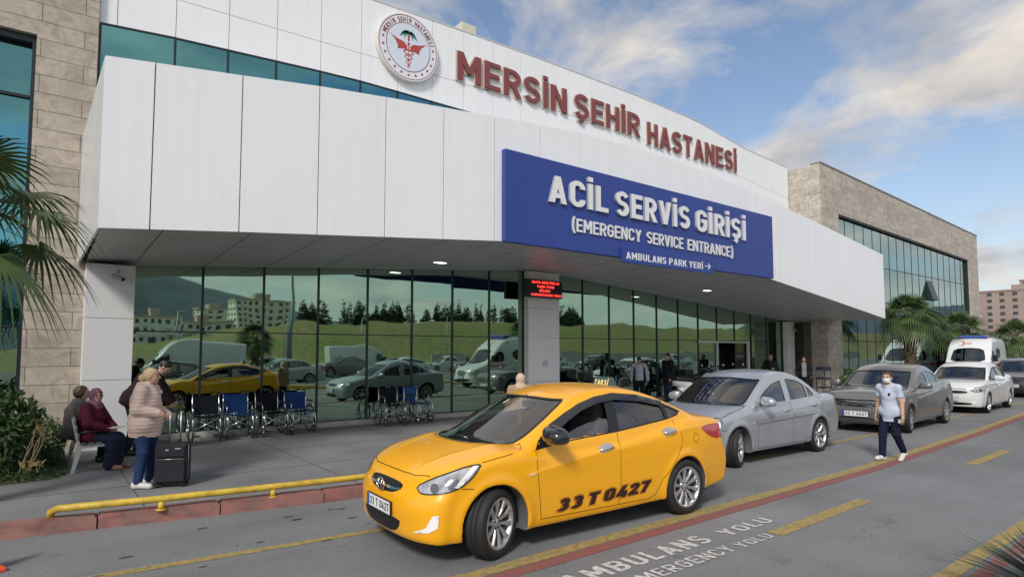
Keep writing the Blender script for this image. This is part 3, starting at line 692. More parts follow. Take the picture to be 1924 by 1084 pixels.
# ================================================================ smooth solids: fields and surface nets (numpy)
def smax(a,b,k): h=np.clip(.5+.5*(a-b)/k,0,1); return b+(a-b)*h+k*h*(1-h)
def smin(a,b,k): return -smax(-a,-b,k)
class Cv:
    """smooth monotone curve through points"""
    def __init__(s,*p):
        p=np.array(p,float); x,y=p[:,0],p[:,1]; d=np.diff(y)/np.diff(x); m=np.zeros(len(x)); m[0],m[-1]=d[0],d[-1]
        for i in range(1,len(x)-1):
            if d[i-1]*d[i]>0:
                w1=2*(x[i+1]-x[i])+(x[i]-x[i-1]); w2=(x[i+1]-x[i])+2*(x[i]-x[i-1]); m[i]=(w1+w2)/(w1/d[i-1]+w2/d[i])
        X=np.linspace(x[0],x[-1],500); j=np.clip(np.searchsorted(x,X)-1,0,len(x)-2); hh=x[j+1]-x[j]; t=(X-x[j])/hh
        Y=(2*t**3-3*t*t+1)*y[j]+(t**3-2*t*t+t)*hh*m[j]+(-2*t**3+3*t*t)*y[j+1]+(t**3-t*t)*hh*m[j+1]
        s.X,s.Y=X,Y
    def __call__(s,v): return np.interp(v,s.X,s.Y)
def mesh_field(f,lo,hi,h):
    """surface nets on a sparse grid; f takes (n,3)"""
    lo=np.array(lo,float); n=np.ceil((np.array(hi)-lo)/h).astype(int)+1; B=4
    nc=(n+B-1)//B
    cx=[lo[i]+(np.arange(nc[i])*B+(B-1)/2)*h for i in range(3)]
    G=np.stack(np.meshgrid(*cx,indexing='ij'),-1).reshape(-1,3)
    v=f(G).reshape(nc); near=np.abs(v)<h*B*1.9
    n=nc*B
    V=np.repeat(np.repeat(np.repeat(np.where(v>0,1.,-1.).astype(np.float32),B,0),B,1),B,2)
    M=np.repeat(np.repeat(np.repeat(near,B,0),B,1),B,2)
    idx=np.argwhere(M); P=lo+idx*h
    for s in range(0,len(P),400000):
        q=idx[s:s+400000]; V[q[:,0],q[:,1],q[:,2]]=f(P[s:s+400000])
    V[np.abs(V)<1e-7]=1e-7
    S=V<0
    c=np.zeros(n-1,int)
    for a in (0,1):
        for b in (0,1):
            for d in (0,1): c+=S[a:n[0]-1+a,b:n[1]-1+b,d:n[2]-1+d]
    act=(c>0)&(c<8); ci=np.argwhere(act); ids=-np.ones(n-1,int); ids[act]=np.arange(len(ci))
    acc=np.zeros((len(ci),3)); cnt=np.zeros(len(ci))
    corners=[(a,b,d) for a in (0,1) for b in (0,1) for d in (0,1)]
    val={k:V[ci[:,0]+k[0],ci[:,1]+k[1],ci[:,2]+k[2]] for k in corners}
    for a in corners:
        for ax in range(3):
            if a[ax]==0:
                b=list(a); b[ax]=1; b=tuple(b); va,vb=val[a],val[b]; m=(va<0)!=(vb<0)
                t=np.where(m,va/(va-vb+1e-12),0)
                p=np.array(a,float)[None]+np.zeros((len(ci),3)); p[:,ax]+=t
                acc+=p*m[:,None]; cnt+=m
    verts=lo+(ci+acc/np.maximum(cnt,1)[:,None])*h
    quads=[]
    for ax in range(3):
        o=[i for i in range(3) if i!=ax]
        s0=[slice(1,n[i]-1) for i in range(3)]; s1=list(s0); s0[ax]=slice(0,n[ax]-1); s1[ax]=slice(1,n[ax])
        A,Bv=S[tuple(s0)],S[tuple(s1)]
        e=np.argwhere(A!=Bv); base=e.copy()
        for i in o: base[:,i]+=1
        sg=A[e[:,0],e[:,1],e[:,2]]
        def cell(da,db):
            q=base.copy(); q[:,o[0]]-=da; q[:,o[1]]-=db; return ids[q[:,0],q[:,1],q[:,2]]
        q=np.stack([cell(1,1),cell(0,1),cell(0,0),cell(1,0)],1)
        flip=sg if ax!=1 else ~sg
        q=np.where(flip[:,None],q,q[:,::-1]); quads.append(q)
    Q=np.concatenate(quads); Q=Q[(Q>=0).all(1)]
    for _ in range(2):
        v0=f(verts); g=grad(f,verts,h*.3); l2=np.maximum((g*g).sum(1),.05)
        st=-(v0/l2)[:,None]*g; ln=np.linalg.norm(st,axis=1); st*=np.minimum(1,h*.8/np.maximum(ln,1e-9))[:,None]
        verts=verts+st
    return verts,Q
def grad(f,p,e=.003):
    g=np.zeros_like(p)
    for i in range(3):
        d=np.zeros(3); d[i]=e; g[:,i]=(f(p+d)-f(p-d))/(2*e)
    return g
def shoot(f,p,d,L=2.5,n=160):
    """first entry of rays p+t*d into the solid"""
    p=np.asarray(p,float); d=np.broadcast_to(np.asarray(d,float),p.shape); t0=np.zeros(len(p)); hit=np.zeros(len(p),bool); ta=np.zeros(len(p)); tb=np.zeros(len(p))
    for k in range(1,n+1):
        t=L*k/n; v=f(p+d*t)<0; new=v&~hit; ta[new]=L*(k-1)/n; tb[new]=t; hit|=v
        if hit.all(): break
    for _ in range(14):
        tm=(ta+tb)/2; v=f(p+d*tm[:,None])<0; tb=np.where(v,tm,tb); ta=np.where(v,ta,tm)
    return p+d*tb[:,None],hit
# ---------------------------------------------------------------- a sedan as a field, x from nose to tail, left side at -y
def sedan_field(c):
    hood,roof,nose,tail,sec,plan,gsec,bot=(c[k] for k in ('hood','roof','nose','tail','sec','plan','gsec','bot'))
    fa,ra_,R_=c['front_axle'],c['rear_axle'],c['arch']
    cw,crr=c.get('ws_curve',.20),c.get('rw_curve',.14); crx=c.get('crease')
    def f(p,arches=True):
        x,y,z=p[:,0],np.abs(p[:,1]),p[:,2]
        H=hood(x)-.045*(y/.8)**2-.03*np.clip((y-.55)/.3,0,1)**2*c.get('fender',1)
        if 'hoodline' in c:   # two soft hood ribs
            yl=c['hoodline'](x); H=H+.009*np.exp(-((y-yl)/.035)**2)*np.clip((1.15-x)*4,0,1)*np.clip((x-.1)*6,0,1)
        W=sec(z)*plan(x)
        if crx is not None:
            dz=z-crx(x); W=W+np.where(dz<0,.013*np.exp(dz/.11),.013*np.exp(-dz/.022))*np.clip((x-1.0)*2,0,1)*np.clip((3.95-x)*2.5,0,1)
        for ax in (fa,ra_):
            r=np.hypot(x-ax,z-c['wz']); W=W+c.get('flare',.016)*np.exp(-((r-R_-.02)/.055)**2)*(z<c['wz']+R_+.2)
        yn=y/.85
        F=nose(z)+.07*yn**2+c.get('nose_round',.24)*yn**5
        Rr=tail(z)-.04*yn**2-c.get('tail_round',.16)*yn**5
        d=smax(y-W,z-H,c.get('k_top',.07)); d=smax(d,F-x,.06); d=smax(d,x-Rr,.06); d=smax(d,bot(x)-z,.03)
        mid=c['mid']; t=np.clip((x-mid)/.5+.5,0,1); t=t*t*(3-2*t)
        xs=x-cw*y*y*(1-t)+crr*y*y*t
        T=roof(xs)-.05*(y/.6)**2
        W2=gsec(z)*np.interp(x,c['gplan'][0],c['gplan'][1])
        sl=c.get('slope',.85)
        dg=smax(y-W2,(z-T)*sl,c.get('k_roof',.06)); dg=np.maximum(dg,.6-z)
        d=smin(d,dg*.98,c.get('k_belt',.02))
        for fx in c.get('dents',()): d=fx(d,x,y,z)
        if arches:
            for ax in (fa,ra_):
                r=np.hypot(x-ax,z-c['wz']); d=np.maximum(d,-np.maximum(r-R_,.52-y))
        return d
    return f
def accent():
    c=dict(front_axle=.84,rear_axle=3.41,wz=.305,arch=.345,mid=2.3,L=4.33)
    c['hood']=Cv((-.1,.55),(.04,.66),(.12,.735),(.25,.80),(.45,.865),(.7,.925),(1.0,.975),(1.25,.975),(1.45,.92),(2.4,.965),(3.2,1.05),(3.6,1.10),(3.9,1.085),(4.1,1.055),(4.2,1.03),(4.35,.98))
    c['roof']=Cv((.55,.60),(.80,.86),(1.02,.985),(1.25,1.09),(1.5,1.215),(1.7,1.315),(1.85,1.383),(2.0,1.425),(2.2,1.457),(2.45,1.468),(2.7,1.455),(2.95,1.418),(3.2,1.355),(3.5,1.25),(3.75,1.155),(3.95,1.07),(4.1,.97),(4.3,.55))
    c['nose']=Cv((.1,.19),(.18,.14),(.25,.105),(.35,.095),(.45,.09),(.55,.105),(.62,.145),(.70,.19),(.8,.30),(1.,.8))
    c['nose_round']=.19; c['tail_round']=.13; c['ws_curve']=.27
    c['tail']=Cv((.1,4.15),(.22,4.27),(.35,4.36),(.5,4.385),(.62,4.37),(.75,4.30),(.9,4.27),(1.0,4.28),(1.06,4.25),(1.3,4.0))
    c['sec']=Cv((.1,.74),(.19,.80),(.26,.825),(.4,.838),(.55,.845),(.7,.845),(.8,.838),(.9,.82),(1.0,.795),(1.1,.75),(1.3,.66))
    c['plan']=Cv((-.1,.93),(.3,.955),(.7,.985),(1.2,1.0),(2.2,1.005),(3.2,1.0),(3.7,.975),(4.0,.93),(4.4,.86))
    c['gsec']=Cv((.6,.83),(.9,.80),(1.0,.765),(1.1,.725),(1.2,.68),(1.3,.63),(1.4,.575),(1.5,.52))
    c['gplan']=([1.0,1.4,2.0,2.6,3.2,3.8,4.2],[.97,.985,1.0,1.0,.98,.93,.86])
    c['bot']=Cv((-.1,.20),(.4,.185),(1.2,.19),(3.0,.21),(3.8,.24),(4.5,.30))
    c['crease']=Cv((1.0,.66),(1.4,.73),(2.3,.85),(3.0,.93),(3.6,.96),(4.3,.97))
    c['hoodline']=Cv((0,.30),(.5,.44),(1.2,.60))
    return c
def era():
    c=dict(front_axle=.83,rear_axle=3.33,wz=.30,arch=.335,mid=2.35,L=4.28)
    c['hood']=Cv((-.1,.50),(.04,.62),(.12,.70),(.3,.785),(.6,.865),(.95,.93),(1.2,.955),(1.4,.93),(2.4,.955),(3.2,1.01),(3.6,1.045),(3.9,1.045),(4.1,1.02),(4.2,.98),(4.4,.9))
    c['roof']=Cv((.55,.55),(.85,.82),(1.02,.945),(1.3,1.12),(1.55,1.265),(1.8,1.38),(1.95,1.43),(2.2,1.468),(2.45,1.478),(2.7,1.465),(2.95,1.42),(3.2,1.33),(3.45,1.20),(3.65,1.09),(3.8,1.0),(4.1,.75),(4.4,.4))
    c['nose']=Cv((.1,.16),(.18,.10),(.25,.065),(.35,.05),(.45,.045),(.55,.06),(.62,.09),(.70,.14),(.8,.25),(1.,.8))
    c['tail']=Cv((.1,4.1),(.22,4.2),(.35,4.26),(.5,4.28),(.62,4.27),(.75,4.22),(.9,4.20),(1.0,4.20),(1.06,4.15),(1.3,4.0))
    c['sec']=Cv((.1,.74),(.19,.79),(.26,.82),(.4,.838),(.55,.845),(.68,.845),(.8,.835),(.9,.815),(1.0,.785),(1.1,.74),(1.3,.65))
    c['plan']=Cv((-.1,.92),(.3,.95),(.7,.985),(1.2,1.0),(2.2,1.0),(3.2,.995),(3.7,.97),(4.0,.94),(4.4,.88))
    c['gsec']=Cv((.6,.83),(.9,.80),(1.0,.765),(1.1,.73),(1.2,.69),(1.3,.645),(1.4,.595),(1.5,.54))
    c['gplan']=([1.0,1.4,2.0,2.6,3.2,3.8,4.2],[.97,.985,1.0,1.0,.975,.92,.86])
    c['bot']=Cv((-.1,.20),(.4,.185),(1.2,.19),(3.0,.20),(3.8,.24),(4.5,.28))
    c['nose_round']=.24; c['tail_round']=.16; c['ws_curve']=.24; c['k_belt']=.03; c['k_top']=.09
    return c
def booted():
    c=era(); c['front_axle']=.84; c['rear_axle']=3.49; c['mid']=2.45; c['L']=4.44
    c['hood']=Cv((-.1,.62),(.03,.74),(.10,.81),(.3,.88),(.6,.925),(.95,.965),(1.2,.985),(1.45,.96),(2.5,.985),(3.3,1.03),(3.75,1.075),(4.0,1.08),(4.25,1.06),(4.33,1.0),(4.5,.9))
    c['roof']=Cv((.55,.58),(.9,.84),(1.06,.95),(1.35,1.12),(1.6,1.265),(1.85,1.385),(2.0,1.43),(2.25,1.465),(2.55,1.475),(2.85,1.455),(3.1,1.40),(3.35,1.30),(3.6,1.175),(3.8,1.07),(3.95,.97),(4.2,.75),(4.5,.4))
    c['nose']=Cv((.1,.15),(.18,.09),(.25,.06),(.35,.045),(.45,.04),(.55,.05),(.65,.06),(.74,.09),(.84,.18),(1.,.6))
    c['tail']=Cv((.1,4.25),(.22,4.36),(.35,4.42),(.5,4.44),(.62,4.43),(.75,4.38),(.9,4.36),(1.0,4.36),(1.06,4.33),(1.3,4.2))
    c['plan']=Cv((-.1,.93),(.3,.96),(.7,.99),(1.2,1.0),(2.2,1.005),(3.3,1.0),(3.8,.98),(4.2,.95),(4.5,.90))
    c['crease']=Cv((1.0,.70),(2.0,.76),(3.0,.83),(4.0,.88)); c['nose_round']=.22; c['k_top']=.07
    return c
# ================================================================ vehicles
from mathutils.geometry import delaunay_2d_cdt
MAPS={'L':(lambda a,b:(a,-1.3,b),(0,1,0)),'R':(lambda a,b:(a,1.3,b),(0,-1,0)),'F':(lambda a,b:(-.6,a,b),(1,0,0)),'B':(lambda a,b:(6.5,a,b),(-1,0,0)),'T':(lambda a,b:(a,b,3.0),(0,0,-1)),
 'DF':(lambda u,z:(u*.7071-1.2*.7071,-u*.7071-1.2*.7071,z),(.7071,.7071,0)),'DR':(lambda u,z:(u*.7071+4.6*.7071,u*.7071-4.6*.7071,z),(-.7071,.7071,0))}
def uDF(*pts): return [((x-y)*.7071,z) for x,y,z in pts]
def uDR(*pts): return [((x+y)*.7071,z) for x,y,z in pts]
def pip(poly,P):
    poly=np.asarray(poly); x,y=P[:,0],P[:,1]; ins=np.zeros(len(P),bool); j=len(poly)-1
    for i in range(len(poly)):
        xi,yi=poly[i]; xj,yj=poly[j]
        c=((yi>y)!=(yj>y))&(x<(xj-xi)*(y-yi)/(yj-yi+1e-12)+xi); ins^=c; j=i
    return ins
def shrink(poly,d):
    p=np.asarray(poly,float); n=len(p); a=sum(p[i][0]*p[(i+1)%n][1]-p[(i+1)%n][0]*p[i][1] for i in range(n)); sg=1 if a>0 else -1; out=[]
    for i in range(n):
        e1=p[i]-p[i-1]; e2=p[(i+1)%n]-p[i]; e1/=np.linalg.norm(e1)+1e-9; e2/=np.linalg.norm(e2)+1e-9
        n1=np.array([-e1[1],e1[0]])*sg; n2=np.array([-e2[1],e2[0]])*sg; m=n1+n2; m/=max(np.linalg.norm(m),1e-6); out.append(p[i]+m*d/max(.5,m@n1))
    return [tuple(q) for q in out]
def rnd(poly,it=2,q=.25):
    """round the corners of an outline"""
    p=[np.array(v,float) for v in poly]
    for _ in range(it):
        o=[]
        for i in range(len(p)):
            a,b=p[i],p[(i+1)%len(p)]; o+=[a*(1-q)+b*q,a*q+b*(1-q)]
        p=o
    return [tuple(v) for v in p]
def dense(poly,c):
    out=[]
    for i in range(len(poly)):
        a,b=np.array(poly[i],float),np.array(poly[(i+1)%len(poly)],float); k=max(1,int(np.linalg.norm(b-a)/c)); out+=[tuple(a+(b-a)*j/k) for j in range(k)]
    return out
def cdt(poly,holes,cell):
    loops=[dense(poly,cell)]+[dense(h,cell) for h in holes]; V=[];E_=[]
    for l in loops:
        s=len(V); V+=l; E_+=[(s+i,s+(i+1)%len(l)) for i in range(len(l))]
    a=np.array(poly); lo,hi=a.min(0),a.max(0)
    gx,gy=np.meshgrid(np.arange(lo[0]+cell/2,hi[0],cell),np.arange(lo[1]+cell/2,hi[1],cell)); G=np.stack([gx.ravel(),gy.ravel()],1)
    if len(G):
        G=G[pip(poly,G)]
        LV=np.array(V)
        if len(G): 
            d=np.min(np.linalg.norm(G[:,None]-LV[None],axis=2),axis=1); G=G[d>cell*.45]
        V=V+[tuple(g) for g in G]
    r=delaunay_2d_cdt([Vector(v) for v in V],E_,[],0,1e-6)
    vs=np.array([tuple(v) for v in r[0]]); T=np.array([tuple(t) for t in r[2]])
    c=vs[T].mean(1); k=pip(poly,c)
    for h in holes: k&=~pip(h,c)
    return vs,T[k]
def patch_vf(f,poly,mp,off,cell=.05,holes=(),back=None):
    vs,T=cdt(poly,holes,cell); fn,d=MAPS[mp]
    P=np.array([fn(a,b) for a,b in vs]); Q,hit=shoot(f,P,d,7 if mp=='B' else 4,260)
    g=grad(f,Q); g/=np.linalg.norm(g,axis=1)[:,None]+1e-9; Q2=Q+g*off
    T=T[hit[T].all(1)]
    # orient outward
    n=np.cross(Q2[T[:,1]]-Q2[T[:,0]],Q2[T[:,2]]-Q2[T[:,0]]); s=(n*g[T[:,0]]).sum(1)<0; T[s]=T[s][:,::-1]
    return Q2,T
def join(*vf):
    V=[];F_=[];o=0
    for v,t in vf: V.append(v); F_+= [tuple(int(i)+o for i in q) for q in t]; o+=len(v)
    return np.concatenate(V),F_
def mir(vf): v,t=vf; return v*np.array([1,-1,1]),[tuple(q[::-1]) for q in t]
def strip_vf(f,line,mp,wd,off,cell=.04):
    p=[np.array(q,float) for q in line]; o=[]
    for a,b in zip(p,p[1:]):
        k=max(1,int(np.linalg.norm(b-a)/cell)); o+=[a+(b-a)*j/k for j in range(k)]
    o.append(p[-1]); L_,R_=[],[]
    for i in range(len(o)):
        t=o[min(i+1,len(o)-1)]-o[max(i-1,0)]; t/=np.linalg.norm(t)+1e-9; n=np.array([-t[1],t[0]]); L_.append(o[i]+n*wd/2); R_.append(o[i]-n*wd/2)
    fn,d=MAPS[mp]; P=np.array([fn(*q) for q in L_+R_]); Q,hit=shoot(f,P,d,7 if mp=='B' else 4,260); g=grad(f,Q); g/=np.linalg.norm(g,axis=1)[:,None]+1e-9; Q=Q+g*off; n=len(o)
    T=[(i,i+1,n+i+1,n+i) for i in range(n-1) if hit[i] and hit[i+1] and hit[n+i] and hit[n+i+1]]
    return Q,T
def smooth_obj(name,vf,m,parent,both=False):
    if both: smooth_obj(name,mir(vf),m,parent)
    o=obj(name,(vf[0],vf[1]),m,parent,smooth=True); return o
car_glass=glassmat('car_glass',(.66,.74,.72),.2,1.0,ior=2.3); car_tint=glassmat('tinted_glass',(.36,.39,.42),.5,1.0,ior=2.5)
trim_black=mat('black_trim',(.012,.012,.014),.35); seam_m=mat('panel_gap',(.01,.008,.006),.9); interior=mat('car_interior',(.10,.10,.10),.8); seat_m=mat('seat_fabric',(.11,.11,.115),.9)
lens_clear=mat('headlight_lens',(.42,.43,.45),.08,spec=.9,coat=1,noise=(9,.5,(.12,.12,.13))); lens_red=mat('tail_lens',(.42,.012,.015),.12,coat=1); lens_white=mat('clear_lens',(.85,.86,.86),.12,coat=1); lens_inner=mat('headlight_bowl',(.20,.20,.21),.2,metal=.8)
plate_w=mat('plate_white',(.72,.73,.74),.4); plate_b=mat('plate_blue',(.02,.07,.35),.4); ink=mat('ink_black',(.008,.008,.01),.5)
tyre_m=mat('tyre',(.014,.014,.015),.7,bump=(60,.15)); rim_m=mat('alloy_rim',(.60,.61,.62),.28,metal=.85,noise=(12,.12)); brake_m=mat('brake_disc',(.12,.11,.10),.5,metal=.6); hubcap_m=mat('hub_cap',(.50,.51,.52),.35,metal=.5)
_whl={}
def wheel_meshes(r,wd,style):
    key=(r,wd,style)
    if key in _whl: return _whl[key]
    h=wd/2; rr=r*.71; out=[]
    bm=BM(); lathe(bm,[(rr-.004,-h*.86),(rr+.012,-h*.97),(r*.84,-h*1.03),(r*.93,-h*.96),(r*.975,-h*.82),(r,-h*.55),(r,-h*.25),(r-.006,-h*.24),(r-.006,-h*.18),(r,-h*.17),(r,h*.17),(r-.006,h*.18),(r-.006,h*.24),(r,h*.25),(r,h*.55),(r*.975,h*.82),(r*.84,h),(rr,h*.8)],56)
    out.append(('tyre',bm,tyre_m))
    bm=BM(); lathe(bm,[(rr+.008,-h*.955),(rr-.004,-h*.985),(rr-.014,-h*.93),(rr-.02,-h*.55),(rr-.035,h*.6)],48)
    if style!='cap':
        n={'ten':10,'seven':7,'eight':8}[style]
        for k in range(n):
            a=6.283185*k/n; w0,w1=(.040,.074) if style=='ten' else (.044,.080)
            pr=[]
            for (q,wv,y) in ((.045,w0*.9,-h*.60),(rr*.55,w0*.8,-h*.80),(rr-.012,w1*.85,-h*.90)):
                pr.append((q,wv,y))
            ca,sa=math.cos(a),math.sin(a)
            def PT(q,t,y): return (q*ca-t*sa,y,q*sa+t*ca)
            rows=[]
            for q,wv,y in pr:
                rows.append([bm.verts.new(PT(q,-wv/2,y+.016)),bm.verts.new(PT(q,-wv*.30,y)),bm.verts.new(PT(q,wv*.30,y)),bm.verts.new(PT(q,wv/2,y+.016)),bm.verts.new(PT(q,wv*.4,y+.04)),bm.verts.new(PT(q,-wv*.4,y+.04))])
            for A,B in zip(rows,rows[1:]):
                for e in range(6): bm.faces.new((A[e],A[(e+1)%6],B[(e+1)%6],B[e]))
        lathe(bm,[(.001,-h*.66),(.028,-h*.65),(.034,-h*.6),(.062,-h*.62),(.072,-h*.52),(.07,-h*.3)],24)
    else:
        n=9; lathe(bm,[(.001,-h*.8),(.035,-h*.8),(.05,-h*.7),(.06,-h*.84),(rr*.5,-h*.9),(rr*.9,-h*.93),(rr,-h*.9)],40)
    bmesh.ops.recalc_face_normals(bm,faces=bm.faces)
    out.append(('rim',bm,rim_m if style!='cap' else hubcap_m))
    bm=BM()
    if style!='cap':
        lathe(bm,[(.001,-h*.10),(rr*.72,-h*.10),(rr*.72,0)],32); lathe(bm,[(rr*.99,h*.1),(.001,h*.1)],32)
        bm2=BM()
        for k in range(5):
            a=6.283185*(k+.3)/5; lathe(bm2,[(.009,-h*.60),(.008,-h*.69),(.001,-h*.70)],8,c=(.05*math.cos(a),0,.05*math.sin(a)))
    else:
        bm2=BM()
        for k in range(9):
            a=6.283185*k/9; prism(bm2,[(rr*.56*math.cos(a-.13),rr*.56*math.sin(a-.13)),(rr*.86*math.cos(a-.17),rr*.86*math.sin(a-.17)),(rr*.86*math.cos(a+.17),rr*.86*math.sin(a+.17)),(rr*.56*math.cos(a+.13),rr*.56*math.sin(a+.13))],'y',-h*.955,-h*.90)
        lathe(bm,[(rr*.99,h*.1),(.001,h*.1)],32)
    out.append(('brake_disc',bm,brake_m)); out.append(('wheel_bolts',bm2,ink))
    ms=[]
    for nm,b,m in out:
        me=bpy.data.meshes.new(nm); b.to_mesh(me); b.free(); me.materials.append(m); ms.append((nm,me))
    _whl[key]=ms; return ms
def add_wheel(root,x,y,z,r,wd,style,steer=0,S=1,spin=0):
    e=bpy.data.objects.new('wheel',None); COL.objects.link(e); e.parent=root; e.location=(x,y,z); e.rotation_euler=(0,spin,steer+(math.pi if y>0 else 0))
    for nm,me in wheel_meshes(r,wd,style):
        if len(me.vertices)==0: continue
        o=bpy.data.objects.new(nm,me); COL.objects.link(o); o.parent=e
    return e
def seats(root,xf=1.95,xr=2.75,zb=.30,w=.5,wheel_x=1.55):
    bm=BM()
    for y in (-.36,.36):
        box(bm,xf-.28,xf+.22,y-w/2,y+w/2,zb,zb+.25,.05)
        prism(bm,[(xf+.16,zb+.2),(xf+.30,zb+.2),(xf+.48,zb+.80),(xf+.38,zb+.82)],'y',y-w/2+.02,y+w/2-.02)
        box(bm,xf+.40,xf+.52,y-.13,y+.13,zb+.80,zb+.98,.04)
    box(bm,xr-.2,xr+.25,-.62,.62,zb,zb+.25,.05); prism(bm,[(xr+.2,zb+.2),(xr+.34,zb+.2),(xr+.55,zb+.72),(xr+.45,zb+.72)],'y',-.6,.6)
    for y in (-.36,.36): box(bm,xr+.44,xr+.55,y-.12,y+.12,zb+.70,zb+.84,.03)
    obj('seats',bm,seat_m,root)
    bm=BM(); prism(bm,[(wheel_x-.45,.55),(wheel_x-.10,.55),(wheel_x-.12,.84),(wheel_x-.22,.90),(wheel_x-.55,.88)],'y',-.68,.68); obj('dashboard',bm,interior,root)
    bm=BM(); n=24; tube(bm,[(wheel_x+.02+.07*math.sin(6.283*k/n),-.36+.18*math.cos(6.283*k/n),.84+.17*math.sin(6.283*k/n)) for k in range(n)],.014,8,closed=True); cyl(bm,(wheel_x+.02,-.52,.84),(wheel_x+.02,-.20,.84),.012); cyl(bm,(wheel_x-.15,-.36,.78),(wheel_x+.02,-.36,.84),.025); obj('steering_wheel',bm,blackp,root)
def plate(root,f,mp,z,yc=0,txt='33 T 0427',w=.52,h=.112,name='licence_plate'):
    fn,d=MAPS[mp]; P=np.array([fn(yc,z-h/2),fn(yc,z+h/2)]); Q,_=shoot(f,P,d,7,500); s=-1 if mp=='F' else 1
    x0=(min(Q[0][0],Q[1][0])-.012) if s<0 else (max(Q[0][0],Q[1][0])+.012)
    bm=BM(); box(bm,x0-.006,x0+.006,yc-w/2,yc+w/2,z-h/2,z+h/2,.002); p=obj(name,bm,plate_w,root)
    bm=BM(); fr=x0+s*.0065
    def pq(a,b,c,e,dd): prism(bm,[(a,c),(b,c),(b,e),(a,e)],'x',fr+s*dd*0,fr+s*dd)
    lo=-1 if s<0 else 1   # reading direction: left side of the plate
    # for the front (looking +x) the reader's left is +y
    yl=yc+w/2 if s<0 else yc-w/2; dr=-1 if s<0 else 1
    pq(min(yl,yl+dr*.045),max(yl,yl+dr*.045),z-h/2+.004,z+h/2-.004,.0012); obj('blue_band',bm,plate_b,p)
    lay,wd=word_layout(txt,.16,.16); sx=(w-.09)/wd
    for ch,cx in lay:
        if ch==' ': continue
        bm=BM(); glyph_into(bm,ch,cx,.16,1.0)
        for v in bm.verts: v.co=Vector((fr+s*.0012*v.co.z,yl+dr*(.062+v.co.x*sx),z-h*.31+v.co.y*h*.62))
        bmesh.ops.recalc_face_normals(bm,faces=bm.faces); obj('plate_character',bm,ink,p)
    bm=BM()
    for a,b,c,e in ((yc-w/2-.008,yc+w/2+.008,z-h/2-.008,z-h/2),(yc-w/2-.008,yc+w/2+.008,z+h/2,z+h/2+.008),(yc-w/2-.008,yc-w/2,z-h/2,z+h/2),(yc+w/2,yc+w/2+.008,z-h/2,z+h/2)): box(bm,x0-.008,x0+.008,a,b,c,e)
    obj('plate_frame',bm,trim_black,p)
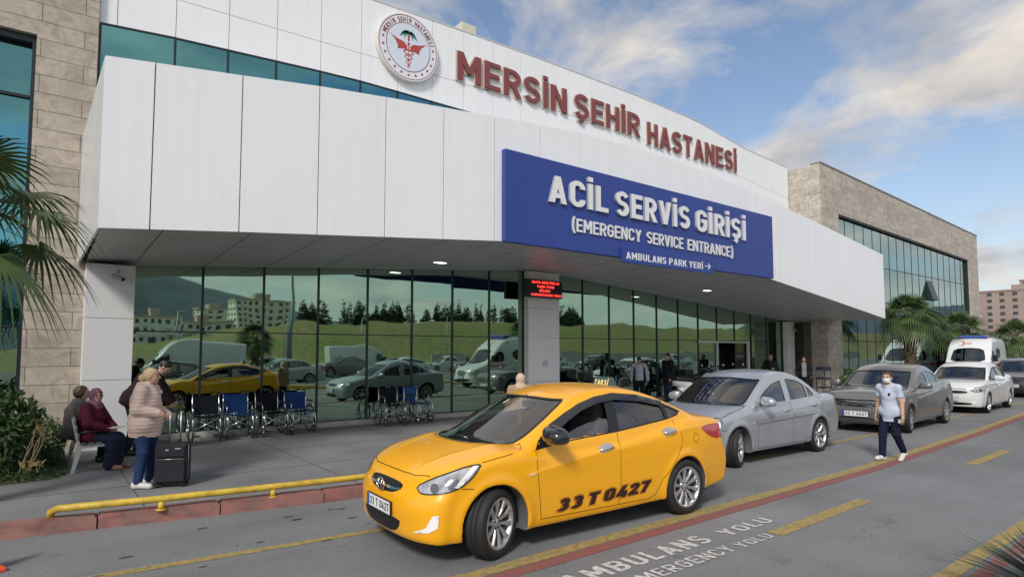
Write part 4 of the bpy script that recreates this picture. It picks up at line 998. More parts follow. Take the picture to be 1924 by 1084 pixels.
def build_sedan(root,c,F,paint,h=.0125,S=1,detail=2):
    f=sedan_field(c); fs=lambda p:f(p,False); L_=c['L']
    V,Q=mesh_field(f,(-.1,-1.0,.1),(L_+.15,1.0,1.6),h)
    C_=V[Q].mean(1); keep=np.ones(len(Q),bool); gn=grad(f,C_,.01)
    up=C_[:,2]>.8
    front_half=C_[:,0]<c['mid']
    for k in ('dlo',):
        ins=pip(shrink(F['dlo'],.014),C_[:,[0,2]])&(np.abs(gn[:,1])>.35); keep&=~(ins&up)
    wsm=pip(shrink(F['ws'],.016),C_[:,:2])&up&(gn[:,2]>.2)&front_half; rgm=pip(shrink(F['rg'],.016),C_[:,:2])&up&(gn[:,2]>.2)&~front_half
    keep&=~(wsm|rgm)
    keep&=~((C_[:,2]<c['bot'](C_[:,0])+.015)&(gn[:,2]<-.7))
    dm=np.full(len(Q),-1)
    side=np.abs(gn[:,1])>.4
    for i,k in enumerate(('fdoor','rdoor')):
        ins=pip(F[k],C_[:,[0,2]])&side&keep; dm[ins&(C_[:,1]<0)]=i*2; dm[ins&(C_[:,1]>0)]=i*2+1
    # the inside of the wheel arches is dark plastic
    arch=np.zeros(len(Q),bool)
    for ax in (c['front_axle'],c['rear_axle']):
        r=np.hypot(C_[:,0]-ax,C_[:,2]-c['wz']); arch|=(r<c['arch']+.006)&(np.abs(gn[:,1])<.6)&(np.abs(C_[:,1])<.83)&(C_[:,2]<c['wz']+c['arch'])|((r<c['arch'])&(np.abs(C_[:,1])<.56))
    def sub(m): 
        q=Q[m]; u,inv=np.unique(q,return_inverse=True); return V[u],inv.reshape(-1,4)
    body=smooth_obj('body',sub(keep&(dm<0)&~arch),paint,root)
    for xs_,ys_ in ((0,0),(0,1),(1,0),(1,1)):
        mm=keep&arch&((C_[:,0]>c['mid'])==bool(xs_))&((C_[:,1]>0)==bool(ys_))
        if mm.any(): smooth_obj('wheel_arch_liner',sub(mm),interior,root)
    names=[]
    doors={}
    for i in range(4):
        m=keep&(dm==i)
        if m.any(): doors[i]=smooth_obj('door',sub(m),paint,root)
    # cabin lining
    m=keep&~arch&(C_[:,2]>.5)&(C_[:,0]>1.15)&(C_[:,0]<3.9)
    v,q=sub(m); g=grad(f,v,.01); g/=np.linalg.norm(g,axis=1)[:,None]+1e-9; smooth_obj('cabin_lining',(v-g*.02,q[:,::-1]),interior,root)
    bm=BM(); box(bm,.9,3.9,-.72,.72,.20,.24); box(bm,.55,1.05,-.6,.6,.3,.72); obj('floor_pan',bm,interior,root)
    seats(root,*F.get('seats',(1.95,2.75)))
    # glazing
    fw,rw_,qw=F['fwin'],F['rwin'],F.get('quarter')
    holes=[F.get('fwin_full',fw),rw_]+([qw] if qw else [])
    fr=patch_vf(fs,F['dlo'],'L',.0025,.05,holes); smooth_obj('window_surround',fr,F.get('surround',trim_black),root,True)
    for w_ in [fw,rw_]+([qw] if qw else []):
        vf=patch_vf(fs,w_,'L',-.006,.06); o=smooth_obj('side_window',vf,F.get('side_glass',car_glass),root); o2=smooth_obj('side_window',mir(vf),F.get('side_glass',car_glass),root)
    if detail>1 and F.get('visor'):
        vf=patch_vf(fs,F['visor'],'L',.022,.05); smooth_obj('rain_visor',vf,mat('smoked_plastic',(.02,.022,.028),.12,coat=.5),root,True)
    for key,nm,mp in (('ws','windscreen','T'),('rg','rear_window','T')):
        inner=shrink(F[key],.03); o=smooth_obj(nm,patch_vf(fs,inner,mp,-.005,.07),car_glass if key=='ws' else car_tint,root)
        smooth_obj('glass_border',patch_vf(fs,F[key],mp,.0022,.06,[shrink(F[key],.028)]),trim_black,o)
    # seams
    ss=[strip_vf(fs,l,mp,.006,.0014) for mp,l in F['seams']]; L2=[]
    for (mp,l),s in zip(F['seams'],ss):
        L2.append(s)
        if mp in('L','DF','DR'): L2.append(mir(s))
    smooth_obj('panel_gaps',join(*L2),seam_m,body)
    if F.get('moulding'):
        for l in F['moulding']: smooth_obj('door_moulding',strip_vf(fs,l,'L',.045,.018),F.get('mould_mat',paint),root,True)
    # lamps
    for s in (0,1):
        T_=(lambda v:v) if s==0 else mir
        o=smooth_obj('headlight',T_(patch_vf(fs,F['headlight'],'DF',.003,.03)),lens_clear,root)
        smooth_obj('headlight_rim',T_(patch_vf(fs,F['headlight'],'DF',.0045,.03,[shrink(F['headlight'],.010)])),trim_black if not F.get('rim_grey') else alu,o)
        for (cu,cz,rr,mm) in F.get('bowls',()):
            ring=[(cu+rr*math.cos(t),cz+rr*math.sin(t)) for t in np.arange(0,6.28,.35)]; smooth_obj('headlight_bowl',T_(patch_vf(fs,ring,'DF',.005,.02)),lens_inner if mm==0 else lens_white,o)
        if F.get('drl'): smooth_obj('light_strip',T_(patch_vf(fs,F['drl'],'DF',.006,.02)),lens_white,o)
        smooth_obj('tail_light',T_(patch_vf(fs,F['tail'],'DR',.004,.04)),lens_red,root)
        if F.get('fog'): smooth_obj('fog_light',T_(patch_vf(fs,F['fog'],'DF',.006,.02)),F.get('fog_mat',lens_white),root)
        if F.get('sidelamp'): smooth_obj('side_indicator',T_(patch_vf(fs,F['sidelamp'],'L',.004,.02)),mat('indicator',(.75,.55,.3),.3),root)
    # grilles
    for key in ('grille','lgrille'):
        if F.get(key):
            o=smooth_obj(key.replace('lgrille','lower_grille'),patch_vf(fs,F[key],'F',.004,.04),trim_black,root)
            sl=[]
            z0=min(q[1] for q in F[key]); z1_=max(q[1] for q in F[key])
            for z in np.arange(z0+.028,z1_-.012,F.get('slat',.03)):
                ys=[y for y in np.arange(-.9,.9,.01) if pip(shrink(F[key],.012),np.array([[y,z]]))[0]]
                if len(ys)>3: sl.append(strip_vf(fs,[(ys[0],z),(ys[-1],z)],'F',.008,.012))
            if sl: smooth_obj('grille_slats',join(*sl),F.get('slat_mat',blackp),o)
            if key=='grille' and F.get('chrome_bar'):
                for l in F['chrome_bar']: smooth_obj('chrome_bar',strip_vf(fs,l,'F',.012,.014),chrome,o)
    # handles
    for i,(x,z,dz) in enumerate(F['handles']):
        for s in (-1,1):
            p,_=shoot(fs,[(x,s*1.3,z)],(0,-s,0),3,300); y=p[0][1]
            bm=BM(); hw=.10
            tube(bm,[(x-hw,y+s*.004,z-dz),(x-hw*.8,y+s*.028,z-dz*.8),(x,y+s*.034,z),(x+hw*.8,y+s*.028,z+dz*.8),(x+hw,y+s*.004,z+dz)],[.008,.014,.015,.014,.008],10)
            par=doors.get(i*2+(0 if s<0 else 1),root); obj('door_handle',bm,F.get('handle_mat',paint),par)
            if F.get('handle_cup'):
                vs=[(x+.105*math.cos(t)*(1 if abs(math.cos(t))>.5 else .9),z+dz*math.cos(t)+.038*math.sin(t)) for t in np.arange(0,6.28,.4)]
                vf=patch_vf(fs,vs,'L',.003,.03); vf=vf if s<0 else mir(vf); smooth_obj('handle_cup',vf,F['handle_cup'],par)
    # mirrors
    mx,my,mz=F['mirror']
    msx,msy,msz=F.get('mirror_size',(.085,.125,.078))
    for s in ((-1,) if F.get('one_mirror') else (-1,1)):
        bm=BM(); bmesh.ops.create_uvsphere(bm,u_segments=24,v_segments=16,radius=1)
        for v in bm.verts:
            sq=lambda t:math.copysign(abs(t)**.72,t)
            v.co=Vector((mx+sq(v.co.x)*msx*(1 if v.co.x<0 else .55),s*(my+sq(v.co.y)*msy),mz+sq(v.co.z)*msz*(1-.22*v.co.y)-.012*v.co.y))
        o=obj('door_mirror',bm,F.get('mirror_mat',paint),root,True)
        bm=BM(); prism(bm,[(mx-.03,mz-.07),(mx+.05,mz-.07),(mx+.04,mz-.02),(mx-.01,mz-.02)],'y',min(s*(my-.16),s*(my-.02)),max(s*(my-.16),s*(my-.02))); obj('mirror_arm',bm,trim_black,o)
        bm=BM(); bmesh.ops.create_circle(bm,cap_ends=True,segments=20,radius=1)
        for v in bm.verts: v.co=Vector((mx+.047,s*(my+v.co.x*.105),mz+v.co.y*.060))
        obj('mirror_glass',bm,chrome,o)
    for (x,y,st) in ((c['front_axle'],-1,F.get('steer',0)),(c['front_axle'],1,F.get('steer',0)),(c['rear_axle'],-1,0),(c['rear_axle'],1,0)):
        add_wheel(root,x,y*F.get('track',.735),c['wr'],c['wr'],F.get('tw',.195),F['wheel'],st,spin=.25*x)
    if F.get('plate_z'): plate(root,fs,'F',F['plate_z'],0,F.get('plate_txt','33 T 0427'))
    if F.get('rplate_z'): plate(root,fs,'B',F['rplate_z'],0,F.get('plate_txt','33 T 0427'),name='rear_plate')
    # wipers
    wl_=[]
    for a,b in F.get('wipers',()): 
        o=strip_vf(fs,[a,b],'T',.016,.022); wl_.append(o)
    if wl_: smooth_obj('wipers',join(*wl_),trim_black,root)
    root.scale=(S,S,S)
    return fs
# ---------------------------------------------------------------- the yellow taxi
taxi_paint=mat('taxi_yellow',(.86,.40,.002),.3,coat=.7,spec=.5)
AF=dict(
 dlo=[(1.30,.90),(1.36,.975),(1.54,1.103),(1.74,1.2),(1.95,1.285),(2.2,1.345),(2.47,1.372),(2.65,1.362),(2.83,1.338),(3.02,1.30),(3.2,1.252),(3.35,1.198),(3.50,1.135),(3.42,1.095),(3.22,1.062),(2.8,1.025),(2.38,.988),(2.0,.968),(1.72,.95),(1.5,.925)],
 fwin_full=[(1.46,.955),(1.56,1.078),(1.74,1.17),(1.92,1.238),(2.12,1.288),(2.33,1.31),(2.285,.998),(1.75,.962)],
 fwin=[(1.46,.955),(1.54,.99),(1.73,1.02),(1.85,1.065),(2.04,1.107),(2.19,1.124),(2.303,1.128),(2.285,.998),(1.75,.962)],
 rwin=[(2.47,1.316),(2.66,1.31),(2.86,1.282),(3.16,1.215),(3.185,1.15),(3.19,1.078),(2.43,1.008)],
 quarter=[(3.24,1.205),(3.33,1.178),(3.455,1.13),(3.39,1.108),(3.26,1.082)],
 visor=[(1.40,.99),(1.54,1.10),(1.74,1.197),(1.95,1.283),(2.2,1.344),(2.47,1.371),(2.83,1.338),(3.2,1.252),(3.19,1.20),(2.85,1.268),(2.47,1.302),(2.2,1.275),(1.97,1.218),(1.76,1.132),(1.56,1.03)],
 ws=rnd([(.815,0),(.845,.28),(.93,.45),(1.05,.57),(1.20,.635),(1.50,.60),(1.72,.56),(1.90,.515),(1.84,.42),(1.79,.25),(1.765,0),(1.79,-.25),(1.84,-.42),(1.90,-.515),(1.72,-.56),(1.50,-.60),(1.20,-.635),(1.05,-.57),(.93,-.45),(.845,-.28)],1),
 rg=rnd([(3.08,0),(3.06,.30),(3.02,.50),(3.4,.56),(3.75,.56),(3.86,.45),(3.93,.2),(3.94,0),(3.93,-.2),(3.86,-.45),(3.75,-.56),(3.4,-.56),(3.02,-.50),(3.06,-.30)],1),
 fdoor=[(1.295,.905),(1.282,.78),(1.29,.65),(1.336,.275),(2.33,.268),(2.357,.432),(2.358,.81),(2.384,.985),(2.0,.965),(1.5,.92)],
 rdoor=[(2.39,.99),(2.364,.81),(2.363,.432),(2.34,.268),(2.80,.262),(2.90,.30),(3.0,.444),(3.13,.547),(3.26,.686),(3.347,.833),(3.331,.969),(3.30,1.06),(3.2,1.055),(2.8,1.02)],
 headlight=rnd(uDF((.206,-.508,.661),(.201,-.587,.608),(.236,-.668,.605),(.342,-.785,.623),(.478,-.819,.66),(.579,-.826,.723),(.652,-.823,.79),(.709,-.8,.845),(.577,-.769,.836),(.427,-.722,.789),(.305,-.631,.738)),1),
 bowls=[(.86,.70,.052,0),(.70,.662,.040,0)],
 drl=uDF((.47,-.80,.665),(.56,-.815,.735),(.66,-.81,.83),(.62,-.79,.83),(.52,-.79,.745),(.44,-.785,.672)),
 tail=rnd(uDR((3.711,-.797,.941),(3.85,-.78,.965),(4.02,-.74,.965),(4.16,-.60,.96),(4.26,-.50,.93),(4.24,-.55,.84),(4.06,-.775,.785),(3.93,-.79,.815),(3.805,-.797,.872)),1),
 fog=uDF((.153,-.556,.286),(.21,-.692,.341),(.246,-.749,.447),(.29,-.785,.454),(.283,-.775,.348),(.229,-.718,.305)),
 sidelamp=rnd([(1.175,.695),(1.20,.712),(1.262,.712),(1.255,.692),(1.20,.685)],1),
 grille=rnd([(-.35,.64),(-.25,.662),(0,.668),(.25,.662),(.35,.64),(.30,.59),(.2,.562),(0,.552),(-.2,.562),(-.30,.59)],2), chrome_bar=[[(-.33,.61),(-.26,.596),(-.15,.594),(-.1,.6)],[(.33,.61),(.26,.596),(.15,.594),(.1,.6)]],
 lgrille=rnd([(-.40,.372),(0,.352),(.40,.372),(.37,.29),(.27,.238),(0,.228),(-.27,.238),(-.37,.29)],1), slat=.026,
 seams=[('L',[(1.30,.90),(1.283,.78),(1.29,.65),(1.336,.275)]),('L',[(2.385,.985),(2.360,.81),(2.359,.432),(2.335,.268)]),('L',[(3.30,1.06),(3.331,.97),(3.347,.833),(3.32,.76),(3.26,.686),(3.13,.547),(3.0,.444),(2.90,.30),(2.80,.262)]),('L',[(1.336,.272),(2.0,.268),(2.80,.262)]),
  ('L',[(3.545+.055+.048*math.cos(t),.835+.052*math.sin(t)) for t in np.arange(0,6.4,.4)]),
  ('T',[(.24,-.42),(.225,-.2),(.222,0),(.225,.2),(.24,.42)]),('T',[(.24,-.42),(.30,-.60)]),('T',[(.24,.42),(.30,.60)]),('DF',uDF((.70,-.80,.85),(.85,-.80,.872),(1.03,-.795,.895),(1.15,-.76,.925),(1.21,-.66,.96))),('DF',uDF((.478,-.822,.655),(.60,-.84,.64))),
  ('T',[(1.21,-.67),(1.05,-.60),(.91,-.47),(.83,-.29),(.80,0),(.83,.29),(.91,.47),(1.05,.60),(1.21,.67)])],
 handles=[(2.17,.852,.016),(3.145,.942,.010)],handle_mat=mat('handle_chrome',(.75,.75,.74),.22,metal=.9),handle_cup=mat('handle_cup_chrome',(.62,.62,.61),.3,metal=.8),
 one_mirror=1,mirror_size=(.13,.14,.085),mirror=(1.45,.94,1.04),mirror_mat=mat('mirror_black',(.012,.013,.016),.15,coat=1),wheel='ten',steer=R(-24)*-1,track=.742,tw=.205,plate_z=.432,rplate_z=.78,
 wipers=[((.90,-.05),(1.04,-.50)),((.86,.45),(.93,-.12))])
ac=accent(); ac['wr']=.305
taxi=empty('taxi',(2.513,5.389,0),R(-2.84),'bright yellow taxi sedan with 33 T 0427 written along its doors, nearest the camera','taxi')
tf=build_sedan(taxi,ac,AF,taxi_paint,.0125,1.022)
# door number, brown italic numerals with an outline, laid on the door skin
def skin_text(s,x0,x1,z0,zh,slope,shear,t,m,off,parent,name,fat=0):
    lay=[]; wd=0
    for ch in s:
        lay.append((ch,wd)); wd+=(.16 if ch==' ' else glyph(ch,t)[0]+.09)
    for ch,cx in lay:
        if ch==' ': continue
        bm=BM(); glyph_into(bm,ch,cx,t,0,fat); bmesh.ops.subdivide_edges(bm,edges=list(bm.edges),cuts=1)
        P=[(x0+v.co.x/wd*(x1-x0)+shear*v.co.y*zh,-1.3,z0+slope*(v.co.x/wd*(x1-x0))+v.co.y*zh) for v in bm.verts]
        Q,_=shoot(tf,P,(0,1,0),3,220); g=grad(tf,Q); g/=np.linalg.norm(g,axis=1)[:,None]
        for v,q,n in zip(bm.verts,Q,g): k=v.co.z; v.co=Vector(q+n*(off+.0012+k*1.0))
        bmesh.ops.recalc_face_normals(bm,faces=bm.faces); obj(name,bm,m,parent)
skin_text('33 T 0427',1.50,2.80,.302,.130,.028,.34,.24,mat('gold_outline',(.48,.17,.01),.5),.0012,taxi,'number_outline',fat=.05)
skin_text('33 T 0427',1.507,2.80,.309,.117,.028,.34,.24,mat('brown_numerals',(.035,.010,.006),.5),.0036,taxi,'door_numeral')
# emblem on the grille
p,_=shoot(tf,[(-.6,0,.60)],(1,0,0),3,300); gx=p[0][0]-.02
bm=BM(); tube(bm,[(gx,.085*math.cos(t),.61+.052*math.sin(t)) for t in np.arange(0,6.28,.3)],.008,8,closed=True)
for a,b in (((.045,.572),(.028,.648)),((-.045,.648),(-.028,.572)),((.034,.602),(-.034,.618))): tube(bm,[(gx-.004,a[0],a[1]),(gx-.004,b[0],b[1])],.0085,8)
obj('front_badge',bm,chrome,taxi)
# roof sign
rs=empty('roof_sign'); rs.parent=taxi; rs.location=(2.95,0,1.405)
bm=BM(); prism(bm,[(-.17,0),(.17,0),(.11,.115),(-.11,.115)],'x',-.055,.055); 
for v in bm.verts: v.co=Vector((v.co.x*(1-.35*v.co.z/.115),v.co.y,v.co.z))
obj('lamp_box',bm,mat('roof_sign_green',(.05,.08,.09),.2,coat=.6,alpha=1),rs)
bm,wd=word_bm('TAKSİ',.20,1,.16)
for v in bm.verts: v.co=Vector((-.058+v.co.y*.018,.115-v.co.x*.235/wd,.022+v.co.y*.062)) if False else Vector((-.0605+.020*v.co.y-.003*v.co.z,.118-v.co.x*.236/wd,.024+v.co.y*.060))
bmesh.ops.recalc_face_normals(bm,faces=bm.faces); obj('sign_text',bm,mat('sign_yellow',(.75,.62,.25),.5),rs)
bm=BM(); box(bm,-.07,.07,-.19,.19,-.02,.004); obj('sign_base',bm,blackp,rs)
# things hanging in the windscreen
bm=BM(); box(bm,1.62,1.635,-.10,-.055,1.05,1.19); obj('windscreen_tag',bm,mat('tag_yellow',(.75,.72,.25),.6),taxi)
bm=BM(); box(bm,1.80,1.83,-.11,.11,1.22,1.29,.01); cyl(bm,(1.80,0,1.29),(1.78,0,1.36),.01); obj('rear_view_mirror',bm,blackp,taxi)
# ---------------------------------------------------------------- other sedans
silver_p=mat('silver_paint',(.46,.49,.53),.32,metal=.55,coat=.8,noise=(3,.06)); grey_p=mat('grey_paint',(.20,.195,.185),.3,metal=.5,coat=.9); white_p=mat('white_paint',(.66,.67,.67),.3,coat=1); dark_p=mat('charcoal_paint',(.035,.038,.045),.25,metal=.4,coat=1)
EF=dict(
 dlo=[(1.37,.91),(1.42,.98),(1.60,1.10),(1.78,1.19),(1.96,1.262),(2.15,1.31),(2.34,1.332),(2.55,1.338),(2.76,1.322),(2.95,1.28),(3.11,1.215),(3.25,1.13),(3.335,1.055),(3.33,.985),(2.9,.965),(2.3,.94),(1.9,.925)],
 fwin=[(1.50,.955),(1.56,1.045),(1.75,1.145),(2.03,1.25),(2.33,1.302),(2.265,.955),(1.92,.945)],
 rwin=[(2.49,1.312),(2.60,1.314),(2.8,1.288),(2.95,1.248),(3.045,1.195),(3.045,.988),(2.43,.962)],
 quarter=[(3.09,1.18),(3.18,1.13),(3.275,1.05),(3.28,1.0),(3.09,.99)],
 ws=rnd([(.90,0),(.93,.28),(1.0,.5),(1.10,.62),(1.22,.675),(1.5,.64),(1.75,.60),(1.86,.575),(1.78,.45),(1.74,.25),(1.72,0),(1.74,-.25),(1.78,-.45),(1.86,-.575),(1.75,-.60),(1.5,-.64),(1.22,-.675),(1.10,-.62),(1.0,-.5),(.93,-.28)],1),
 rg=rnd([(3.08,0),(3.05,.30),(3.0,.50),(3.3,.58),(3.6,.58),(3.66,.4),(3.68,.2),(3.68,0),(3.68,-.2),(3.66,-.4),(3.6,-.58),(3.3,-.58),(3.0,-.50),(3.05,-.30)],1),
 fdoor=[(1.37,.88),(1.33,.75),(1.32,.54),(1.35,.25),(2.40,.245),(2.405,.585),(2.393,.95),(1.9,.925)],
 rdoor=[(2.40,.95),(2.412,.585),(2.407,.245),(2.85,.245),(3.0,.33),(3.10,.45),(3.2,.52),(3.36,.68),(3.43,.80),(3.42,.97),(3.3,.985)],
 headlight=rnd(uDF((.14,-.50,.66),(.20,-.60,.575),(.28,-.75,.60),(.33,-.785,.615),(.44,-.805,.70),(.455,-.78,.745),(.43,-.715,.785),(.33,-.66,.765),(.22,-.56,.72)),1),
 bowls=[(.78,.68,.062,1),(.60,.66,.045,0)],
 tail=rnd(uDR((3.95,-.76,.93),(4.05,-.72,.93),(4.13,-.62,.90),(4.15,-.60,.72),(4.08,-.72,.66),(4.0,-.77,.78)),1),
 sidelamp=rnd([(1.15,.655),(1.17,.675),(1.23,.675),(1.225,.652)],1),
 grille=rnd([(-.36,.66),(0,.69),(.36,.66),(.32,.60),(0,.585),(-.32,.60)],1), lgrille=rnd([(-.45,.34),(.45,.34),(.40,.24),(-.40,.24)],1),
 seams=[('L',[(1.36,.90),(1.33,.75),(1.32,.54),(1.35,.25)]),('L',[(2.393,.95),(2.408,.585),(2.405,.245)]),('L',[(3.34,.985),(3.42,.97),(3.43,.80),(3.36,.68),(3.2,.52),(3.10,.45),(3.0,.33),(2.85,.245),(1.35,.245)]),
  ('DF',uDF((.45,-.76,.77),(.7,-.78,.84),(1.0,-.78,.89),(1.15,-.73,.925))),('DF',uDF((.33,-.80,.60),(.50,-.84,.588))),('T',[(.15,-.45),(.12,-.2),(.11,0),(.12,.2),(.15,.45)]),('T',[(1.2,-.70),(1.08,-.63),(.98,-.50),(.90,-.28),(.87,0),(.90,.28),(.98,.50),(1.08,.63),(1.2,.70)])],
 handles=[(2.20,.815,.008),(3.14,.858,.008)],moulding=[[(1.30,.668),(2.38,.70)],[(2.43,.702),(3.25,.735)]],
 mirror=(1.50,.93,.985),wheel='seven',steer=R(22),track=.735,tw=.195,plate_z=.45,rplate_z=.55,
 wipers=[((.98,-.05),(1.06,-.55)),((.95,.45),(.97,-.08))])
ec=era(); ec['wr']=.30
def dup_feats(F,**k): G=dict(F); G.update(k); return G
silver=empty('silver_sedan',(8.119,6.419,0),-.0232,'silver sedan with turned front wheels parked directly behind the yellow taxi','car')
build_sedan(silver,ec,dup_feats(EF,surround=silver_p,side_glass=car_tint,plate_txt='33 D 9124'),silver_p,.02,1.036)
BF=dup_feats(EF,
 dlo=[(1.30,.93),(1.45,1.03),(1.62,1.12),(1.85,1.215),(2.1,1.285),(2.35,1.32),(2.6,1.328),(2.9,1.305),(3.15,1.25),(3.4,1.155),(3.58,1.05),(3.55,1.01),(3.2,.99),(2.5,.965),(1.9,.945)],
 fwin=[(1.50,.965),(1.62,1.07),(1.80,1.16),(2.06,1.24),(2.36,1.285),(2.33,.985),(1.9,.97)],
 rwin=[(2.46,1.29),(2.65,1.292),(2.9,1.268),(3.12,1.215),(3.14,1.015),(2.44,.99)],
 quarter=[(3.19,1.195),(3.36,1.125),(3.48,1.045),(3.2,1.02)],
 ws=[(a-.02,b) for a,b in EF['ws']],rg=[(a+.14,b) for a,b in EF['rg']],
 fdoor=[(1.38,.92),(1.33,.75),(1.32,.54),(1.35,.25),(2.44,.245),(2.445,.585),(2.42,.965),(1.9,.94)],
 rdoor=[(2.43,.965),(2.452,.585),(2.447,.245),(2.95,.245),(3.08,.36),(3.16,.50),(3.38,.62),(3.52,.80),(3.56,1.0),(3.2,.985)],
 headlight=rnd(uDF((.12,-.50,.70),(.16,-.60,.62),(.30,-.78,.63),(.45,-.80,.70),(.74,-.81,.83),(.60,-.80,.825),(.40,-.75,.79),(.25,-.65,.765)),1),
 bowls=[(.72,.69,.045,0),(.90,.72,.045,1)],
 tail=rnd(uDR((4.0,-.79,.93),(4.15,-.75,.96),(4.30,-.60,.95),(4.32,-.60,.78),(4.2,-.74,.74),(4.08,-.79,.80)),1),
 fog=rnd(uDF((.10,-.56,.30),(.16,-.68,.30),(.16,-.68,.36),(.10,-.56,.36)),1),
 grille=rnd([(-.52,.685),(-.46,.70),(0,.71),(.46,.70),(.52,.685),(.42,.56),(-.42,.56)],1),slat=.028,slat_mat=chrome,
 lgrille=rnd([(-.62,.335),(.62,.335),(.55,.22),(-.55,.22)],1),
 seams=[('L',[(1.37,.93),(1.33,.75),(1.32,.54),(1.35,.25)]),('L',[(2.42,.965),(2.448,.585),(2.445,.245)]),('L',[(3.56,1.0),(3.52,.80),(3.38,.62),(3.16,.50),(3.08,.36),(2.95,.245),(1.35,.245)]),
  ('DF',uDF((.74,-.80,.85),(1.0,-.80,.90),(1.15,-.75,.93))),('T',[(.10,-.45),(.08,-.2),(.075,0),(.08,.2),(.10,.45)]),('T',[(a-.02,b) for a,b in [(1.2,-.70),(1.08,-.63),(.98,-.50),(.90,-.28),(.87,0),(.90,.28),(.98,.50),(1.08,.63),(1.2,.70)]])],
 handles=[(2.24,.85,.008),(3.26,.88,.008)],moulding=None,wheel='cap',steer=R(8),plate_z=.41,rplate_z=.75,quarter_=1,mirror=(1.52,.955,1.0))
bc=booted(); bc['wr']=.30
grey=empty('grey_sedan',(14.843,6.258,0),.0501,'grey brown sedan with wide chrome slatted grille parked behind the silver sedan','car')
build_sedan(grey,bc,dup_feats(BF,track=.74,surround=grey_p),grey_p,.022,1.054)
wc=booted(); wc['wr']=.305
white=empty('white_sedan',(21.68,6.49,0),.045,'white sedan with slim dark grille parked third in the row behind the grey sedan','car')
WF=dup_feats(BF,grille=rnd([(-.50,.655),(0,.665),(.50,.655),(.46,.575),(-.46,.575)],1),lgrille=rnd([(-.60,.33),(.60,.33),(.55,.25),(-.55,.25)],1),slat_mat=blackp,wheel='eight',plate_z=.43,steer=0,plate_txt='33 F 2083')
build_sedan(white,wc,WF,white_p,.025,1.03)
def recolour(root,old,new):
    for o in [root]+list(root.children_recursive):
        if o.type=='MESH':
            for s_ in o.material_slots:
                if s_.material==old: s_.link='OBJECT'; s_.material=new
def park(src,old,new,x,y,rz,label,group=None,S=None,name=None):
    c=copy_tree(src); c.location=(x,y,0); c.rotation_euler=(0,0,rz); recolour(c,old,new); c['label']=label
    if name: c.name=name
    if group: c['group']=group
    if S: c.scale=(S,)*3
    return c
park(silver,silver_p,dark_p,30.6,7.0,.05,'dark car parked last in the row behind the white sedan at the right edge',S=1.05,name='dark_sedan')
# ---------------------------------------------------------------- ambulance
amb_w=mat('ambulance_white',(.68,.69,.69),.3,coat=.8); amb_r=mat('ambulance_red',(.45,.03,.03),.4)
def van_field(c):
    T=Cv((-.3,.3),(-.02,.60),(.05,.92),(.15,1.03),(.5,1.16),(.78,1.26),(.95,1.42),(1.25,1.78),(1.5,2.06),(1.75,2.28),(2.1,2.45),(2.6,2.53),(4.5,2.55),(5.8,2.50),(6.1,2.2))
    nose=Cv((.1,.12),(.3,.04),(.5,.0),(.75,.02),(.95,.08),(1.2,.4),(1.6,.9),(2.6,1.6))
    sec=Cv((.1,.90),(.3,.97),(.7,.985),(1.2,.975),(1.7,.95),(2.1,.915),(2.4,.86),(2.6,.78))
    plan=Cv((-.1,.90),(.4,.95),(1.0,.985),(2.0,1.0),(6.2,1.0))
    def f(p,arches=True):
        x,y,z=p[:,0],np.abs(p[:,1]),p[:,2]; yn=y/.95
        W=sec(z)*plan(x)
        for ax in (1.0,4.6):
            r=np.hypot(x-ax,z-.35); W=W+.018*np.exp(-((r-.43)/.06)**2)
        xs=x-.16*yn**2*(x<2.2)
        d=smax(y-W,(z-T(xs)+.05*yn**2)*.8,.10); d=smax(d,(nose(z)+.07*yn**2+.26*yn**5)-x,.06); d=smax(d,x-5.85+.03*yn**6,.05); d=smax(d,.30-z,.03)
        if arches:
            for ax in (1.0,4.6):
                r=np.hypot(x-ax,z-.35); d=np.maximum(d,-np.maximum(r-.40,.60-y))
        return d
    return f
vf_=van_field(None); vs_=lambda p:vf_(p,False)
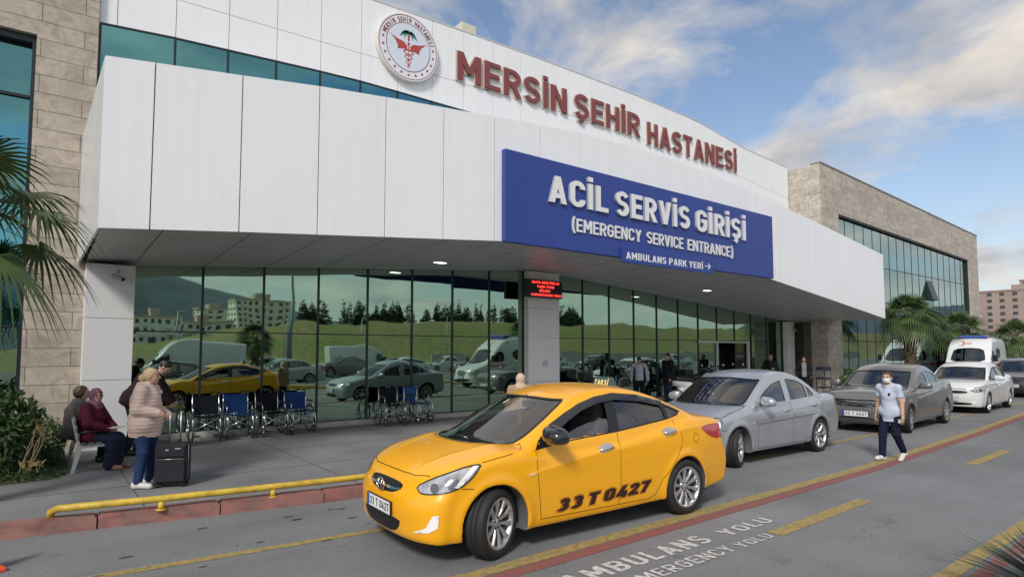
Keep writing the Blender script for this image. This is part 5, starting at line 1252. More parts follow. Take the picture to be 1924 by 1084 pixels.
def build_ambulance(root,h=.035):
    V,Q=mesh_field(vf_,(-.15,-1.15,.2),(6.0,1.15,2.7),h); C_=V[Q].mean(1); gn=grad(vf_,C_,.01); side=np.abs(gn[:,1])>.5
    wsf=rnd([(-.74,1.28),(0,1.24),(.74,1.28),(.70,1.60),(.62,1.92),(0,1.98),(-.62,1.92),(-.70,1.60)],1)
    cabw=rnd([(1.10,1.33),(1.35,1.58),(1.62,1.83),(2.0,1.86),(2.05,1.30),(1.5,1.26)],1)
    keep=np.ones(len(Q),bool)
    keep&=~(pip(shrink(wsf,.02),C_[:,[1,2]])&(C_[:,0]<2)&(gn[:,0]<-.2)); keep&=~(pip(shrink(cabw,.02),C_[:,[0,2]])&side)
    def sub(m): q=Q[m]; u,inv=np.unique(q,return_inverse=True); return V[u],inv.reshape(-1,4)
    body=smooth_obj('body',sub(keep),amb_w,root)
    m=keep&(C_[:,0]<2.6)&(C_[:,2]>.6); v,q=sub(m); g=grad(vf_,v,.01); g/=np.linalg.norm(g,axis=1)[:,None]; smooth_obj('cabin_lining',(v-g*.03,q[:,::-1]),interior,root)
    o=smooth_obj('windscreen',patch_vf(vs_,shrink(wsf,.03),'F',-.006,.08),car_glass,root); smooth_obj('glass_border',patch_vf(vs_,wsf,'F',.003,.08,[shrink(wsf,.035)]),trim_black,o)
    for s in (0,1):
        T_=(lambda v:v) if s==0 else mir
        o=smooth_obj('side_window',T_(patch_vf(vs_,shrink(cabw,.02),'L',-.006,.08)),car_tint,root); smooth_obj('window_surround',T_(patch_vf(vs_,cabw,'L',.003,.08,[shrink(cabw,.025)])),trim_black,o)
        smooth_obj('headlight',T_(patch_vf(vs_,rnd(uDF((.10,-.55,.80),(.12,-.60,.66),(.30,-.86,.66),(.62,-.93,.95),(.50,-.90,1.0),(.25,-.78,.93)),1),'DF',.006,.05)),lens_clear,root)
        smooth_obj('side_stripe',T_(patch_vf(vs_,[(1.15,1.02),(2.2,1.05),(5.6,1.05),(5.6,1.14),(2.2,1.14),(1.15,1.08)],'L',.004,.1)),amb_r,root)
        smooth_obj('lower_stripe',T_(patch_vf(vs_,[(2.2,.93),(5.6,.93),(5.6,.97),(2.2,.97)],'L',.004,.1)),amb_r,root)
        for a,b in ((2.6,3.9),):
            smooth_obj('rear_side_window',T_(patch_vf(vs_,rnd([(a,1.45),(b,1.45),(b,1.95),(a,1.95)],1),'L',.005,.1)),car_tint,root)
        bm=BM(); box(bm,1.12,1.27,-1.22 if s==0 else 1.02,-1.02 if s==0 else 1.22,1.28,1.62,.04); obj('door_mirror',bm,trim_black,root)
        smooth_obj('roof_lamp',T_(patch_vf(vs_,rnd([(2.3,2.2),(2.42,2.2),(2.42,2.28),(2.3,2.28)],1),'L',.01,.05)),amb_r,root)
    seamsv=[strip_vf(vs_,l,'L',.008,.002) for l in ([(1.05,1.28),(1.02,.6),(1.35,.35)],[(2.1,2.0),(2.12,.4)],[(3.5,2.1),(3.5,.4)])]
    smooth_obj('panel_gaps',join(*(seamsv+[mir(s) for s in seamsv]+[strip_vf(vs_,[(-.62,.98),(0,1.0),(.62,.98)],'F',.008,.002)])),seam_m,body)
    o=smooth_obj('grille',patch_vf(vs_,rnd([(-.42,.90),(.42,.90),(.36,.66),(-.36,.66)],1),'F',.006,.06),trim_black,root)
    smooth_obj('grille_slats',join(*[strip_vf(vs_,[(-.34,z),(.34,z)],'F',.018,.014) for z in (.71,.77,.83)]),chrome,o)
    smooth_obj('bumper',patch_vf(vs_,rnd([(-.75,.52),(.75,.52),(.72,.34),(-.72,.34)],1),'F',.006,.06),trim_black,root)
    cres=[(.27*1+.0,0)]
    cr_=[]
    for t in np.linspace(.7,5.58,20): cr_.append((.34+.15*math.cos(t),2.20+.15*math.sin(t)*.85))
    for t in np.linspace(5.35,.93,18): cr_.append((.375+.115*math.cos(t),2.20+.118*math.sin(t)*.85))
    smooth_obj('red_crescent',patch_vf(vs_,cr_,'F',.006,.04),amb_r,root)
    bm,wd=word_bm('112 ACİL',.18,0,.15) if False else word_bm('ACİL',.18,0,.15)
    P=[(-.6,.16-v.co.x*.28/wd,2.16+v.co.y*.09) for v in bm.verts]; Qp,_=shoot(vs_,P,(1,0,0),4,300); 
    for v,q_ in zip(bm.verts,Qp): v.co=Vector(q_)-Vector((.008,0,0))
    bmesh.ops.recalc_face_normals(bm,faces=bm.faces)
    for f_ in bm.faces:
        if f_.normal.x>0: f_.normal_flip()
    obj('lettering',bm,amb_r,root)
    bm=BM(); box(bm,2.15,2.5,-.70,.70,2.50,2.62,.03); obj('light_bar',bm,mat('beacon_blue',(.05,.10,.42),.2,coat=1),root)
    seats(root,1.9,2.2,.55,.5,1.65)
    plate(root,vs_,'F',.60,0,'33 AC 112')
    for x,y in ((1.0,-.86),(1.0,.86),(4.6,-.86),(4.6,.86)): add_wheel(root,x,y,.35,.35,.22,'cap')
amb1=empty('ambulance',(37.6,10.45,0),.10,'white ambulance van with red crescent on its forehead parked behind the white sedan','ambulance')
build_ambulance(amb1)
amb1.scale=(1.02,1.02,1.02)
# ================================================================ people
skin_m=mat('skin',(.52,.31,.22),.55,noise=(14,.08)); skin_d=mat('skin_tanned',(.42,.24,.17),.55,noise=(14,.08))
eye_m=mat('eye_dark',(.02,.015,.012),.2); lip_m=mat('lips',(.42,.15,.13),.5)
def rc(p,a,b,ra,rb):
    """round cone"""
    a=np.array(a,float); b=np.array(b,float); ab=b-a; L2=ab@ab+1e-9; t=np.clip(((p-a)@ab)/L2,0,1)
    return np.linalg.norm(p-a-t[:,None]*ab,axis=1)-(ra+(rb-ra)*t)
def el(p,c,r,rot=None):
    q=p-np.array(c); 
    if rot is not None: q=q@rot
    r=np.array(r); k=np.linalg.norm(q/r,axis=1); return (k-1)*min(r)*np.where(k>1,1.0,1.0)
def union(ds,k):
    d=ds[0]
    for e_ in ds[1:]: d=smin(d,e_,k)
    return d
def rotz(a): c_,s_=math.cos(a),math.sin(a); return np.array([[c_,-s_,0],[s_,c_,0],[0,0,1]])
def roty(a): c_,s_=math.cos(a),math.sin(a); return np.array([[c_,0,s_],[0,1,0],[-s_,0,c_]])
class Person:
    """faces +x, left hand at +y; J holds the joints"""
    def __init__(s,**J):
        s.J=dict(pelvis=(0,0,.90),chest=(0,0,1.22),neck=(0,0,1.41),head=(.02,0,1.53),ls=(0,.175,1.36),rs=(0,-.175,1.36),le=(-.02,.24,1.10),re=(-.02,-.24,1.10),lw=(.05,.25,.86),rw=(.05,-.25,.86),lh=(0,.09,.88),rh=(0,-.09,.88),lk=(.02,.095,.48),rk=(.02,-.095,.48),la=(-.02,.10,.09),ra=(-.02,-.10,.09))
        s.J.update(J); s.J={k:np.array(v,float) if k not in('head_yaw','head_pitch','lt','rt_') else v for k,v in s.J.items()}
        s.hy=J.get('head_yaw',0); s.hp=J.get('head_pitch',0); s.fat=J.get('fat',1.0)
        if 'fat' in s.J: s.fat=float(s.J['fat'])
        s.hm=rotz(s.hy)@roty(s.hp)
    def toe(s,k):
        a=s.J[k+'a']; kn=s.J[k+'k']; y=s.J.get(k+'foot_yaw',0.0); y=float(y); pitch=float(s.J.get(k+'foot_pitch',0.0))
        return a+np.array([math.cos(y)*.17*math.cos(pitch),math.sin(y)*.17,-.055-.17*math.sin(pitch)])
    def body(s,p):
        J=s.J; H=lambda v:J['head']+s.hm@np.array(v); f=s.fat
        t=[rc(p,J['pelvis'],J['chest'],.115*f,.125*f),rc(p,J['chest'],J['neck']-np.array([0,0,.06]),.12*f,.07),rc(p,J['ls'],J['rs'],.06,.06)]
        d=union(t,.06)
        for q in ('l','r'):
            d=smin(d,rc(p,J[q+'s'],J[q+'e'],.05,.040),.03); d=smin(d,rc(p,J[q+'e'],J[q+'w'],.040,.026),.02)
            d=smin(d,rc(p,J[q+'h'],J[q+'k'],.085*f,.055),.04); d=smin(d,rc(p,J[q+'k'],J[q+'a'],.053,.036),.03)
            d=smin(d,rc(p,J[q+'a']-np.array([.02,0,.04]),s.toe(q),.036,.028),.02)
        d=smin(d,rc(p,J['neck']-np.array([0,0,.05]),J['head']-np.array([.01,0,.03]),.055,.05),.025)
        d=smin(d,s.headf(p),.018)
        for q in ('l','r'): d=smin(d,s.hand(p,q),.006)
        return d
    def headf(s,p):
        J=s.J; q=(p-J['head'])@s.hm     # local head frame, face at +x
        d=el(q,(-.005,0,.025),(.092,.074,.098)); d=smin(d,el(q,(.022,0,-.035),(.060,.056,.062)),.035); d=smin(d,rc(q,(.055,0,-.075),(.05,0,-.075),.022,.022),.025)
        d=smin(d,rc(q,(.083,0,.022),(.103,0,-.012),.007,.0125),.012); d=smin(d,rc(q,(.078,-.035,.035),(.078,.035,.035),.008,.008),.012)
        for e_ in (-1,1):
            d=smin(d,el(q,(-.008,e_*.075,.0),(.020,.010,.032)),.006); d=-smin(-d,el(q,(.088,e_*.031,.016),(.012,.015,.009)),.006) if False else smax(d,-el(q,(.092,e_*.031,.014),(.014,.015,.009)),.008)
        d=smin(d,rc(q,(.080,-.018,-.045),(.080,.018,-.045),.0065,.0065),.006)
        return d
    def hand(s,p,k):
        J=s.J; w=J[k+'w']; e_=J[k+'e']; d0=w-e_; d0/=np.linalg.norm(d0)+1e-9
        hd=J.get(k+'hdir'); 
        if hd is not None: d0=np.array(hd,float); d0/=np.linalg.norm(d0)
        sg=1 if k=='l' else -1
        up=np.array(J.get(k+'hup',(0,-sg,0)),float)      # palm normal
        up=up-d0*(up@d0); up/=np.linalg.norm(up)+1e-9; sd=np.cross(d0,up)*sg     # towards the thumb
        cu=float(J.get(k+'curl',.35))
        d=rc(p,w+d0*.01,w+d0*.06,.024,.022); d=smin(d,rc(p,w+d0*.045+sd*.018,w+d0*.045-sd*.022,.016,.015),.012)
        for i,(o,l) in enumerate(((.027,.068),(.009,.076),(-.009,.070),(-.026,.055))):
            a=w+d0*.075+sd*o; m=a+(d0*math.cos(cu)+up*math.sin(cu))*l*.5; b=m+(d0*math.cos(cu*2.4)+up*math.sin(cu*2.4))*l*.5
            d=smin(d,np.minimum(rc(p,a,m,.0088,.008),rc(p,m,b,.008,.0068)),.003)
        a=w+d0*.025+sd*.026; m=a+(d0*.7+sd*.6+up*.3)*.035; b=m+(d0*.9+sd*.15+up*.5)*.03
        d=smin(d,np.minimum(rc(p,a,m,.012,.010),rc(p,m,b,.010,.008)),.006)
        return d
def bounds(P,pad=.16):
    a=np.array([v for k,v in P.J.items() if isinstance(v,np.ndarray) and v.shape==(3,) and not k.endswith(('hdir','hup'))]); return a.min(0)-pad-np.array([0,0,-.02]),a.max(0)+pad+np.array([.05,0,.03])
def sdf_obj(name,f,lo,hi,h,m,parent,mats=None,pick=None):
    V,Q=mesh_field(f,lo,hi,h)
    o=smooth_obj(name,(V,Q),m,parent)
    if mats:
        for q in mats: o.data.materials.append(q)
        C_=V[Q].mean(1); o.data.polygons.foreach_set('material_index',pick(C_).astype(np.int32)); o.data.update()
    return o
def face_bits(P,root,brow=(.10,.06,.03),glasses=False,mask=False,lips=True):
    J=P.J; T=lambda v:Vector(J['head']+P.hm@np.array(v))
    for e_ in (-1,1):
        bm=BM(); bmesh.ops.create_uvsphere(bm,u_segments=10,v_segments=8,radius=.0085)
        for v in bm.verts: v.co=T((.081+v.co.x*.7,e_*.031+v.co.y*1.2,.014+v.co.z*.7))
        obj('eye',bm,eye_m,root,True)
        bm=BM(); tube(bm,[T((.084,e_*.016,.038)),T((.086,e_*.032,.043)),T((.072,e_*.050,.037))],.004,6); obj('eyebrow',bm,mat('brow',brow,.8),root)
    if lips and not mask:
        bm=BM(); tube(bm,[T((.078,-.022,-.046)),T((.0875,0,-.044)),T((.078,.022,-.046))],[.003,.0055,.003],6); obj('mouth',bm,lip_m,root)
    if glasses:
        bm=BM()
        for e_ in (-1,1):
            tube(bm,[T((.100,e_*.034+.026*math.cos(t),.012+.018*math.sin(t))) for t in np.arange(0,6.28,.5)],.0028,6,closed=True); tube(bm,[T((.095,e_*.06,.015)),T((.0,e_*.078,.02))],.0028,6)
        tube(bm,[T((.102,-.01,.015)),T((.102,.01,.015))],.0025,6); obj('glasses',bm,trim_black,root)
    if mask:
        bm=BM(); n=9; rows=[]
        for i in range(6):
            z=-.078+.078*i/5; row=[]
            for k in range(n):
                t=-1.15+2.3*k/(n-1); r_=.098 if i in (0,5) else .112; row.append(bm.verts.new(T((r_*math.cos(t)-.004+(.012 if abs(t)<.4 and 1<i<5 else 0),.072*math.sin(t),z))))
            rows.append(row)
        for A,B in zip(rows,rows[1:]):
            for k in range(n-1): bm.faces.new((A[k],A[k+1],B[k+1],B[k]))
        o=obj('face_mask',bm,mat('mask_white',(.62,.66,.68),.8),root,True)
        bm=BM()
        for e_ in (-1,1): tube(bm,[T((.04,e_*.068,-.01)),T((-.01,e_*.083,.015)),T((-.02,e_*.082,-.01))],.002,5)
        obj('mask_loop',bm,mat('loop',(.7,.7,.7),.8),o)
def trousers(P,root,m,h,w=1.0,skirt=False,low=.10,top=.03):
    J=P.J
    def f(p):
        d=rc(p,J['lh'],J['rh'],.115*P.fat*w,.115*P.fat*w); d=smin(d,rc(p,J['pelvis'],J['pelvis']+(J['chest']-J['pelvis'])*.15,.125*P.fat,.12*P.fat),.04)
        for q in 'lr':
            e_=J[q+'a']+(J[q+'k']-J[q+'a'])*(low/.4-.25)*0
            d=smin(d,rc(p,J[q+'h'],J[q+'k'],.100*P.fat*w,.070*w),.03); d=smin(d,rc(p,J[q+'k'],J[q+'a']-np.array([0,0,.01]),.070*w,.056*w),.03)
        if skirt:
            for t in (.3,.7,1): d=smin(d,rc(p,J['lk']*(1-t)+J['la']*t,J['rk']*(1-t)+J['ra']*t,.085,.085),.05)
            d=smin(d,rc(p,(J['lh']+J['rh'])/2,(J['lk']+J['rk'])/2,.13,.12),.06)
        # folds at the knees and hems
        return d+.004*np.sin(p[:,2]*70+p[:,1]*25)*np.exp(-((p[:,2]-J['lk'][2])/.12)**2)+.003*np.sin(p[:,2]*120)*np.exp(-((p[:,2]-.14)/.06)**2)
    lo,hi=bounds(P); return sdf_obj('trousers' if not skirt else 'skirt',f,lo,hi,h,m,root)
def shoes(P,root,m,h,sole=None,big=1.0):
    J=P.J
    for q in 'lr':
        a=J[q+'a']; t=P.toe(q)
        def f(p): 
            d=rc(p,a-np.array([.035,0,.035]),t,.047*big,.040*big); d=smin(d,rc(p,a+np.array([0,0,-.01]),a-np.array([.02,0,.05]),.045,.05),.02); return smax(d,(min(a[2],t[2]+.055)-.085)-p[:,2],.01)
        lo=np.minimum(a,t)-.1; hi=np.maximum(a,t)+.1; sdf_obj('shoe',f,lo,hi,max(h*.9,.007),m,root)
def top_f(P,bulk,hem,sleeve=1.0,hips=1,arm=.062,wrist=.045,fat=None,quilt=0,open_=False,hood=False):
    J=P.J; F_=fat or P.fat
    def f(p):
        c=J['chest']; pv=J['pelvis']; low=pv+(pv-c)/np.linalg.norm(pv-c)*hem
        d=rc(p,c,pv,(.128*F_+bulk),(.135*F_+bulk)); d=smin(d,rc(p,pv,low,.138*F_+bulk,.135*F_+bulk*1.1),.05)
        if hem>.07 and hips: d=smin(d,rc(p,J['lh']+np.array([0,0,.03]),J['rh']+np.array([0,0,.03]),.122*F_+bulk,.122*F_+bulk),.04)
        # flat hem
        ax=(low-c)/np.linalg.norm(low-c); d=smax(d,(p-low)@ax,.012)
        d=smin(d,rc(p,c,J['neck']-np.array([0,0,.05]),.125*F_+bulk*.8,.072),.05)
        d=smin(d,rc(p,J['ls']*.75+J['rs']*.25+np.array([0,0,.012]),J['rs']*.75+J['ls']*.25+np.array([0,0,.012]),.060+bulk*.5,.060+bulk*.5),.03)
        for q in 'lr':
            w=J[q+'e']+(J[q+'w']-J[q+'e'])*min(1,max(0,sleeve*2-1)) if sleeve>.5 else J[q+'s']+(J[q+'e']-J[q+'s'])*sleeve*2
            d=smin(d,rc(p,J[q+'s'],J[q+'s']*.2+c*.8,arm+bulk*.4,.10),.04)
            if sleeve>.5: d=smin(d,rc(p,J[q+'s'],J[q+'e'],arm+bulk*.6,arm-.006+bulk*.6),.03); d=smin(d,rc(p,J[q+'e'],w,arm-.006+bulk*.6,wrist+bulk*.3),.02)
            else:
                e_=rc(p,J[q+'s'],w,arm+bulk*.5,arm+bulk*.3); a2=(w-J[q+'s']); a2=a2/np.linalg.norm(a2); e_=smax(e_,(p-w)@a2,.006); d=smin(d,e_,.03)
        d=smin(d,rc(p,J['neck']-np.array([.0,0,.03]),J['neck']+np.array([0,0,.012]),.068,.064),.02); d=smax(d,-(rc(p,J['neck']+np.array([.02,0,.0]),J['neck']+np.array([.03,0,.08]),.055,.06)),.01)
        if hood: d=smin(d,el(p,J['neck']+np.array([-.085,0,.0]),(.075,.12,.065)),.035)
        if quilt: d=d-.005*np.abs(np.sin(p[:,2]*quilt))
        return d+.003*np.sin(p[:,2]*38+p[:,0]*30+p[:,1]*17)
    return f
def person(name_label,loc,rz,J,top,top_mat,legs_mat,shoe_mat,hair,hair_mat,h=.011,S=1.0,skin=skin_m,bits={},skirt=False,tw=1.0,cloth='jacket',mats=None,pick=None,extra=None):
    root=empty('person',loc,rz,name_label,'person'); P=Person(**J); lo,hi=bounds(P)
    sdf_obj('body',P.body,lo,hi,h,skin,root)
    sdf_obj(cloth,top_f(P,**top),lo-.06,hi+.06,h,top_mat,root,mats,pick)
    trousers(P,root,legs_mat,h,tw,skirt); shoes(P,root,shoe_mat,h)
    if hair:
        hf=hair(P); sdf_obj('hair' if not getattr(hair,'scarf',0) else 'headscarf',hf,P.J['head']-.32,P.J['head']+.24,min(h,.009),hair_mat,root)
    face_bits(P,root,**bits)
    if extra: extra(P,root)
    root.scale=(S,S,S); return root,P
def hair_short(P):
    def f(p):
        q=(p-P.J['head'])@P.hm; d=el(q,(-.014,0,.040),(.096,.082,.098)); d=smax(d,(q[:,0]*.9-q[:,2]*1.0-.0),.012); d=smax(d,-(q[:,2]+.045+q[:,0]*.3),.01)
        return d+.0035*np.sin(q[:,0]*160+q[:,1]*110)*np.sin(q[:,2]*120)
    return f
def hair_bald(P):
    def f(p):
        q=(p-P.J['head'])@P.hm; d=el(q,(-.012,0,.005),(.090,.079,.070)); return smax(smax(d,q[:,0]-.005,.01),-(q[:,2]+.04),.01)
    return f
def hair_curly(P):
    def f(p):
        q=(p-P.J['head'])@P.hm; d=el(q,(-.025,0,.022),(.108,.098,.115)); d=smax(d,(q[:,0]*1.0-q[:,2]*.55-.022),.012)
        return d+.008*np.sin(q[:,0]*75+1)*np.sin(q[:,1]*80)*np.sin(q[:,2]*70)
    return f
def hair_bun(P):
    def f(p):
        q=(p-P.J['head'])@P.hm; d=el(q,(-.016,0,.032),(.102,.087,.104)); d=smax(d,(q[:,0]*1.0-q[:,2]*.85-.015),.012); d=smax(d,-(q[:,2]+.065+q[:,0]*.35),.01)
        d=smin(d,el(q,(-.125,0,-.015),(.042,.045,.052)),.02)
        return d+.0035*np.sin(q[:,2]*150+q[:,0]*60)
    return f
def hair_tail(P):
    def f(p):
        q=(p-P.J['head'])@P.hm; d=el(q,(-.014,0,.032),(.098,.082,.100)); d=smax(d,(q[:,0]*1.0-q[:,2]*.9-.012),.012); d=smax(d,-(q[:,2]+.05+q[:,0]*.35),.01)
        d=smin(d,rc(q,(-.10,0,.03),(-.155,0,-.02),.028,.036),.02); d=smin(d,rc(q,(-.155,0,-.02),(-.13,0,-.15),.034,.016),.02)
        return d+.003*np.sin(q[:,0]*110+q[:,2]*30)
    return f
def scarf(P):
    def f(p):
        q=(p-P.J['head'])@P.hm; d=el(q,(-.008,0,.020),(.108,.092,.118)); d=smin(d,el(p-P.J['neck'],(.0,0,-.015),(.115,.125,.085)),.05); d=smin(d,el(p-P.J['neck'],(.07,0,-.08),(.05,.08,.10)),.04)
        d=smax(d,-el(q,(.125,0,-.010),(.105,.066,.082)),.012)
        return d+.003*np.sin(q[:,2]*60+q[:,1]*90)
    return f
scarf.scarf=1
def cloth_mat(n,c,noise=None,rough=.85): return mat(n,c,rough,spec=.2,noise=noise or (22,.18),bump=(150,.2,.003))
denim=cloth_mat('denim',(.022,.045,.12),(6,.35,(.012,.025,.07))); dark_cl=cloth_mat('black_cloth',(.012,.013,.017)); navy=cloth_mat('navy_cloth',(.012,.018,.04)); white_shoe=mat('white_shoe',(.6,.58,.56),.6,noise=(20,.1)); black_shoe=mat('black_shoe',(.015,.014,.014),.4)
blonde=mat('blonde_hair',(.55,.42,.24),.5,noise=(70,.25)); brown_h=mat('brown_hair',(.07,.035,.02),.5,noise=(70,.4)); black_h=mat('black_hair',(.012,.01,.01),.45)
# 1 woman in pink quilted jacket with suitcase
pink=cloth_mat('pink_quilt',(.62,.475,.41),(3,.08),.6)
Jp=dict(fat=1.22,pelvis=(-.01,0,.90),chest=(-.01,0,1.20),neck=(.03,0,1.40),head=(.055,0,1.52),rs=(.0,-.19,1.33),ls=(.0,.19,1.33),re=(-.02,-.25,1.08),le=(-.01,.26,1.07),rw=(.21,-.16,1.03),lw=(.22,.14,.98),rhdir=(1,.1,-.1),rhup=(0,0,-1),rcurl=.9,
 lk=(.04,.10,.48),rk=(.02,-.11,.48),la=(.02,.11,.09),ra=(-.03,-.12,.09),rfoot_yaw=-.15,lfoot_yaw=.1,head_yaw=.15)
Jp['lh']=(0,.10,.86); Jp['rh']=(0,-.10,.86)
rz1=R(-30)
pw,PP=person('blonde woman in a pale pink quilted jacket and jeans holding a suitcase handle',(1.13,9.16,GZ),rz1,Jp,dict(bulk=.030,hem=.20,arm=.066,wrist=.05,quilt=62,hood=True),pink,denim,white_shoe,hair_bun,blonde,h=.008,S=.925)
# 2 suitcase
sc_m=mat('suitcase_fabric',(.012,.012,.018),.85,noise=(60,.25),bump=(260,.3,.003))
su=empty('suitcase',(1.43,9.0,GZ),R(-22),'black fabric wheeled suitcase with raised silver handle beside the woman in pink','suitcase')
bm=BM(); box(bm,-.19,.19,-.12,.12,.05,.56,.03); obj('case',bm,sc_m,su)
bm=BM(); box(bm,-.165,.165,-.145,-.115,.08,.36,.012); obj('front_pocket',bm,sc_m,su)
bm=BM(); box(bm,-.165,.165,-.140,-.115,.39,.53,.012); obj('top_pocket',bm,sc_m,su)
bm=BM(); tube(bm,[(-.16,-.147,.365),(.16,-.147,.365)],.004,6); tube(bm,[(-.192,-.06,.10),(-.192,-.06,.54)],.005,6); tube(bm,[(.192,-.06,.10),(.192,-.06,.54)],.005,6); obj('zip',bm,alu,su)
bm=BM(); box(bm,-.06,-.02,-.150,-.142,.47,.49,.002); box(bm,.05,.12,-.149,-.141,.485,.50,.002); obj('badge',bm,alu,su)
bm=BM(); tube(bm,[(-.07,0,.565),(-.06,0,.59),(.06,0,.59),(.07,0,.565)],.010,8); obj('carry_handle',bm,trim_black,su)
bm=BM()
for x in (-.065,.065): cyl(bm,(x,.06,.5),(x,.06,.97),.0095,8)
obj('telescopic_handle',bm,alu,su)
bm=BM(); cyl(bm,(-.08,.06,.975),(.08,.06,.975),.015,8); obj('grip',bm,trim_black,su)
for x in (-.15,.15):
    for y in (-.09,.09):
        bm=BM(); lathe(bm,[(.001,-.012),(.026,-.012),(.028,0),(.026,.012),(.001,.012)],14,c=(x,y,.028)); box(bm,x-.012,x+.012,y-.018,y+.018,.04,.056); obj('wheel',bm,trim_black,su)
# 3 bench
bench=empty('bench',(.68,10.75,GZ),0,'grey slatted bench with pale splayed metal legs beside the left white pillar','bench')
bl=mat('bench_metal',(.42,.43,.42),.5,noise=(10,.15)); bs_=mat('bench_slat',(.13,.15,.15),.55,noise=(12,.3))
for y in (0,1.35):
    bm=BM()
    prism(bm,[(-.26,0),(-.22,0),(-.13,.36),(-.16,.40),(-.20,.38)],'y',y-.025,y+.025); prism(bm,[(.20,0),(.235,0),(.235,.36),(.20,.42),(.17,.38)],'y',y-.025,y+.025)
    prism(bm,[(-.20,.34),(.20,.36),(.20,.40),(-.18,.38)],'y',y-.022,y+.022); prism(bm,[(-.19,.36),(-.15,.36),(-.24,.78),(-.275,.78)],'y',y-.02,y+.02)
    obj('leg_frame',bm,bl,bench)
    bm=BM(); tube(bm,[(-.20,y,.56),(0,y,.585),(.19,y,.58),(.215,y,.54),(.21,y,.40)],.02,8); obj('armrest',bm,trim_black,bench)
for i in range(4):
    bm=BM(); x=-.13+.095*i; box(bm,x-.038,x+.038,-.04,1.39,.395,.42,.004); obj('seat_slat',bm,bs_,bench)
for i in range(3):
    bm=BM(); z=.47+.11*i; x=-.185-.024*i; box(bm,x-.012,x+.012,-.04,1.39,z,z+.085,.004); obj('back_slat',bm,bs_,bench)
# seated women
def seated(z=.44,lean=0): return dict(pelvis=(0,0,z+.10),chest=(.02+lean,0,z+.42),neck=(.04+lean,0,z+.60),ls=(.02+lean,.175,z+.55),rs=(.02+lean,-.175,z+.55),lh=(.02,.09,z+.08),rh=(.02,-.09,z+.08),lk=(.40,.11,z+.04),rk=(.40,-.11,z+.04),la=(.38,.11,.09),ra=(.36,-.11,.09),head=(.07+lean,0,z+.72))
maroon=cloth_mat('maroon_cardigan',(.085,.010,.028)); scarfm=mat('patterned_scarf',(.22,.09,.13),.8,noise=(28,.6,(.05,.03,.06))); greyc=cloth_mat('grey_coat',(.10,.095,.09),(30,.4))
J2=seated(); J2.update(fat=1.18,re=(.10,-.27,.76),rw=(.32,-.12,.66),le=(.12,.26,.76),lw=(.33,.08,.66),head_yaw=R(-38),head_pitch=0)
def ex2(P,root):
    bm=BM(); box(bm,.30,.50,-.16,.08,.665,.675); o=obj('paper',bm,mat('paper',(.62,.60,.55),.8),root)
def blouse(P,root): pass
w2,P2=person('seated woman with glasses, purple patterned headscarf and maroon cardigan on the bench',(.64,10.98,GZ),R(-30),J2,dict(bulk=.03,hem=.10),maroon,navy,mat('beige_shoe',(.25,.13,.10),.6),scarf,scarfm,h=.010,S=.92,bits=dict(glasses=True),skirt=True,cloth='cardigan',extra=ex2)
J3=seated(); J3.update(fat=1.15,re=(.08,-.26,.76),rw=(.30,-.10,.62),le=(.08,.26,.76),lw=(.30,.10,.62),head_yaw=R(-8))
def ex3(P,root):
    c=P.J['neck']; f=lambda p: smax(el(p-c,(.01,0,-.03),(.12,.14,.06)),-el(p-c,(.03,0,.04),(.07,.07,.07)),.01)
    sdf_obj('scarf',f,c-.22,c+.2,.01,mat('blue_scarf',(.22,.28,.34),.9,noise=(30,.2)),root)
w3,P3=person('seated woman with curly brown hair, grey coat and pale blue scarf on the bench',(.50,11.62,GZ),R(5),J3,dict(bulk=.04,hem=.12),greyc,dark_cl,black_shoe,hair_curly,brown_h,h=.011,S=.93,cloth='coat',extra=ex3)
# 4 bending man in dark maroon jacket
J4=dict(pelvis=(-.06,0,.89),chest=(.10,0,1.17),neck=(.22,0,1.32),head=(.32,0,1.38),ls=(.15,.18,1.28),rs=(.15,-.18,1.28),le=(.27,.24,1.04),re=(.29,-.24,1.04),lw=(.42,.2,.84),rw=(.43,-.22,.84),lh=(-.10,.09,.86),rh=(-.10,-.09,.86),lk=(.02,.12,.47),rk=(-.05,-.12,.47),la=(-.06,.13,.09),ra=(-.16,-.13,.09),head_pitch=.7,fat=1.12)
plum=cloth_mat('plum_jacket',(.030,.014,.020))
def ex4(P,root):
    e_,w_=P.J['re'],P.J['rw']; c=e_*.75+w_*.25; bm=BM(); box(bm,c[0]-.02,c[0]+.03,c[1]-.085,c[1]-.070,c[2]-.01,c[2]+.05,.003); obj('sleeve_patch',bm,mat('patch_white',(.6,.5,.48),.7),root)
person('man in a dark plum jacket and navy trousers bending over beside the first wheelchair',(1.40,12.05,GZ),R(-18),J4,dict(bulk=.04,hem=.16),plum,navy,black_shoe,hair_short,black_h,h=.012,S=1.05,extra=ex4)
# 5 woman in beige headscarf behind the taxi
beige=mat('beige_scarf',(.55,.42,.32),.85,noise=(16,.12))
person('person in a beige headscarf seen behind the taxi bonnet and windscreen',(6.14,7.66,GZ),R(60),dict(fat=1.1),dict(bulk=.035,hem=.2),cloth_mat('tan_coat',(.40,.26,.15)),dark_cl,black_shoe,scarf,beige,h=.012,S=.83,cloth='coat')
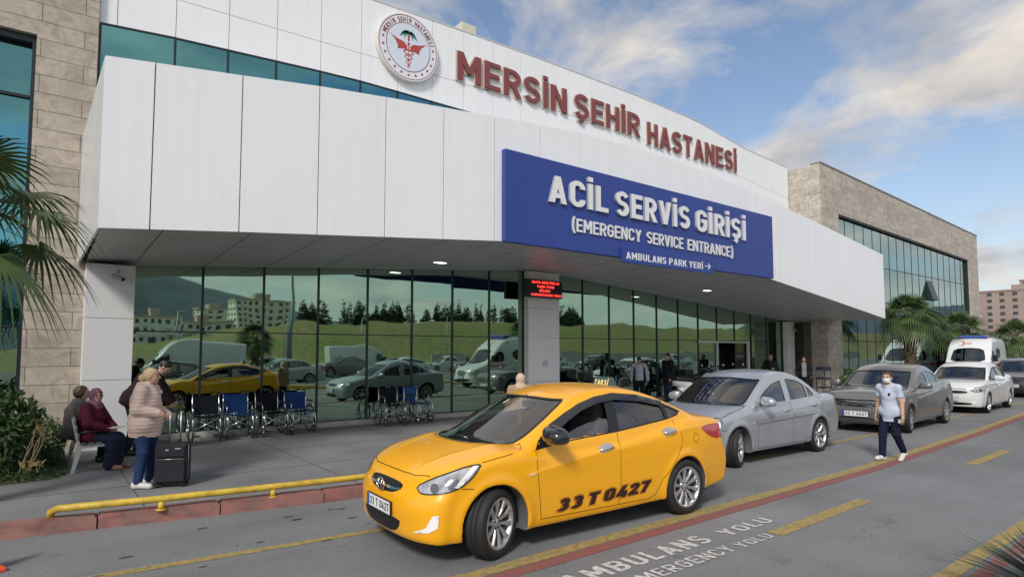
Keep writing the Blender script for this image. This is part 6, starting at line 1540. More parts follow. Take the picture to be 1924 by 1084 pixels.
# 6 man in white and blue track jacket
J6=dict(head_pitch=.45,head=(.05,0,1.52),re=(-.03,-.27,1.10),le=(-.03,.27,1.10),rw=(.05,-.28,.86),lw=(.05,.28,.86),fat=1.1)
tj=cloth_mat('pale_track_jacket',(.42,.45,.50)); tn=cloth_mat('navy_panels',(.02,.028,.06))
person('man in a white and navy track jacket looking down outside the glass front',(15.33,13.0,GZ),R(-140),J6,dict(bulk=.03,hem=.05),tj,dark_cl,black_shoe,hair_short,black_h,h=.012,S=.93,skin=skin_d,mats=[tn],
 pick=lambda C_:((np.abs(C_[:,1])>.135)&(np.abs(C_[:,1])<.20)&(C_[:,2]<1.30)&(C_[:,2]>.86)|((np.abs(np.abs(C_[:,1])-.09-(1.40-C_[:,2])*.7)<.012)&(C_[:,2]>1.25)&(C_[:,0]>0))))
# 7 man in dark suit profile
J7=dict(re=(-.06,-.23,1.10),rw=(.02,-.22,.88),le=(-.04,.23,1.10),lw=(.05,.22,.88))
person('tall man in dark navy clothes standing sideways next to the white scooter',(15.95,12.35,GZ),R(165),J7,dict(bulk=.035,hem=.10),cloth_mat('navy_suit',(.010,.012,.022)),cloth_mat('navy_suit_trousers',(.010,.014,.030)),black_shoe,hair_short,black_h,h=.012,S=1.0,skin=skin_d)
# 8 bald man, arms crossed
J8=dict(re=(.05,-.27,1.08),rw=(.20,.05,1.10),le=(.05,.27,1.06),lw=(.19,-.05,1.05),rhdir=(.2,1,0),lhdir=(.2,-1,0),fat=1.2,head_yaw=.5)
person('bald man in a black top with folded arms near the narrow right pillar',(21.94,12.2,GZ),R(-165),J8,dict(bulk=.03,hem=.06),dark_cl,dark_cl,black_shoe,hair_bald,black_h,h=.013,S=.96,skin=skin_d)
# 9 man in open dark jacket over grey shirt
gsh=cloth_mat('grey_shirt',(.20,.21,.23))
person('man in an open dark blazer over a grey shirt standing before the stone pillar',(22.97,11.45,GZ),R(-150),dict(re=(-.03,-.27,1.10),rw=(.05,-.27,.86),fat=1.08),dict(bulk=.03,hem=.08),dark_cl,dark_cl,black_shoe,hair_short,brown_h,h=.013,S=.91,skin=skin_d,mats=[gsh],
 pick=lambda C_:((np.abs(C_[:,1])<.085-.05*(1.35-C_[:,2])*0)&(C_[:,0]>.03)&(C_[:,2]<1.40)))
# 10 nurse
tunic=cloth_mat('pale_blue_tunic',(.44,.49,.60),(8,.05)); 
J10=dict(fat=.93,pelvis=(0,0,.89),chest=(.01,0,1.20),neck=(.03,0,1.40),head=(.055,0,1.515),head_yaw=R(12),
 ls=(.01,.165,1.345),rs=(.01,-.165,1.345),le=(.0,.22,1.08),re=(-.04,-.22,1.08),lw=(.05,.25,.83),rw=(-.02,-.26,.83),
 lh=(0,.085,.87),rh=(0,-.085,.87),rk=(.10,-.09,.48),ra=(.14,-.09,.09),lk=(-.01,.09,.49),la=(-.24,.09,.17),lfoot_pitch=.75,rfoot_pitch=-.1)
def ex10(P,root):
    c=P.J['chest']; bm=BM(); x=c[0]+.155
    for k in range(4): 
        bmesh.ops.create_uvsphere(bm,u_segments=6,v_segments=5,radius=.007,matrix=Matrix.Translation((.155,0,1.28-.1*k)))
    obj('buttons',bm,mat('button',(.5,.52,.58),.4),root)
    bm=BM(); box(bm,.125,.150,.055,.085,1.20,1.245,.003); obj('chest_badge',bm,navy,root)
    bm=BM(); w_=P.J['lw']; box(bm,w_[0]+.03,w_[0]+.10,w_[1]-.03,w_[1]-.02,w_[2]-.12,w_[2]-.05,.004); obj('phone',bm,mat('phone_white',(.6,.6,.6),.3),root)
nurse,P10=person('nurse in a pale blue tunic, navy trousers and face mask walking across the road',(11.62,4.32,0),R(172),J10,dict(bulk=.010,hem=.17,sleeve=.33,arm=.054),tunic,cloth_mat('navy_trousers',(.008,.012,.035)),white_shoe,hair_tail,mat('auburn_hair',(.07,.03,.02),.5,noise=(70,.3)),h=.008,S=.925,bits=dict(mask=True),cloth='tunic',extra=ex10)
# ================================================================ props
rail=empty('yellow_guard_rail',(0,0,0),0,'low yellow painted pipe rail with scuffed paint along the red kerb','rail')
rp=[(.16,8.05,.13),(.165,8.03,.20),(.22,7.95,.245),(.32,7.90,.25),(1.11,7.745,.25),(2.2,7.60,.25),(3.42,7.46,.25),(5.4,7.42,.25),(5.5,7.42,.22),(5.52,7.42,.13)]
bm=BM(); tube(bm,rp,.037,12); obj('pipe',bm,yellow_paint,rail,True)
for x,y in ((1.13,7.742),(2.28,7.592),(3.46,7.458),(4.6,7.44)):
    bm=BM(); cyl(bm,(x,y,.13),(x,y,.22),.032,10); lathe(bm,[(.055,.131),(.055,.139),(.03,.14)],12,'z',(x,y,0)); obj('post',bm,yellow_paint,rail)
cone=empty('traffic_cone',(-.33,6.93,0),.3,'orange rubber traffic cone base poking in at the bottom left corner','traffic cone')
om=mat('cone_orange',(.75,.09,.03),.5)
bm=BM(); box(bm,-.15,.15,-.15,.15,0,.035,.012); obj('base',bm,om,cone); bm=BM(); lathe(bm,[(.11,.034),(.095,.06),(.03,.42),(.022,.43)],20,'z'); disc(bm,.022,.43,20,'z'); obj('cone_body',bm,om,cone,True)
# wheelchairs: faces -y (towards the road)
wf=mat('wheelchair_frame',(.62,.63,.65),.2,metal=1); wt=mat('wheelchair_tyre',(.05,.05,.052),.7); wb_b=cloth_mat('blue_vinyl',(.025,.10,.34),rough=.5); wb_d=cloth_mat('dark_vinyl',(.018,.022,.035),rough=.5); wb_l=cloth_mat('light_blue_vinyl',(.06,.17,.42),rough=.5)
def wheelchair(name_label,x,y,rz,back,grp='folding wheelchairs by the glass front'):
    r_=empty('wheelchair',(x,y,GZ),rz,name_label,'wheelchair',grp); hw=.235
    for s in (-1,1):
        X=s*(hw+.055); e_=bpy.data.objects.new('rear_wheel',None); COL.objects.link(e_); e_.parent=r_
        bm=BM(); n=30; tube(bm,[(X,.18+.275*math.cos(6.2832*k/n),.29+.275*math.sin(6.2832*k/n)) for k in range(n)],.013,8,closed=True); obj('tyre',bm,wt,e_)
        bm=BM(); tube(bm,[(X,.18+.255*math.cos(6.2832*k/n),.29+.255*math.sin(6.2832*k/n)) for k in range(n)],.007,6,closed=True); tube(bm,[(X+s*.03,.18+.245*math.cos(6.2832*k/n),.29+.245*math.sin(6.2832*k/n)) for k in range(n)],.006,6,closed=True)
        for k in range(12): cyl(bm,(X,.18,.29),(X,.18+.25*math.cos(6.2832*k/12),.29+.25*math.sin(6.2832*k/12)),.0022,4)
        cyl(bm,(X-.02,.18,.29),(X+.02,.18,.29),.022,10); obj('rim',bm,wf,e_)
        x0=s*hw
        bm=BM(); tube(bm,[(x0,.27,.30),(x0,.25,.48),(x0,.27,.86),(x0,.33,.88),(x0,.40,.88)],.011,8); tube(bm,[(x0,.25,.66),(x0,-.06,.66),(x0,-.12,.63),(x0,-.13,.46)],.010,8)
        tube(bm,[(x0,.26,.46),(x0,-.20,.46),(x0,-.24,.42),(x0,-.30,.14)],.011,8); tube(bm,[(x0,.24,.22),(x0,-.16,.22),(x0,-.18,.46)],.010,8); cyl(bm,(x0,-.17,.10),(x0,-.17,.24),.011,8)
        obj('side_frame',bm,wf,r_)
        bm=BM(); box(bm,x0-.022,x0+.022,-.07,.18,.668,.69,.006); obj('arm_pad',bm,trim_black,r_); bm=BM(); cyl(bm,(x0,.31,.88),(x0,.42,.88),.017,8); obj('push_grip',bm,trim_black,r_)
        bm=BM(); lathe(bm,[(.001,-.012),(.062,-.013),(.085,-.012),(.092,0),(.085,.012),(.062,.013),(.001,.012)],20,'x',(x0,-.18,.092)); obj('caster',bm,wt,r_)
        bm=BM(); lathe(bm,[(.001,-.015),(.05,-.0155),(.05,.0155),(.001,.015)],14,'x',(x0,-.18,.092)); obj('caster_hub',bm,wf,r_)
        bm=BM(); box(bm,min(x0,x0-s*.13),max(x0,x0-s*.13),-.40,-.27,.13,.142,.004); obj('footplate',bm,trim_black,r_)
    bm=BM(); tube(bm,[(-hw,-.10,.20),(hw,-.10,.45)],.012,8); tube(bm,[(hw,-.075,.20),(-hw,-.075,.45)],.012,8); obj('cross_brace',bm,wf,r_)
    bm=BM(); n=8
    rows=[[bm.verts.new((-hw+2*hw*i/n,.258-.0+.035*math.sin(math.pi*i/n),z)) for i in range(n+1)] for z in (.48,.66,.85)]
    for A,B in zip(rows,rows[1:]):
        for i in range(n): bm.faces.new((A[i],A[i+1],B[i+1],B[i]))
    bmesh.ops.solidify(bm,geom=list(bm.faces),thickness=.012); obj('backrest',bm,back,r_)
    bm=BM(); rows=[[bm.verts.new((-hw+2*hw*i/n,y_,.475-.025*math.sin(math.pi*i/n))) for i in range(n+1)] for y_ in (-.18,.25)]
    for i in range(n): bm.faces.new((rows[0][i],rows[0][i+1],rows[1][i+1],rows[1][i]))
    bmesh.ops.solidify(bm,geom=list(bm.faces),thickness=.012); obj('seat',bm,back,r_)
    return r_
wheelchair('wheelchair with dark navy backrest, nearest to the bending man',2.62,13.05,R(-8),wb_d)
wheelchair('wheelchair with blue backrest, second from the bending man',3.22,13.12,R(-2),wb_b)
wheelchair('wheelchair with black backrest between the two blue ones',3.85,13.05,R(6),wb_d)
wheelchair('wheelchair with bright blue backrest, last of the four by the left pillar',4.45,13.10,R(4),wb_b)
wheelchair('wheelchair with navy backrest standing alone with one other before the middle panes',6.62,13.10,R(-4),wb_d)
wheelchair('wheelchair with light blue backrest, the one closest to the taxi bonnet',7.35,13.15,R(20),wb_l)
# scooters and motorcycles
def scooter(label,x,y,rz,col,screen=True):
    r_=empty('scooter',(x,y,GZ),rz,label,'scooter','scooters parked by the glass front')
    for nm,xx in (('front_wheel',.68),('rear_wheel',-.62)):
        bm=BM(); lathe(bm,[(.15,-.05),(.20,-.058),(.235,-.04),(.245,0),(.235,.04),(.20,.058),(.15,.05)],26,'y',(xx,0,.245)); w_=obj(nm,bm,tyre_m,r_)
        bm=BM(); lathe(bm,[(.001,-.04),(.05,-.045),(.15,-.05),(.155,-.03),(.155,.03),(.15,.05),(.05,.045),(.001,.04)],20,'y',(xx,0,.245)); obj('rim',bm,alu,w_)
    def bf(p):
        q=p.copy(); q[:,1]=q[:,1]*1.0
        d=rc(p,(-.75,0,.72),(-.15,0,.62),.10,.15); d=smin(d,rc(p,(-.15,0,.55),(-.45,0,.40),.14,.13),.08); d=smin(d,rc(p,(-.1,0,.30),(.32,0,.28),.11,.10),.07)
        e_=rc(p,(.33,0,.32),(.48,0,.80),.11,.17); e_=smin(e_,el(p,(.52,0,.88),(.17,.20,.14)),.05); d=smin(d,e_,.05); d=smin(d,rc(p,(.55,0,.50),(.78,0,.46),.06,.08),.04)
        d=smax(d,np.abs(p[:,1])-.20,.04); d=np.maximum(d,-(np.hypot(p[:,0]-.68,p[:,2]-.245)-.27)); d=np.maximum(d,-(np.hypot(p[:,0]+.62,p[:,2]-.245)-.265)); return d
    sdf_obj('fairing',bf,(-1.0,-.3,.1),(1.0,.3,1.15),.02,col,r_)
    bm=BM(); tube(bm,[(-.72,0,.83),(-.40,0,.82),(-.05,0,.76),(.08,0,.72)],[.09,.12,.11,.06],12); obj('saddle',bm,trim_black,r_)
    bm=BM(); box(bm,-1.0,-.66,-.2,.2,.84,1.12,.06); obj('top_box',bm,trim_black,r_)
    bm=BM(); tube(bm,[(.30,.36,1.0),(.36,.2,1.03),(.44,0,1.0),(.36,-.2,1.03),(.30,-.36,1.0)],.014,8); obj('handlebar',bm,trim_black,r_)
    for s in (-1,1):
        bm=BM(); tube(bm,[(.38,s*.22,1.02),(.42,s*.30,1.20)],.008,6); o=obj('mirror_stalk',bm,trim_black,r_)
        bm=BM(); lathe(bm,[(.001,-.01),(.055,-.008),(.058,.01),(.001,.014)],14,'x',(.42,s*.31,1.24)); obj('mirror',bm,chrome,r_)
    if screen:
        bm=BM(); rows=[[bm.verts.new((.60-.12*k-.06*math.cos(t)*-1,.17*(1-.2*k)*math.sin(t),.95+.28*k)) for t in np.linspace(-1.2,1.2,7)] for k in (0,.5,1)]
        for A,B in zip(rows,rows[1:]):
            for i in range(6): bm.faces.new((A[i],A[i+1],B[i+1],B[i]))
        obj('windscreen',bm,car_tint,r_,True)
    bm=BM(); box(bm,.68,.70,-.08,.08,.84,.92,.01); obj('headlight',bm,lens_white,r_)
    cyl_=BM(); cyl(cyl_,(.68,0,.245),(.52,0,.8),.03); cyl(cyl_,(-.62,.1,.245),(-.3,.1,.35),.03); obj('fork',cyl_,alu,r_)
    return r_
sc_w=mat('scooter_white',(.62,.62,.62),.25,coat=1); sc_d=mat('scooter_black',(.014,.014,.016),.25,coat=1)
scooter('white scooter with dark saddle between the navy man and the silver car',16.85,12.05,R(-35),sc_w)
scooter('black scooter by the glass between the track jacket man and the taxi roof sign',13.8,12.95,R(-10),sc_d)
scooter('black scooter standing right behind the white scooter',18.3,12.5,R(-20),sc_d)
scooter('black scooter with round mirrors by the entrance door frame',19.6,12.55,R(-25),sc_d,False)
# luggage trolley by the stone pillar
tr=empty('hand_trolley',(24.0,11.2,GZ),R(-20),'small black wheeled stand beside the man in the blazer','trolley')
bm=BM()
for sx_ in (-.2,.2):
    for sy_ in (-.15,.15): cyl(bm,(sx_,sy_,.06),(sx_,sy_,1.1),.016,8)
for z in (.3,.65,1.0): 
    tube(bm,[(-.2,-.15,z),(.2,-.15,z),(.2,.15,z),(-.2,.15,z)],.012,6,closed=True)
obj('frame',bm,trim_black,tr)
for z in (.3,.66,.98):
    bm=BM(); box(bm,-.19,.19,-.14,.14,z,z+.05 if z<.9 else z+.14,.01); obj('shelf',bm,mat('trolley_navy',(.015,.018,.035),.6),tr)
for sx_ in (-.2,.2):
    for sy_ in (-.15,.15): bm=BM(); lathe(bm,[(.001,-.012),(.045,-.012),(.045,.012),(.001,.012)],12,'x',(sx_,sy_,.046)); obj('caster',bm,rubber,tr)
# ================================================================ plants
def leafy(name,blobs,n,size,m,parent=None,seed=1,kind='leaf',jit=.6):
    rnd_=np.random.RandomState(seed); V=[];F_=[]
    w_=np.array([b[3]*b[4]*b[5] for b in blobs]); w_=w_/w_.sum()
    for i in range(n):
        b=blobs[rnd_.choice(len(blobs),p=w_)]; d=rnd_.normal(size=3); d/=np.linalg.norm(d); r_=rnd_.uniform(.45,1.0)**.6*rnd_.uniform(.85,1.12)
        c=np.array(b[:3])+d*np.array(b[3:6])*r_
        if c[2]<.02: continue
        ax=d*.5+rnd_.normal(size=3)*jit; ax/=np.linalg.norm(ax)+1e-9; sd_=np.cross(ax,rnd_.normal(size=3)); sd_/=np.linalg.norm(sd_)+1e-9; s=size*rnd_.uniform(.6,1.3)
        nn=np.cross(ax,sd_)*s*.12
        o=len(V); V+=[c-ax*s*.5,c+sd_*s*.2+nn,c+ax*s*.5,c-sd_*s*.2+nn]; F_.append((o,o+1,o+2,o+3))
    return obj(name,(V,F_),m,parent)
laurel=mat('laurel_leaf',(.075,.135,.042),.38,noise=(5,.5,(.022,.05,.016)),spec=.6); dry=mat('dry_leaf',(.32,.24,.10),.7); twig=mat('twig',(.16,.11,.06),.8); grassm=mat('bed_green',(.055,.115,.025),.7,noise=(12,.5,(.02,.05,.012)))
bed=tag(flat('flower_bed',[(-6,9.9),(-.6,10.35),(.20,10.45),(.42,10.85),(.42,13.28),(-6,13.28)],GZ+.004,mat('soil',(.05,.06,.025),.9,noise=(6,.5))),kind='structure')
gc=leafy('ground_cover',[(-1.2,10.9,.16,1.35,.55,.16),(.0,10.75,.14,.45,.35,.10),(0,12.2,.18,.4,1.0,.18),(-2.5,11.5,.2,1.8,1.2,.2)],9000,.075,grassm,seed=3,jit=1); tag(gc,kind='stuff')
def shrub(label,x,y,blobs,n,size,seed,dryn=0,group=None):
    r_=empty('shrub',(x,y,GZ),0,label,'shrub',group)
    bm=BM(); rnd_=random.Random(seed)
    for k in range(9):
        a=rnd_.uniform(0,6.28); b=blobs[rnd_.randrange(len(blobs))]; tube(bm,[(rnd_.uniform(-.05,.05),rnd_.uniform(-.05,.05),0),(b[0]*.5,b[1]*.5,b[2]*.5),(b[0]+.1*math.cos(a),b[1]+.1*math.sin(a),b[2]+b[5]*.6)],[.016,.011,.004],6)
    obj('stems',bm,twig,r_)
    leafy('foliage',blobs,n,size,laurel,r_,seed)
    if dryn:
        bm=BM()
        for k in range(5):
            a=.26+.035*k; ph_=random.Random(k).uniform(-.04,.04); tube(bm,[(a-.1,-.2,.0),(a-.04+ph_,-.33,.22),(a+.03,-.36,.45),(a+.08+ph_,-.33,.66),(a+.10,-.28,.80)],[.009,.008,.007,.005,.002],6)
        obj('dry_stems',bm,mat('dry_stem',(.33,.25,.15),.8),r_)
        leafy('dry_leaves',[(.42,-.3,.62,.12,.08,.18),(.35,-.3,.2,.14,.08,.12)],dryn,.11,dry,r_,seed+5)
    return r_
shrub('broad leaved green shrub with dried pale stems left of the bench',-.35,10.95,[(0,0,.55,.42,.38,.42),(-.35,.1,.75,.40,.35,.40),(.22,.1,.70,.25,.3,.38),(.05,.15,.95,.22,.2,.28)],2400,.14,11,40)
shrub('dense dark shrub filling the bottom left corner by the window',-1.1,11.4,[(0,0,.6,.6,.5,.5),(.5,.3,.5,.5,.5,.4),(-.5,0,.7,.5,.4,.5)],2400,.12,12)
shrub('low feathery green bush against the wall behind the bench',.15,12.2,[(0,0,.35,.25,.5,.35),(.05,-.4,.3,.2,.3,.3)],1500,.07,13)
flat('planting_bed',[(25.2,10.9),(27.6,10.7),(36,10.6),(36,11.95),(25.2,11.95)],GZ+.006,MATS['soil'])
bm=BM(); prism(bm,[(25.0,10.75),(27.6,10.55),(36,10.45),(36,10.6),(27.6,10.70),(25.1,10.9)],'z',0,.30); bmesh.ops.bevel(bm,geom=[e for e in bm.edges if e.verts[0].co.z>.2 and e.verts[1].co.z>.2],offset=.02,segments=2,affect='EDGES'); struct('planter_kerb',bm,yellow_paint)
shrub('green bush in the yellow kerbed bed below the right stone pillar',26.7,11.3,[(0,0,.5,.7,.3,.45),(.8,0,.6,.6,.3,.5),(-.6,0,.4,.4,.3,.35)],2600,.12,14)
shrub('leafy bush between the stone pillar and the first big palm',28.7,11.4,[(0,0,.5,.8,.35,.5),(1.2,0,.45,.8,.3,.45)],2400,.12,15)
palm_g=mat('palm_green',(.075,.125,.035),.45,noise=(1.5,.4,(.03,.055,.018)),spec=.5); palm_s=mat('palm_stem',(.16,.17,.06),.5); palm_d=mat('palm_dead',(.24,.18,.10),.8); trunk_m=mat('palm_trunk',(.12,.085,.055),.9,noise=(9,.5),bump=(20,.8,.03))
def fan_leaf(V,F_,F2,base,az,elv,stem,rad,rnd_,nb=26,droop=.5):
    """a fan frond: stalk then a half circle of folded blades with drooping tips"""
    d=np.array([math.cos(az)*math.cos(elv),math.sin(az)*math.cos(elv),math.sin(elv)]); sd_=np.array([-math.sin(az),math.cos(az),0]); up=np.cross(d,sd_); up*=-1 if up[2]<0 else 1
    base=np.array(base,float); n=5; last=None
    for k in range(n+1):
        t=k/n; c=base+d*stem*t+np.array([0,0,-.18*stem*t*t]); wv=sd_*.018*(1-.4*t)
        if last is not None: o=len(V); V+=[last[0]-last[1],last[0]+last[1],c+wv,c-wv]; F2.append((o,o+1,o+2,o+3))
        last=(c,wv)
    hub=last[0]; d2=d*1.0+np.array([0,0,-.35]); d2/=np.linalg.norm(d2); up2=np.cross(d2,sd_); up2*=-1 if up2[2]<0 else 1
    for k in range(nb):
        a=(k/(nb-1)-.5)*3.9; L_=rad*(.70+.30*math.cos(a*.55))*rnd_.uniform(.9,1.05); dr=d2*math.cos(a)+sd_*math.sin(a); dr+=up2*.12*math.cos(a*3); pw=np.cross(dr,up2); pw/=np.linalg.norm(pw)+1e-9
        pts=[]
        for t,wd in ((.02,.006),(.35,.030),(.6,.024),(.82,.012),(1.0,.002)):
            c=hub+dr*L_*t+np.array([0,0,-droop*L_*t**2.6]); pts.append((c,pw*wd*rad*1.1))
        for (c0,w0),(c1,w1) in zip(pts,pts[1:]):
            o=len(V); V+=[c0-w0,c0+w0,c1+w1,c1-w1]; F_.append((o,o+1,o+2,o+3))
def palm(label,x,y,ht,n=34,stem=.9,rad=.75,seed=1,z0=GZ,tr_=.17,skirt=14,cat='palm tree',name='palm_tree'):
    r_=empty(name,(x,y,z0),0,label,cat,None); rnd_=np.random.RandomState(seed)
    bm=BM(); prof=[]; z=0
    while z<ht: prof.append((tr_*(1.25-.35*min(1,z/.5))*(1+.10*(len(prof)%2)),z)); z+=.07
    prof.append((tr_*.6,ht)); lathe(bm,prof,14,'z')
    for k in range(int(ht*22)):
        a=rnd_.uniform(0,6.28); zz_=rnd_.uniform(.3*ht,ht); q=tr_*.95; box_=[(q*math.cos(a)*.9,q*math.sin(a)*.9,zz_-.05),(1.45*q*math.cos(a),1.45*q*math.sin(a),zz_+.08)]; tube(bm,box_,[.035,.012],5)
    obj('trunk',bm,trunk_m,r_)
    V,F_,F2=[],[],[]
    for k in range(n):
        t=k/n; elv=R(82)-R(112)*t+rnd_.uniform(-.08,.08); az=k*2.39996+rnd_.uniform(-.2,.2); fan_leaf(V,F_,F2,(0,0,ht-.05),az,elv,stem*(.75+.3*t),rad,rnd_,26,.35+.45*t)
    # one mesh for the crown: blades plus stalks
    nF=len(F_); me=bpy.data.meshes.new('crown'); me.from_pydata([tuple(v) for v in V],[],F_+F2); me.materials.append(palm_g); me.materials.append(palm_s); me.polygons.foreach_set('material_index',[0]*nF+[1]*len(F2)); me.update(); obj('crown',me,[palm_g,palm_s],r_)
    if skirt:
        V,F_,F2=[],[],[]
        for k in range(skirt): fan_leaf(V,F_,F2,(0,0,ht-.25-.02*k),k*2.4,R(-62)+rnd_.uniform(-.1,.1),.5,rad*.8,rnd_,14,.5)
        obj('dead_fronds',(V,F_+F2),palm_d,r_)
    return r_
palm('fan palm whose fronds hang in front of the left stone wing',-.92,9.05,3.35,20,1.0,.74,21,skirt=0)
palm('tall fan palm with rough trunk right of the canopy end',30.4,10.4,3.35,34,.85,.80,22,tr_=.25,skirt=6)
palm('smaller fan palm behind the ambulance roof',40.9,11.5,2.9,26,1.0,.95,23,tr_=.25,skirt=8)
palm('fan palm at the far right edge beyond the stone wing',50.0,11.0,2.6,32,1.1,1.0,24,tr_=.25,skirt=8)
# spiky fronds in the near right corner
r_=empty('small_palm',(6.0,1.02,0),0,'spiky dark palm fronds poking up at the bottom right corner','palm')

V,F_,F2=[],[],[]; rnd_=np.random.RandomState(5)
for k,(az,el_,L_) in enumerate(((118,24,.62),(135,38,.66),(100,35,.55),(150,55,.6),(85,50,.5),(170,40,.55),(60,45,.5))):
    a=R(az); d=np.array([math.cos(a)*math.cos(R(el_)),math.sin(a)*math.cos(R(el_)),math.sin(R(el_))]); sd_=np.array([-math.sin(a),math.cos(a),0])
    for j in range(11):
        o_=(j-5)*.085; dd=d+sd_*o_+np.array([0,0,rnd_.uniform(-.06,.06)]); c0=np.array([0,0,.02]); prev=None
        for t,wd in ((0,.008),(.4,.020),(.75,.013),(1,.001)):
            c=c0+dd*L_*t+np.array([0,0,-.12*L_*t*t]); wv=np.cross(dd,[0,0,1]); wv=wv/np.linalg.norm(wv)*wd
            if prev is not None: o=len(V); V+=[prev[0]-prev[1],prev[0]+prev[1],c+wv,c-wv]; F_.append((o,o+1,o+2,o+3))
            prev=(c,wv)
r_.scale=(1.3,)*3
obj('fronds',(V,F_),mat('dark_frond',(.03,.055,.02),.5),r_)
bm=BM(); lathe(bm,[(.07,0),(.06,.05),(.03,.09)],10,'z'); obj('stump',bm,trunk_m,r_)
# ================================================================ what the mirror glass shows: the far side of the road
def hill_h(x,y):
    """terrain height beyond the car park, y is negative"""
    t=np.clip((-y-46)/34,0,1); t=t*t*(3-2*t); top=np.interp(x,[-40,0,14,24,34,48,70,120,200,300],[1.0,1.5,2.4,4.2,6.6,7.1,7.6,8.4,8.5,8.5]); far=np.clip((-y-95)/80,0,1)
    return t*top*(1+.0*far)+t*.10*np.sin(x*.13+y*.17)+t*.05*np.sin(x*.31-y*.4)
xs_=np.linspace(-160,420,117); ys_=np.concatenate([np.linspace(-40,-90,36),np.linspace(-95,-420,30)])
V=[(x,y,float(hill_h(x,y))-.02*(y>-41)) for y in ys_ for x in xs_]; n=len(xs_)
F_=[(j*n+i,j*n+i+1,(j+1)*n+i+1,(j+1)*n+i) for j in range(len(ys_)-1) for i in range(n-1)]
struct('grass_hill',(V,F_),mat('hill_grass',(.12,.165,.04),.95,noise=(.10,.4,(.27,.20,.095)),nsc2=(1.6,.6,1.35)),True)
def ridge(name,pts,y,col,dep=200):
    V=[];F_=[]; rnd_=np.random.RandomState(3)
    xs=np.linspace(pts[0][0],pts[-1][0],90)
    for x in xs:
        z=np.interp(x,[p[0] for p in pts],[p[1] for p in pts]); z+=rnd_.uniform(-.015,.015)*z; V+=[(x,y,-2),(x,y-dep*.5 if y<0 else y+dep*.5,z*.7),(x,y-dep if y<0 else y+dep,z)]
    for i in range(len(xs)-1):
        for k in (0,1): o=i*3+k; F_.append((o,o+3,o+4,o+1))
    struct(name,(V,F_),mat(name+'_m',col,.95,noise=(.01,.3)),True)
ridge('mountain_range',[(-700,60),(-100,120),(100,170),(260,130),(420,90),(600,60),(1300,40)],-1100,(.17,.22,.25))
V=[];F_=[]
for i,(x,y,z) in enumerate([(400,-250,28),(520,-60,40),(640,150,36),(640,400,44),(560,700,30)]): V+=[(x,y,-2),(x+70,y,z)]
for i in range(4): F_.append((2*i,2*i+2,2*i+3,2*i+1))
struct('far_hills',(V,F_),mat('far_hill',(.10,.13,.17),.95),True)
# outer ground
flat('open_ground',[(-900,-1300),(1300,-1300),(1300,1300),(-900,1300)],-.03,mat('dry_ground',(.16,.155,.10),.95,noise=(.05,.3)))
# opposite kerb and median
bm=BM(); box(bm,-40,200,-1.9,-1.65,-.05,.14,.02); struct('far_kerb',bm,yellow_paint)
bm=BM(); box(bm,-40,200,-3.6,-1.9,-.05,.12); struct('far_pavement',bm,pave)
flat('parking_lot',[(-60,-40),(200,-40),(200,-3.6),(-60,-3.6)],.006,mat('car_park_asphalt',(.15,.155,.15),.9,noise=(.3,.2)))
bm=BM(); box(bm,40,160,-41.2,-41,0,1.5); obj_w=obj('boundary_wall',bm,mat('wall_cream',(.42,.42,.38),.8,noise=(.5,.2))); tag(obj_w,'long low cream boundary wall mirrored in the right hand glass','wall')
# parked vehicles
pl=[('silver',silver_p,(14.5,-12.5,R(5))),]
vans=mat('van_white',(.66,.68,.66),.35)
def copy_amb(x,y,rz,label,name,S=1.0,plain=False):
    c=copy_tree(amb1); c.location=(x,y,0); c.rotation_euler=(0,0,rz); c['label']=label; c.name=name; c.scale=(S,)*3
    if plain:
        c['category']='van'
        for q in list(c.children):
            if any(k in q.name for k in ('stripe','crescent','lettering','light_bar','roof_lamp','rear_side')): bpy.data.objects.remove(q)
    return c
copy_amb(16.5,1.95,R(0),'white ambulance with red stripes mirrored in the glass beside the middle pillar','ambulance.001',1.0)
copy_amb(3.6,-9.5,R(4),'white panel van mirrored in the glass above the wheelchairs','white_van',.95,True)
copy_amb(22.5,-17,R(186),'distant white minibus mirrored near the row of lamp posts','white_van.001',.9,True)
cols=[('white',white_p),('silver',silver_p),('grey',grey_p),('dark',dark_p)]
lab=['white sedan mirrored in the glass behind the blue wheelchair','dark sedan mirrored at the left end of the glass front','silver sedan mirrored left of the lamp post','grey sedan mirrored among the parked row','white saloon mirrored right beside the palm trunk','dark saloon mirrored at the middle of the car park','silver saloon mirrored near the second pane','white car mirrored in the pane left of the pillar','grey car mirrored in the pane left of the pillar','silver car mirrored right of the pillar','dark car mirrored behind the track jacket man','white car mirrored behind the scooters','silver car mirrored by the entrance doors']
spots=[(9.5,-14.5,3,0),(2.8,-4.9,2,3),(11.5,-20,4,1),(15.5,-15.0,2,2),(19.5,-14.0,3,0),(24,-14.5,3,3),(8.0,-5.6,1,1),(27,-20,2,0),(31,-14,4,2),(35,-15,2,1),(40,-14,3,3),(46,-15,2,0),(53,-15,4,1)]
for k,((x,y,rz,ci),lb) in enumerate(zip(spots,lab)):
    nm,pt=cols[ci]; src,old=(silver,silver_p) if k%2 else (white,white_p)
    c=park(src,old,pt,x,y,R(rz*2)+(math.pi if k%3==2 else 0),lb,'cars mirrored in the glass',.98,name='parked_car')
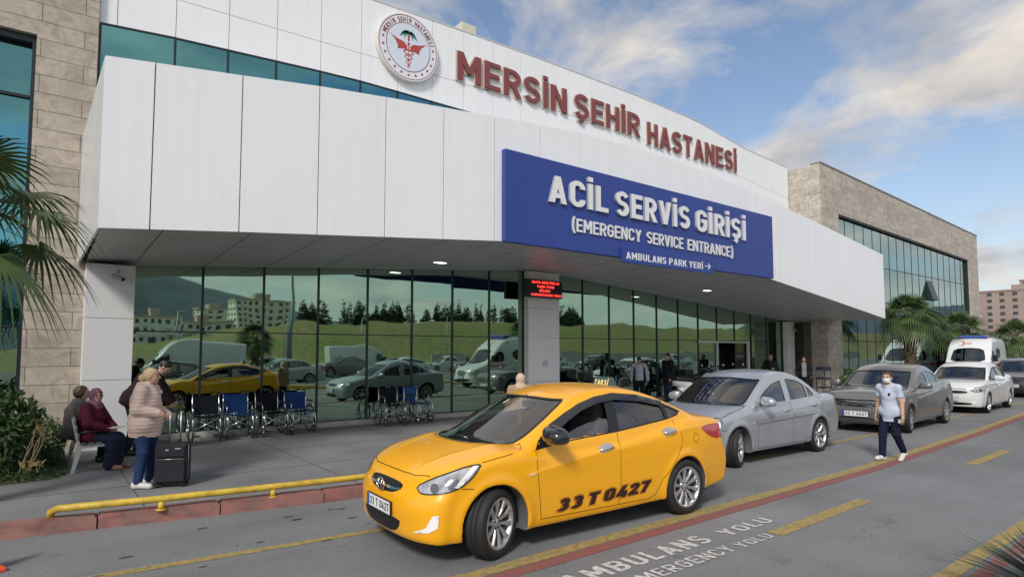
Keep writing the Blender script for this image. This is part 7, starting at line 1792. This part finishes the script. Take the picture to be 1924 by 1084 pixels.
# apartment blocks
conc=mat('apartment_cream',(.78,.75,.66),.8,noise=(.3,.1)); win_d=mat('apartment_window',(.05,.06,.07),.2); red_t=mat('apartment_trim',(.50,.40,.33),.8); balc=mat('balcony_white',(.80,.80,.77),.7)
def block(label,x,y,z0,w_,d_,h_,floors,bays,rz=0,m=conc,accent_=red_t,face=1):
    r_=empty('apartment_building',(x,y,z0),rz,label,'building','apartment blocks on the horizon')
    bm=BM(); box(bm,-w_/2,w_/2,-d_/2,d_/2,-4,h_); obj('wall',bm,m,r_)
    bm=BM(); box(bm,-w_/2-.2,w_/2+.2,-d_/2-.2,d_/2+.2,h_+.002,h_+.4); box(bm,-w_*.12,w_*.12,-2,2,h_+.4,h_+2.2); obj('roof',bm,accent_,r_)
    bw=Vector((0,0,0)); fh=h_/floors; bay=w_/bays
    wb_=BM(); bb=BM()
    for f_ in range(floors):
        for b in range(bays):
            cx=-w_/2+bay*(b+.5); z=f_*fh+fh*.3
            if (b%3)==1: box(bb,cx-bay*.42,cx+bay*.42,d_/2*face,(d_/2+1.0)*face if face>0 else -d_/2-1.0,f_*fh+.05,f_*fh+fh*.38) if face>0 else box(bb,cx-bay*.42,cx+bay*.42,-d_/2-1.0,-d_/2,f_*fh+.05,f_*fh+fh*.38)
            y0=d_/2+.02 if face>0 else -d_/2-.05
            box(wb_,cx-bay*.24,cx+bay*.24,y0,y0+.03,z,z+fh*.5)
    for f_ in range(floors):
        for k in range(max(2,int(d_/3))):
            cy=-d_/2+d_/max(2,int(d_/3))*(k+.5); box(wb_,-w_/2-.05,-w_/2-.02,cy-.6,cy+.6,f_*fh+fh*.3,f_*fh+fh*.8)
    o=obj('windows',wb_,win_d,r_); tag(o,kind='stuff'); o=obj('balconies',bb,balc,r_); tag(o,kind='stuff')
    return r_
block('long cream apartment block with terracotta trim mirrored above the palm',48.5,-150,7.0,15.5,9,8.2,5,9)
block('narrow white apartment block mirrored left of the long cream block',41,-172,7.5,8.5,8,6.2,4,4)
block('low white terrace of houses mirrored at the left end of the glass',20.5,-130,2.8,9.5,8,6.2,3,6,0,balc)
block('grey green apartment block mirrored behind the left pillar edge',14.5,-140,2.5,4.5,8,7.5,4,3,0,mat('apartment_grey',(.30,.36,.36),.8))
block('wide pale housing row mirrored below the narrow white block',32,-140,3.4,12,8,5.0,2,7,0,conc)
ap=mat('apartment_pink',(.33,.26,.225),.8,noise=(.3,.1))
block('tall pinkish apartment tower on the horizon right of the stone wing',240,51,2,14,22,18,9,6,0,ap,ap,-1)
block('lower pinkish apartment block just left of the tall tower',232,66,2,12,12,12,6,5,0,ap,ap,-1)
block('second tall apartment tower cut by the right edge of the photo',266,44,2,16,22,23,11,6,0,ap,ap,-1)
# cypresses on the ridge
cyp=mat('cypress',(.04,.07,.03),.8,noise=(1,.4))
def cypress(x,y,h_,w_,seed,label):
    z=float(hill_h(x,y)); r_=empty('cypress',(x,y,z),0,label,'tree','dark conifers along the hill crest')
    bm=BM(); tube(bm,[(0,0,-.3),(0,0,h_*.5)],[.14,.07],6); obj('trunk',bm,twig,r_)
    bl_=[(0,0,h_*(.12+.8*t),w_*(1-t)**.7+.12,w_*(1-t)**.7+.12,h_*.12) for t in np.linspace(0,.95,7)]; leafy('crown',bl_,260,.62,cyp,r_,seed,jit=.8)
rr_=random.Random(4); k=0
for i in range(60):
    x=rr_.uniform(36,108); y=-81+rr_.uniform(-2,2); cypress(x,y,rr_.uniform(2.0,4.9),rr_.uniform(.7,1.5),100+i,'dark conifer in the row along the grassy crest mirrored in the glass')
# palm, posts and lamp posts over the road
palm('fan palm mirrored in the second glass pane',10.9,-13.6,2.7,30,.8,.8,41,z0=0,tr_=.16,skirt=6)
palm('fan palm mirrored behind the track jacket man',31,-11,3.3,30,1.0,.95,42,z0=0,tr_=.2,skirt=6)
post_m=mat('lamp_post_metal',(.28,.33,.36),.5,metal=.4)
def lamp_post(x,y,h_,label,r0=.09,arm=1.2):
    r_=empty('lamp_post',(x,y,0),0,label,'lamp post','lamp posts across the road')
    bm=BM(); tube(bm,[(0,0,0),(0,0,h_)],[r0,r0*.7],10); obj('pole',bm,post_m,r_)
    bm=BM(); tube(bm,[(0,0,h_-.05),(arm*.5,0,h_+.12),(arm,0,h_+.15)],.035,8); obj('arm',bm,post_m,r_)
    bm=BM(); box(bm,arm-.05,arm+.35,-.1,.1,h_+.10,h_+.19,.03); obj('lamp_head',bm,alu,r_)
lamp_post(12.2,-10.5,7.5,'thick grey post mirrored through the third glass pane',.16,.1)
lamp_post(6.9,-16,4.3,'slim lamp post with side arm mirrored at the left end',.07,1.4)
lamp_post(23,-24,5.0,'slim lamp post mirrored in the fifth pane',.06)
lamp_post(33,-26,5.4,'slim lamp post mirrored between the cypresses',.06)
lamp_post(16.8,-26,5.0,'slim lamp post mirrored right of the palm',.06)
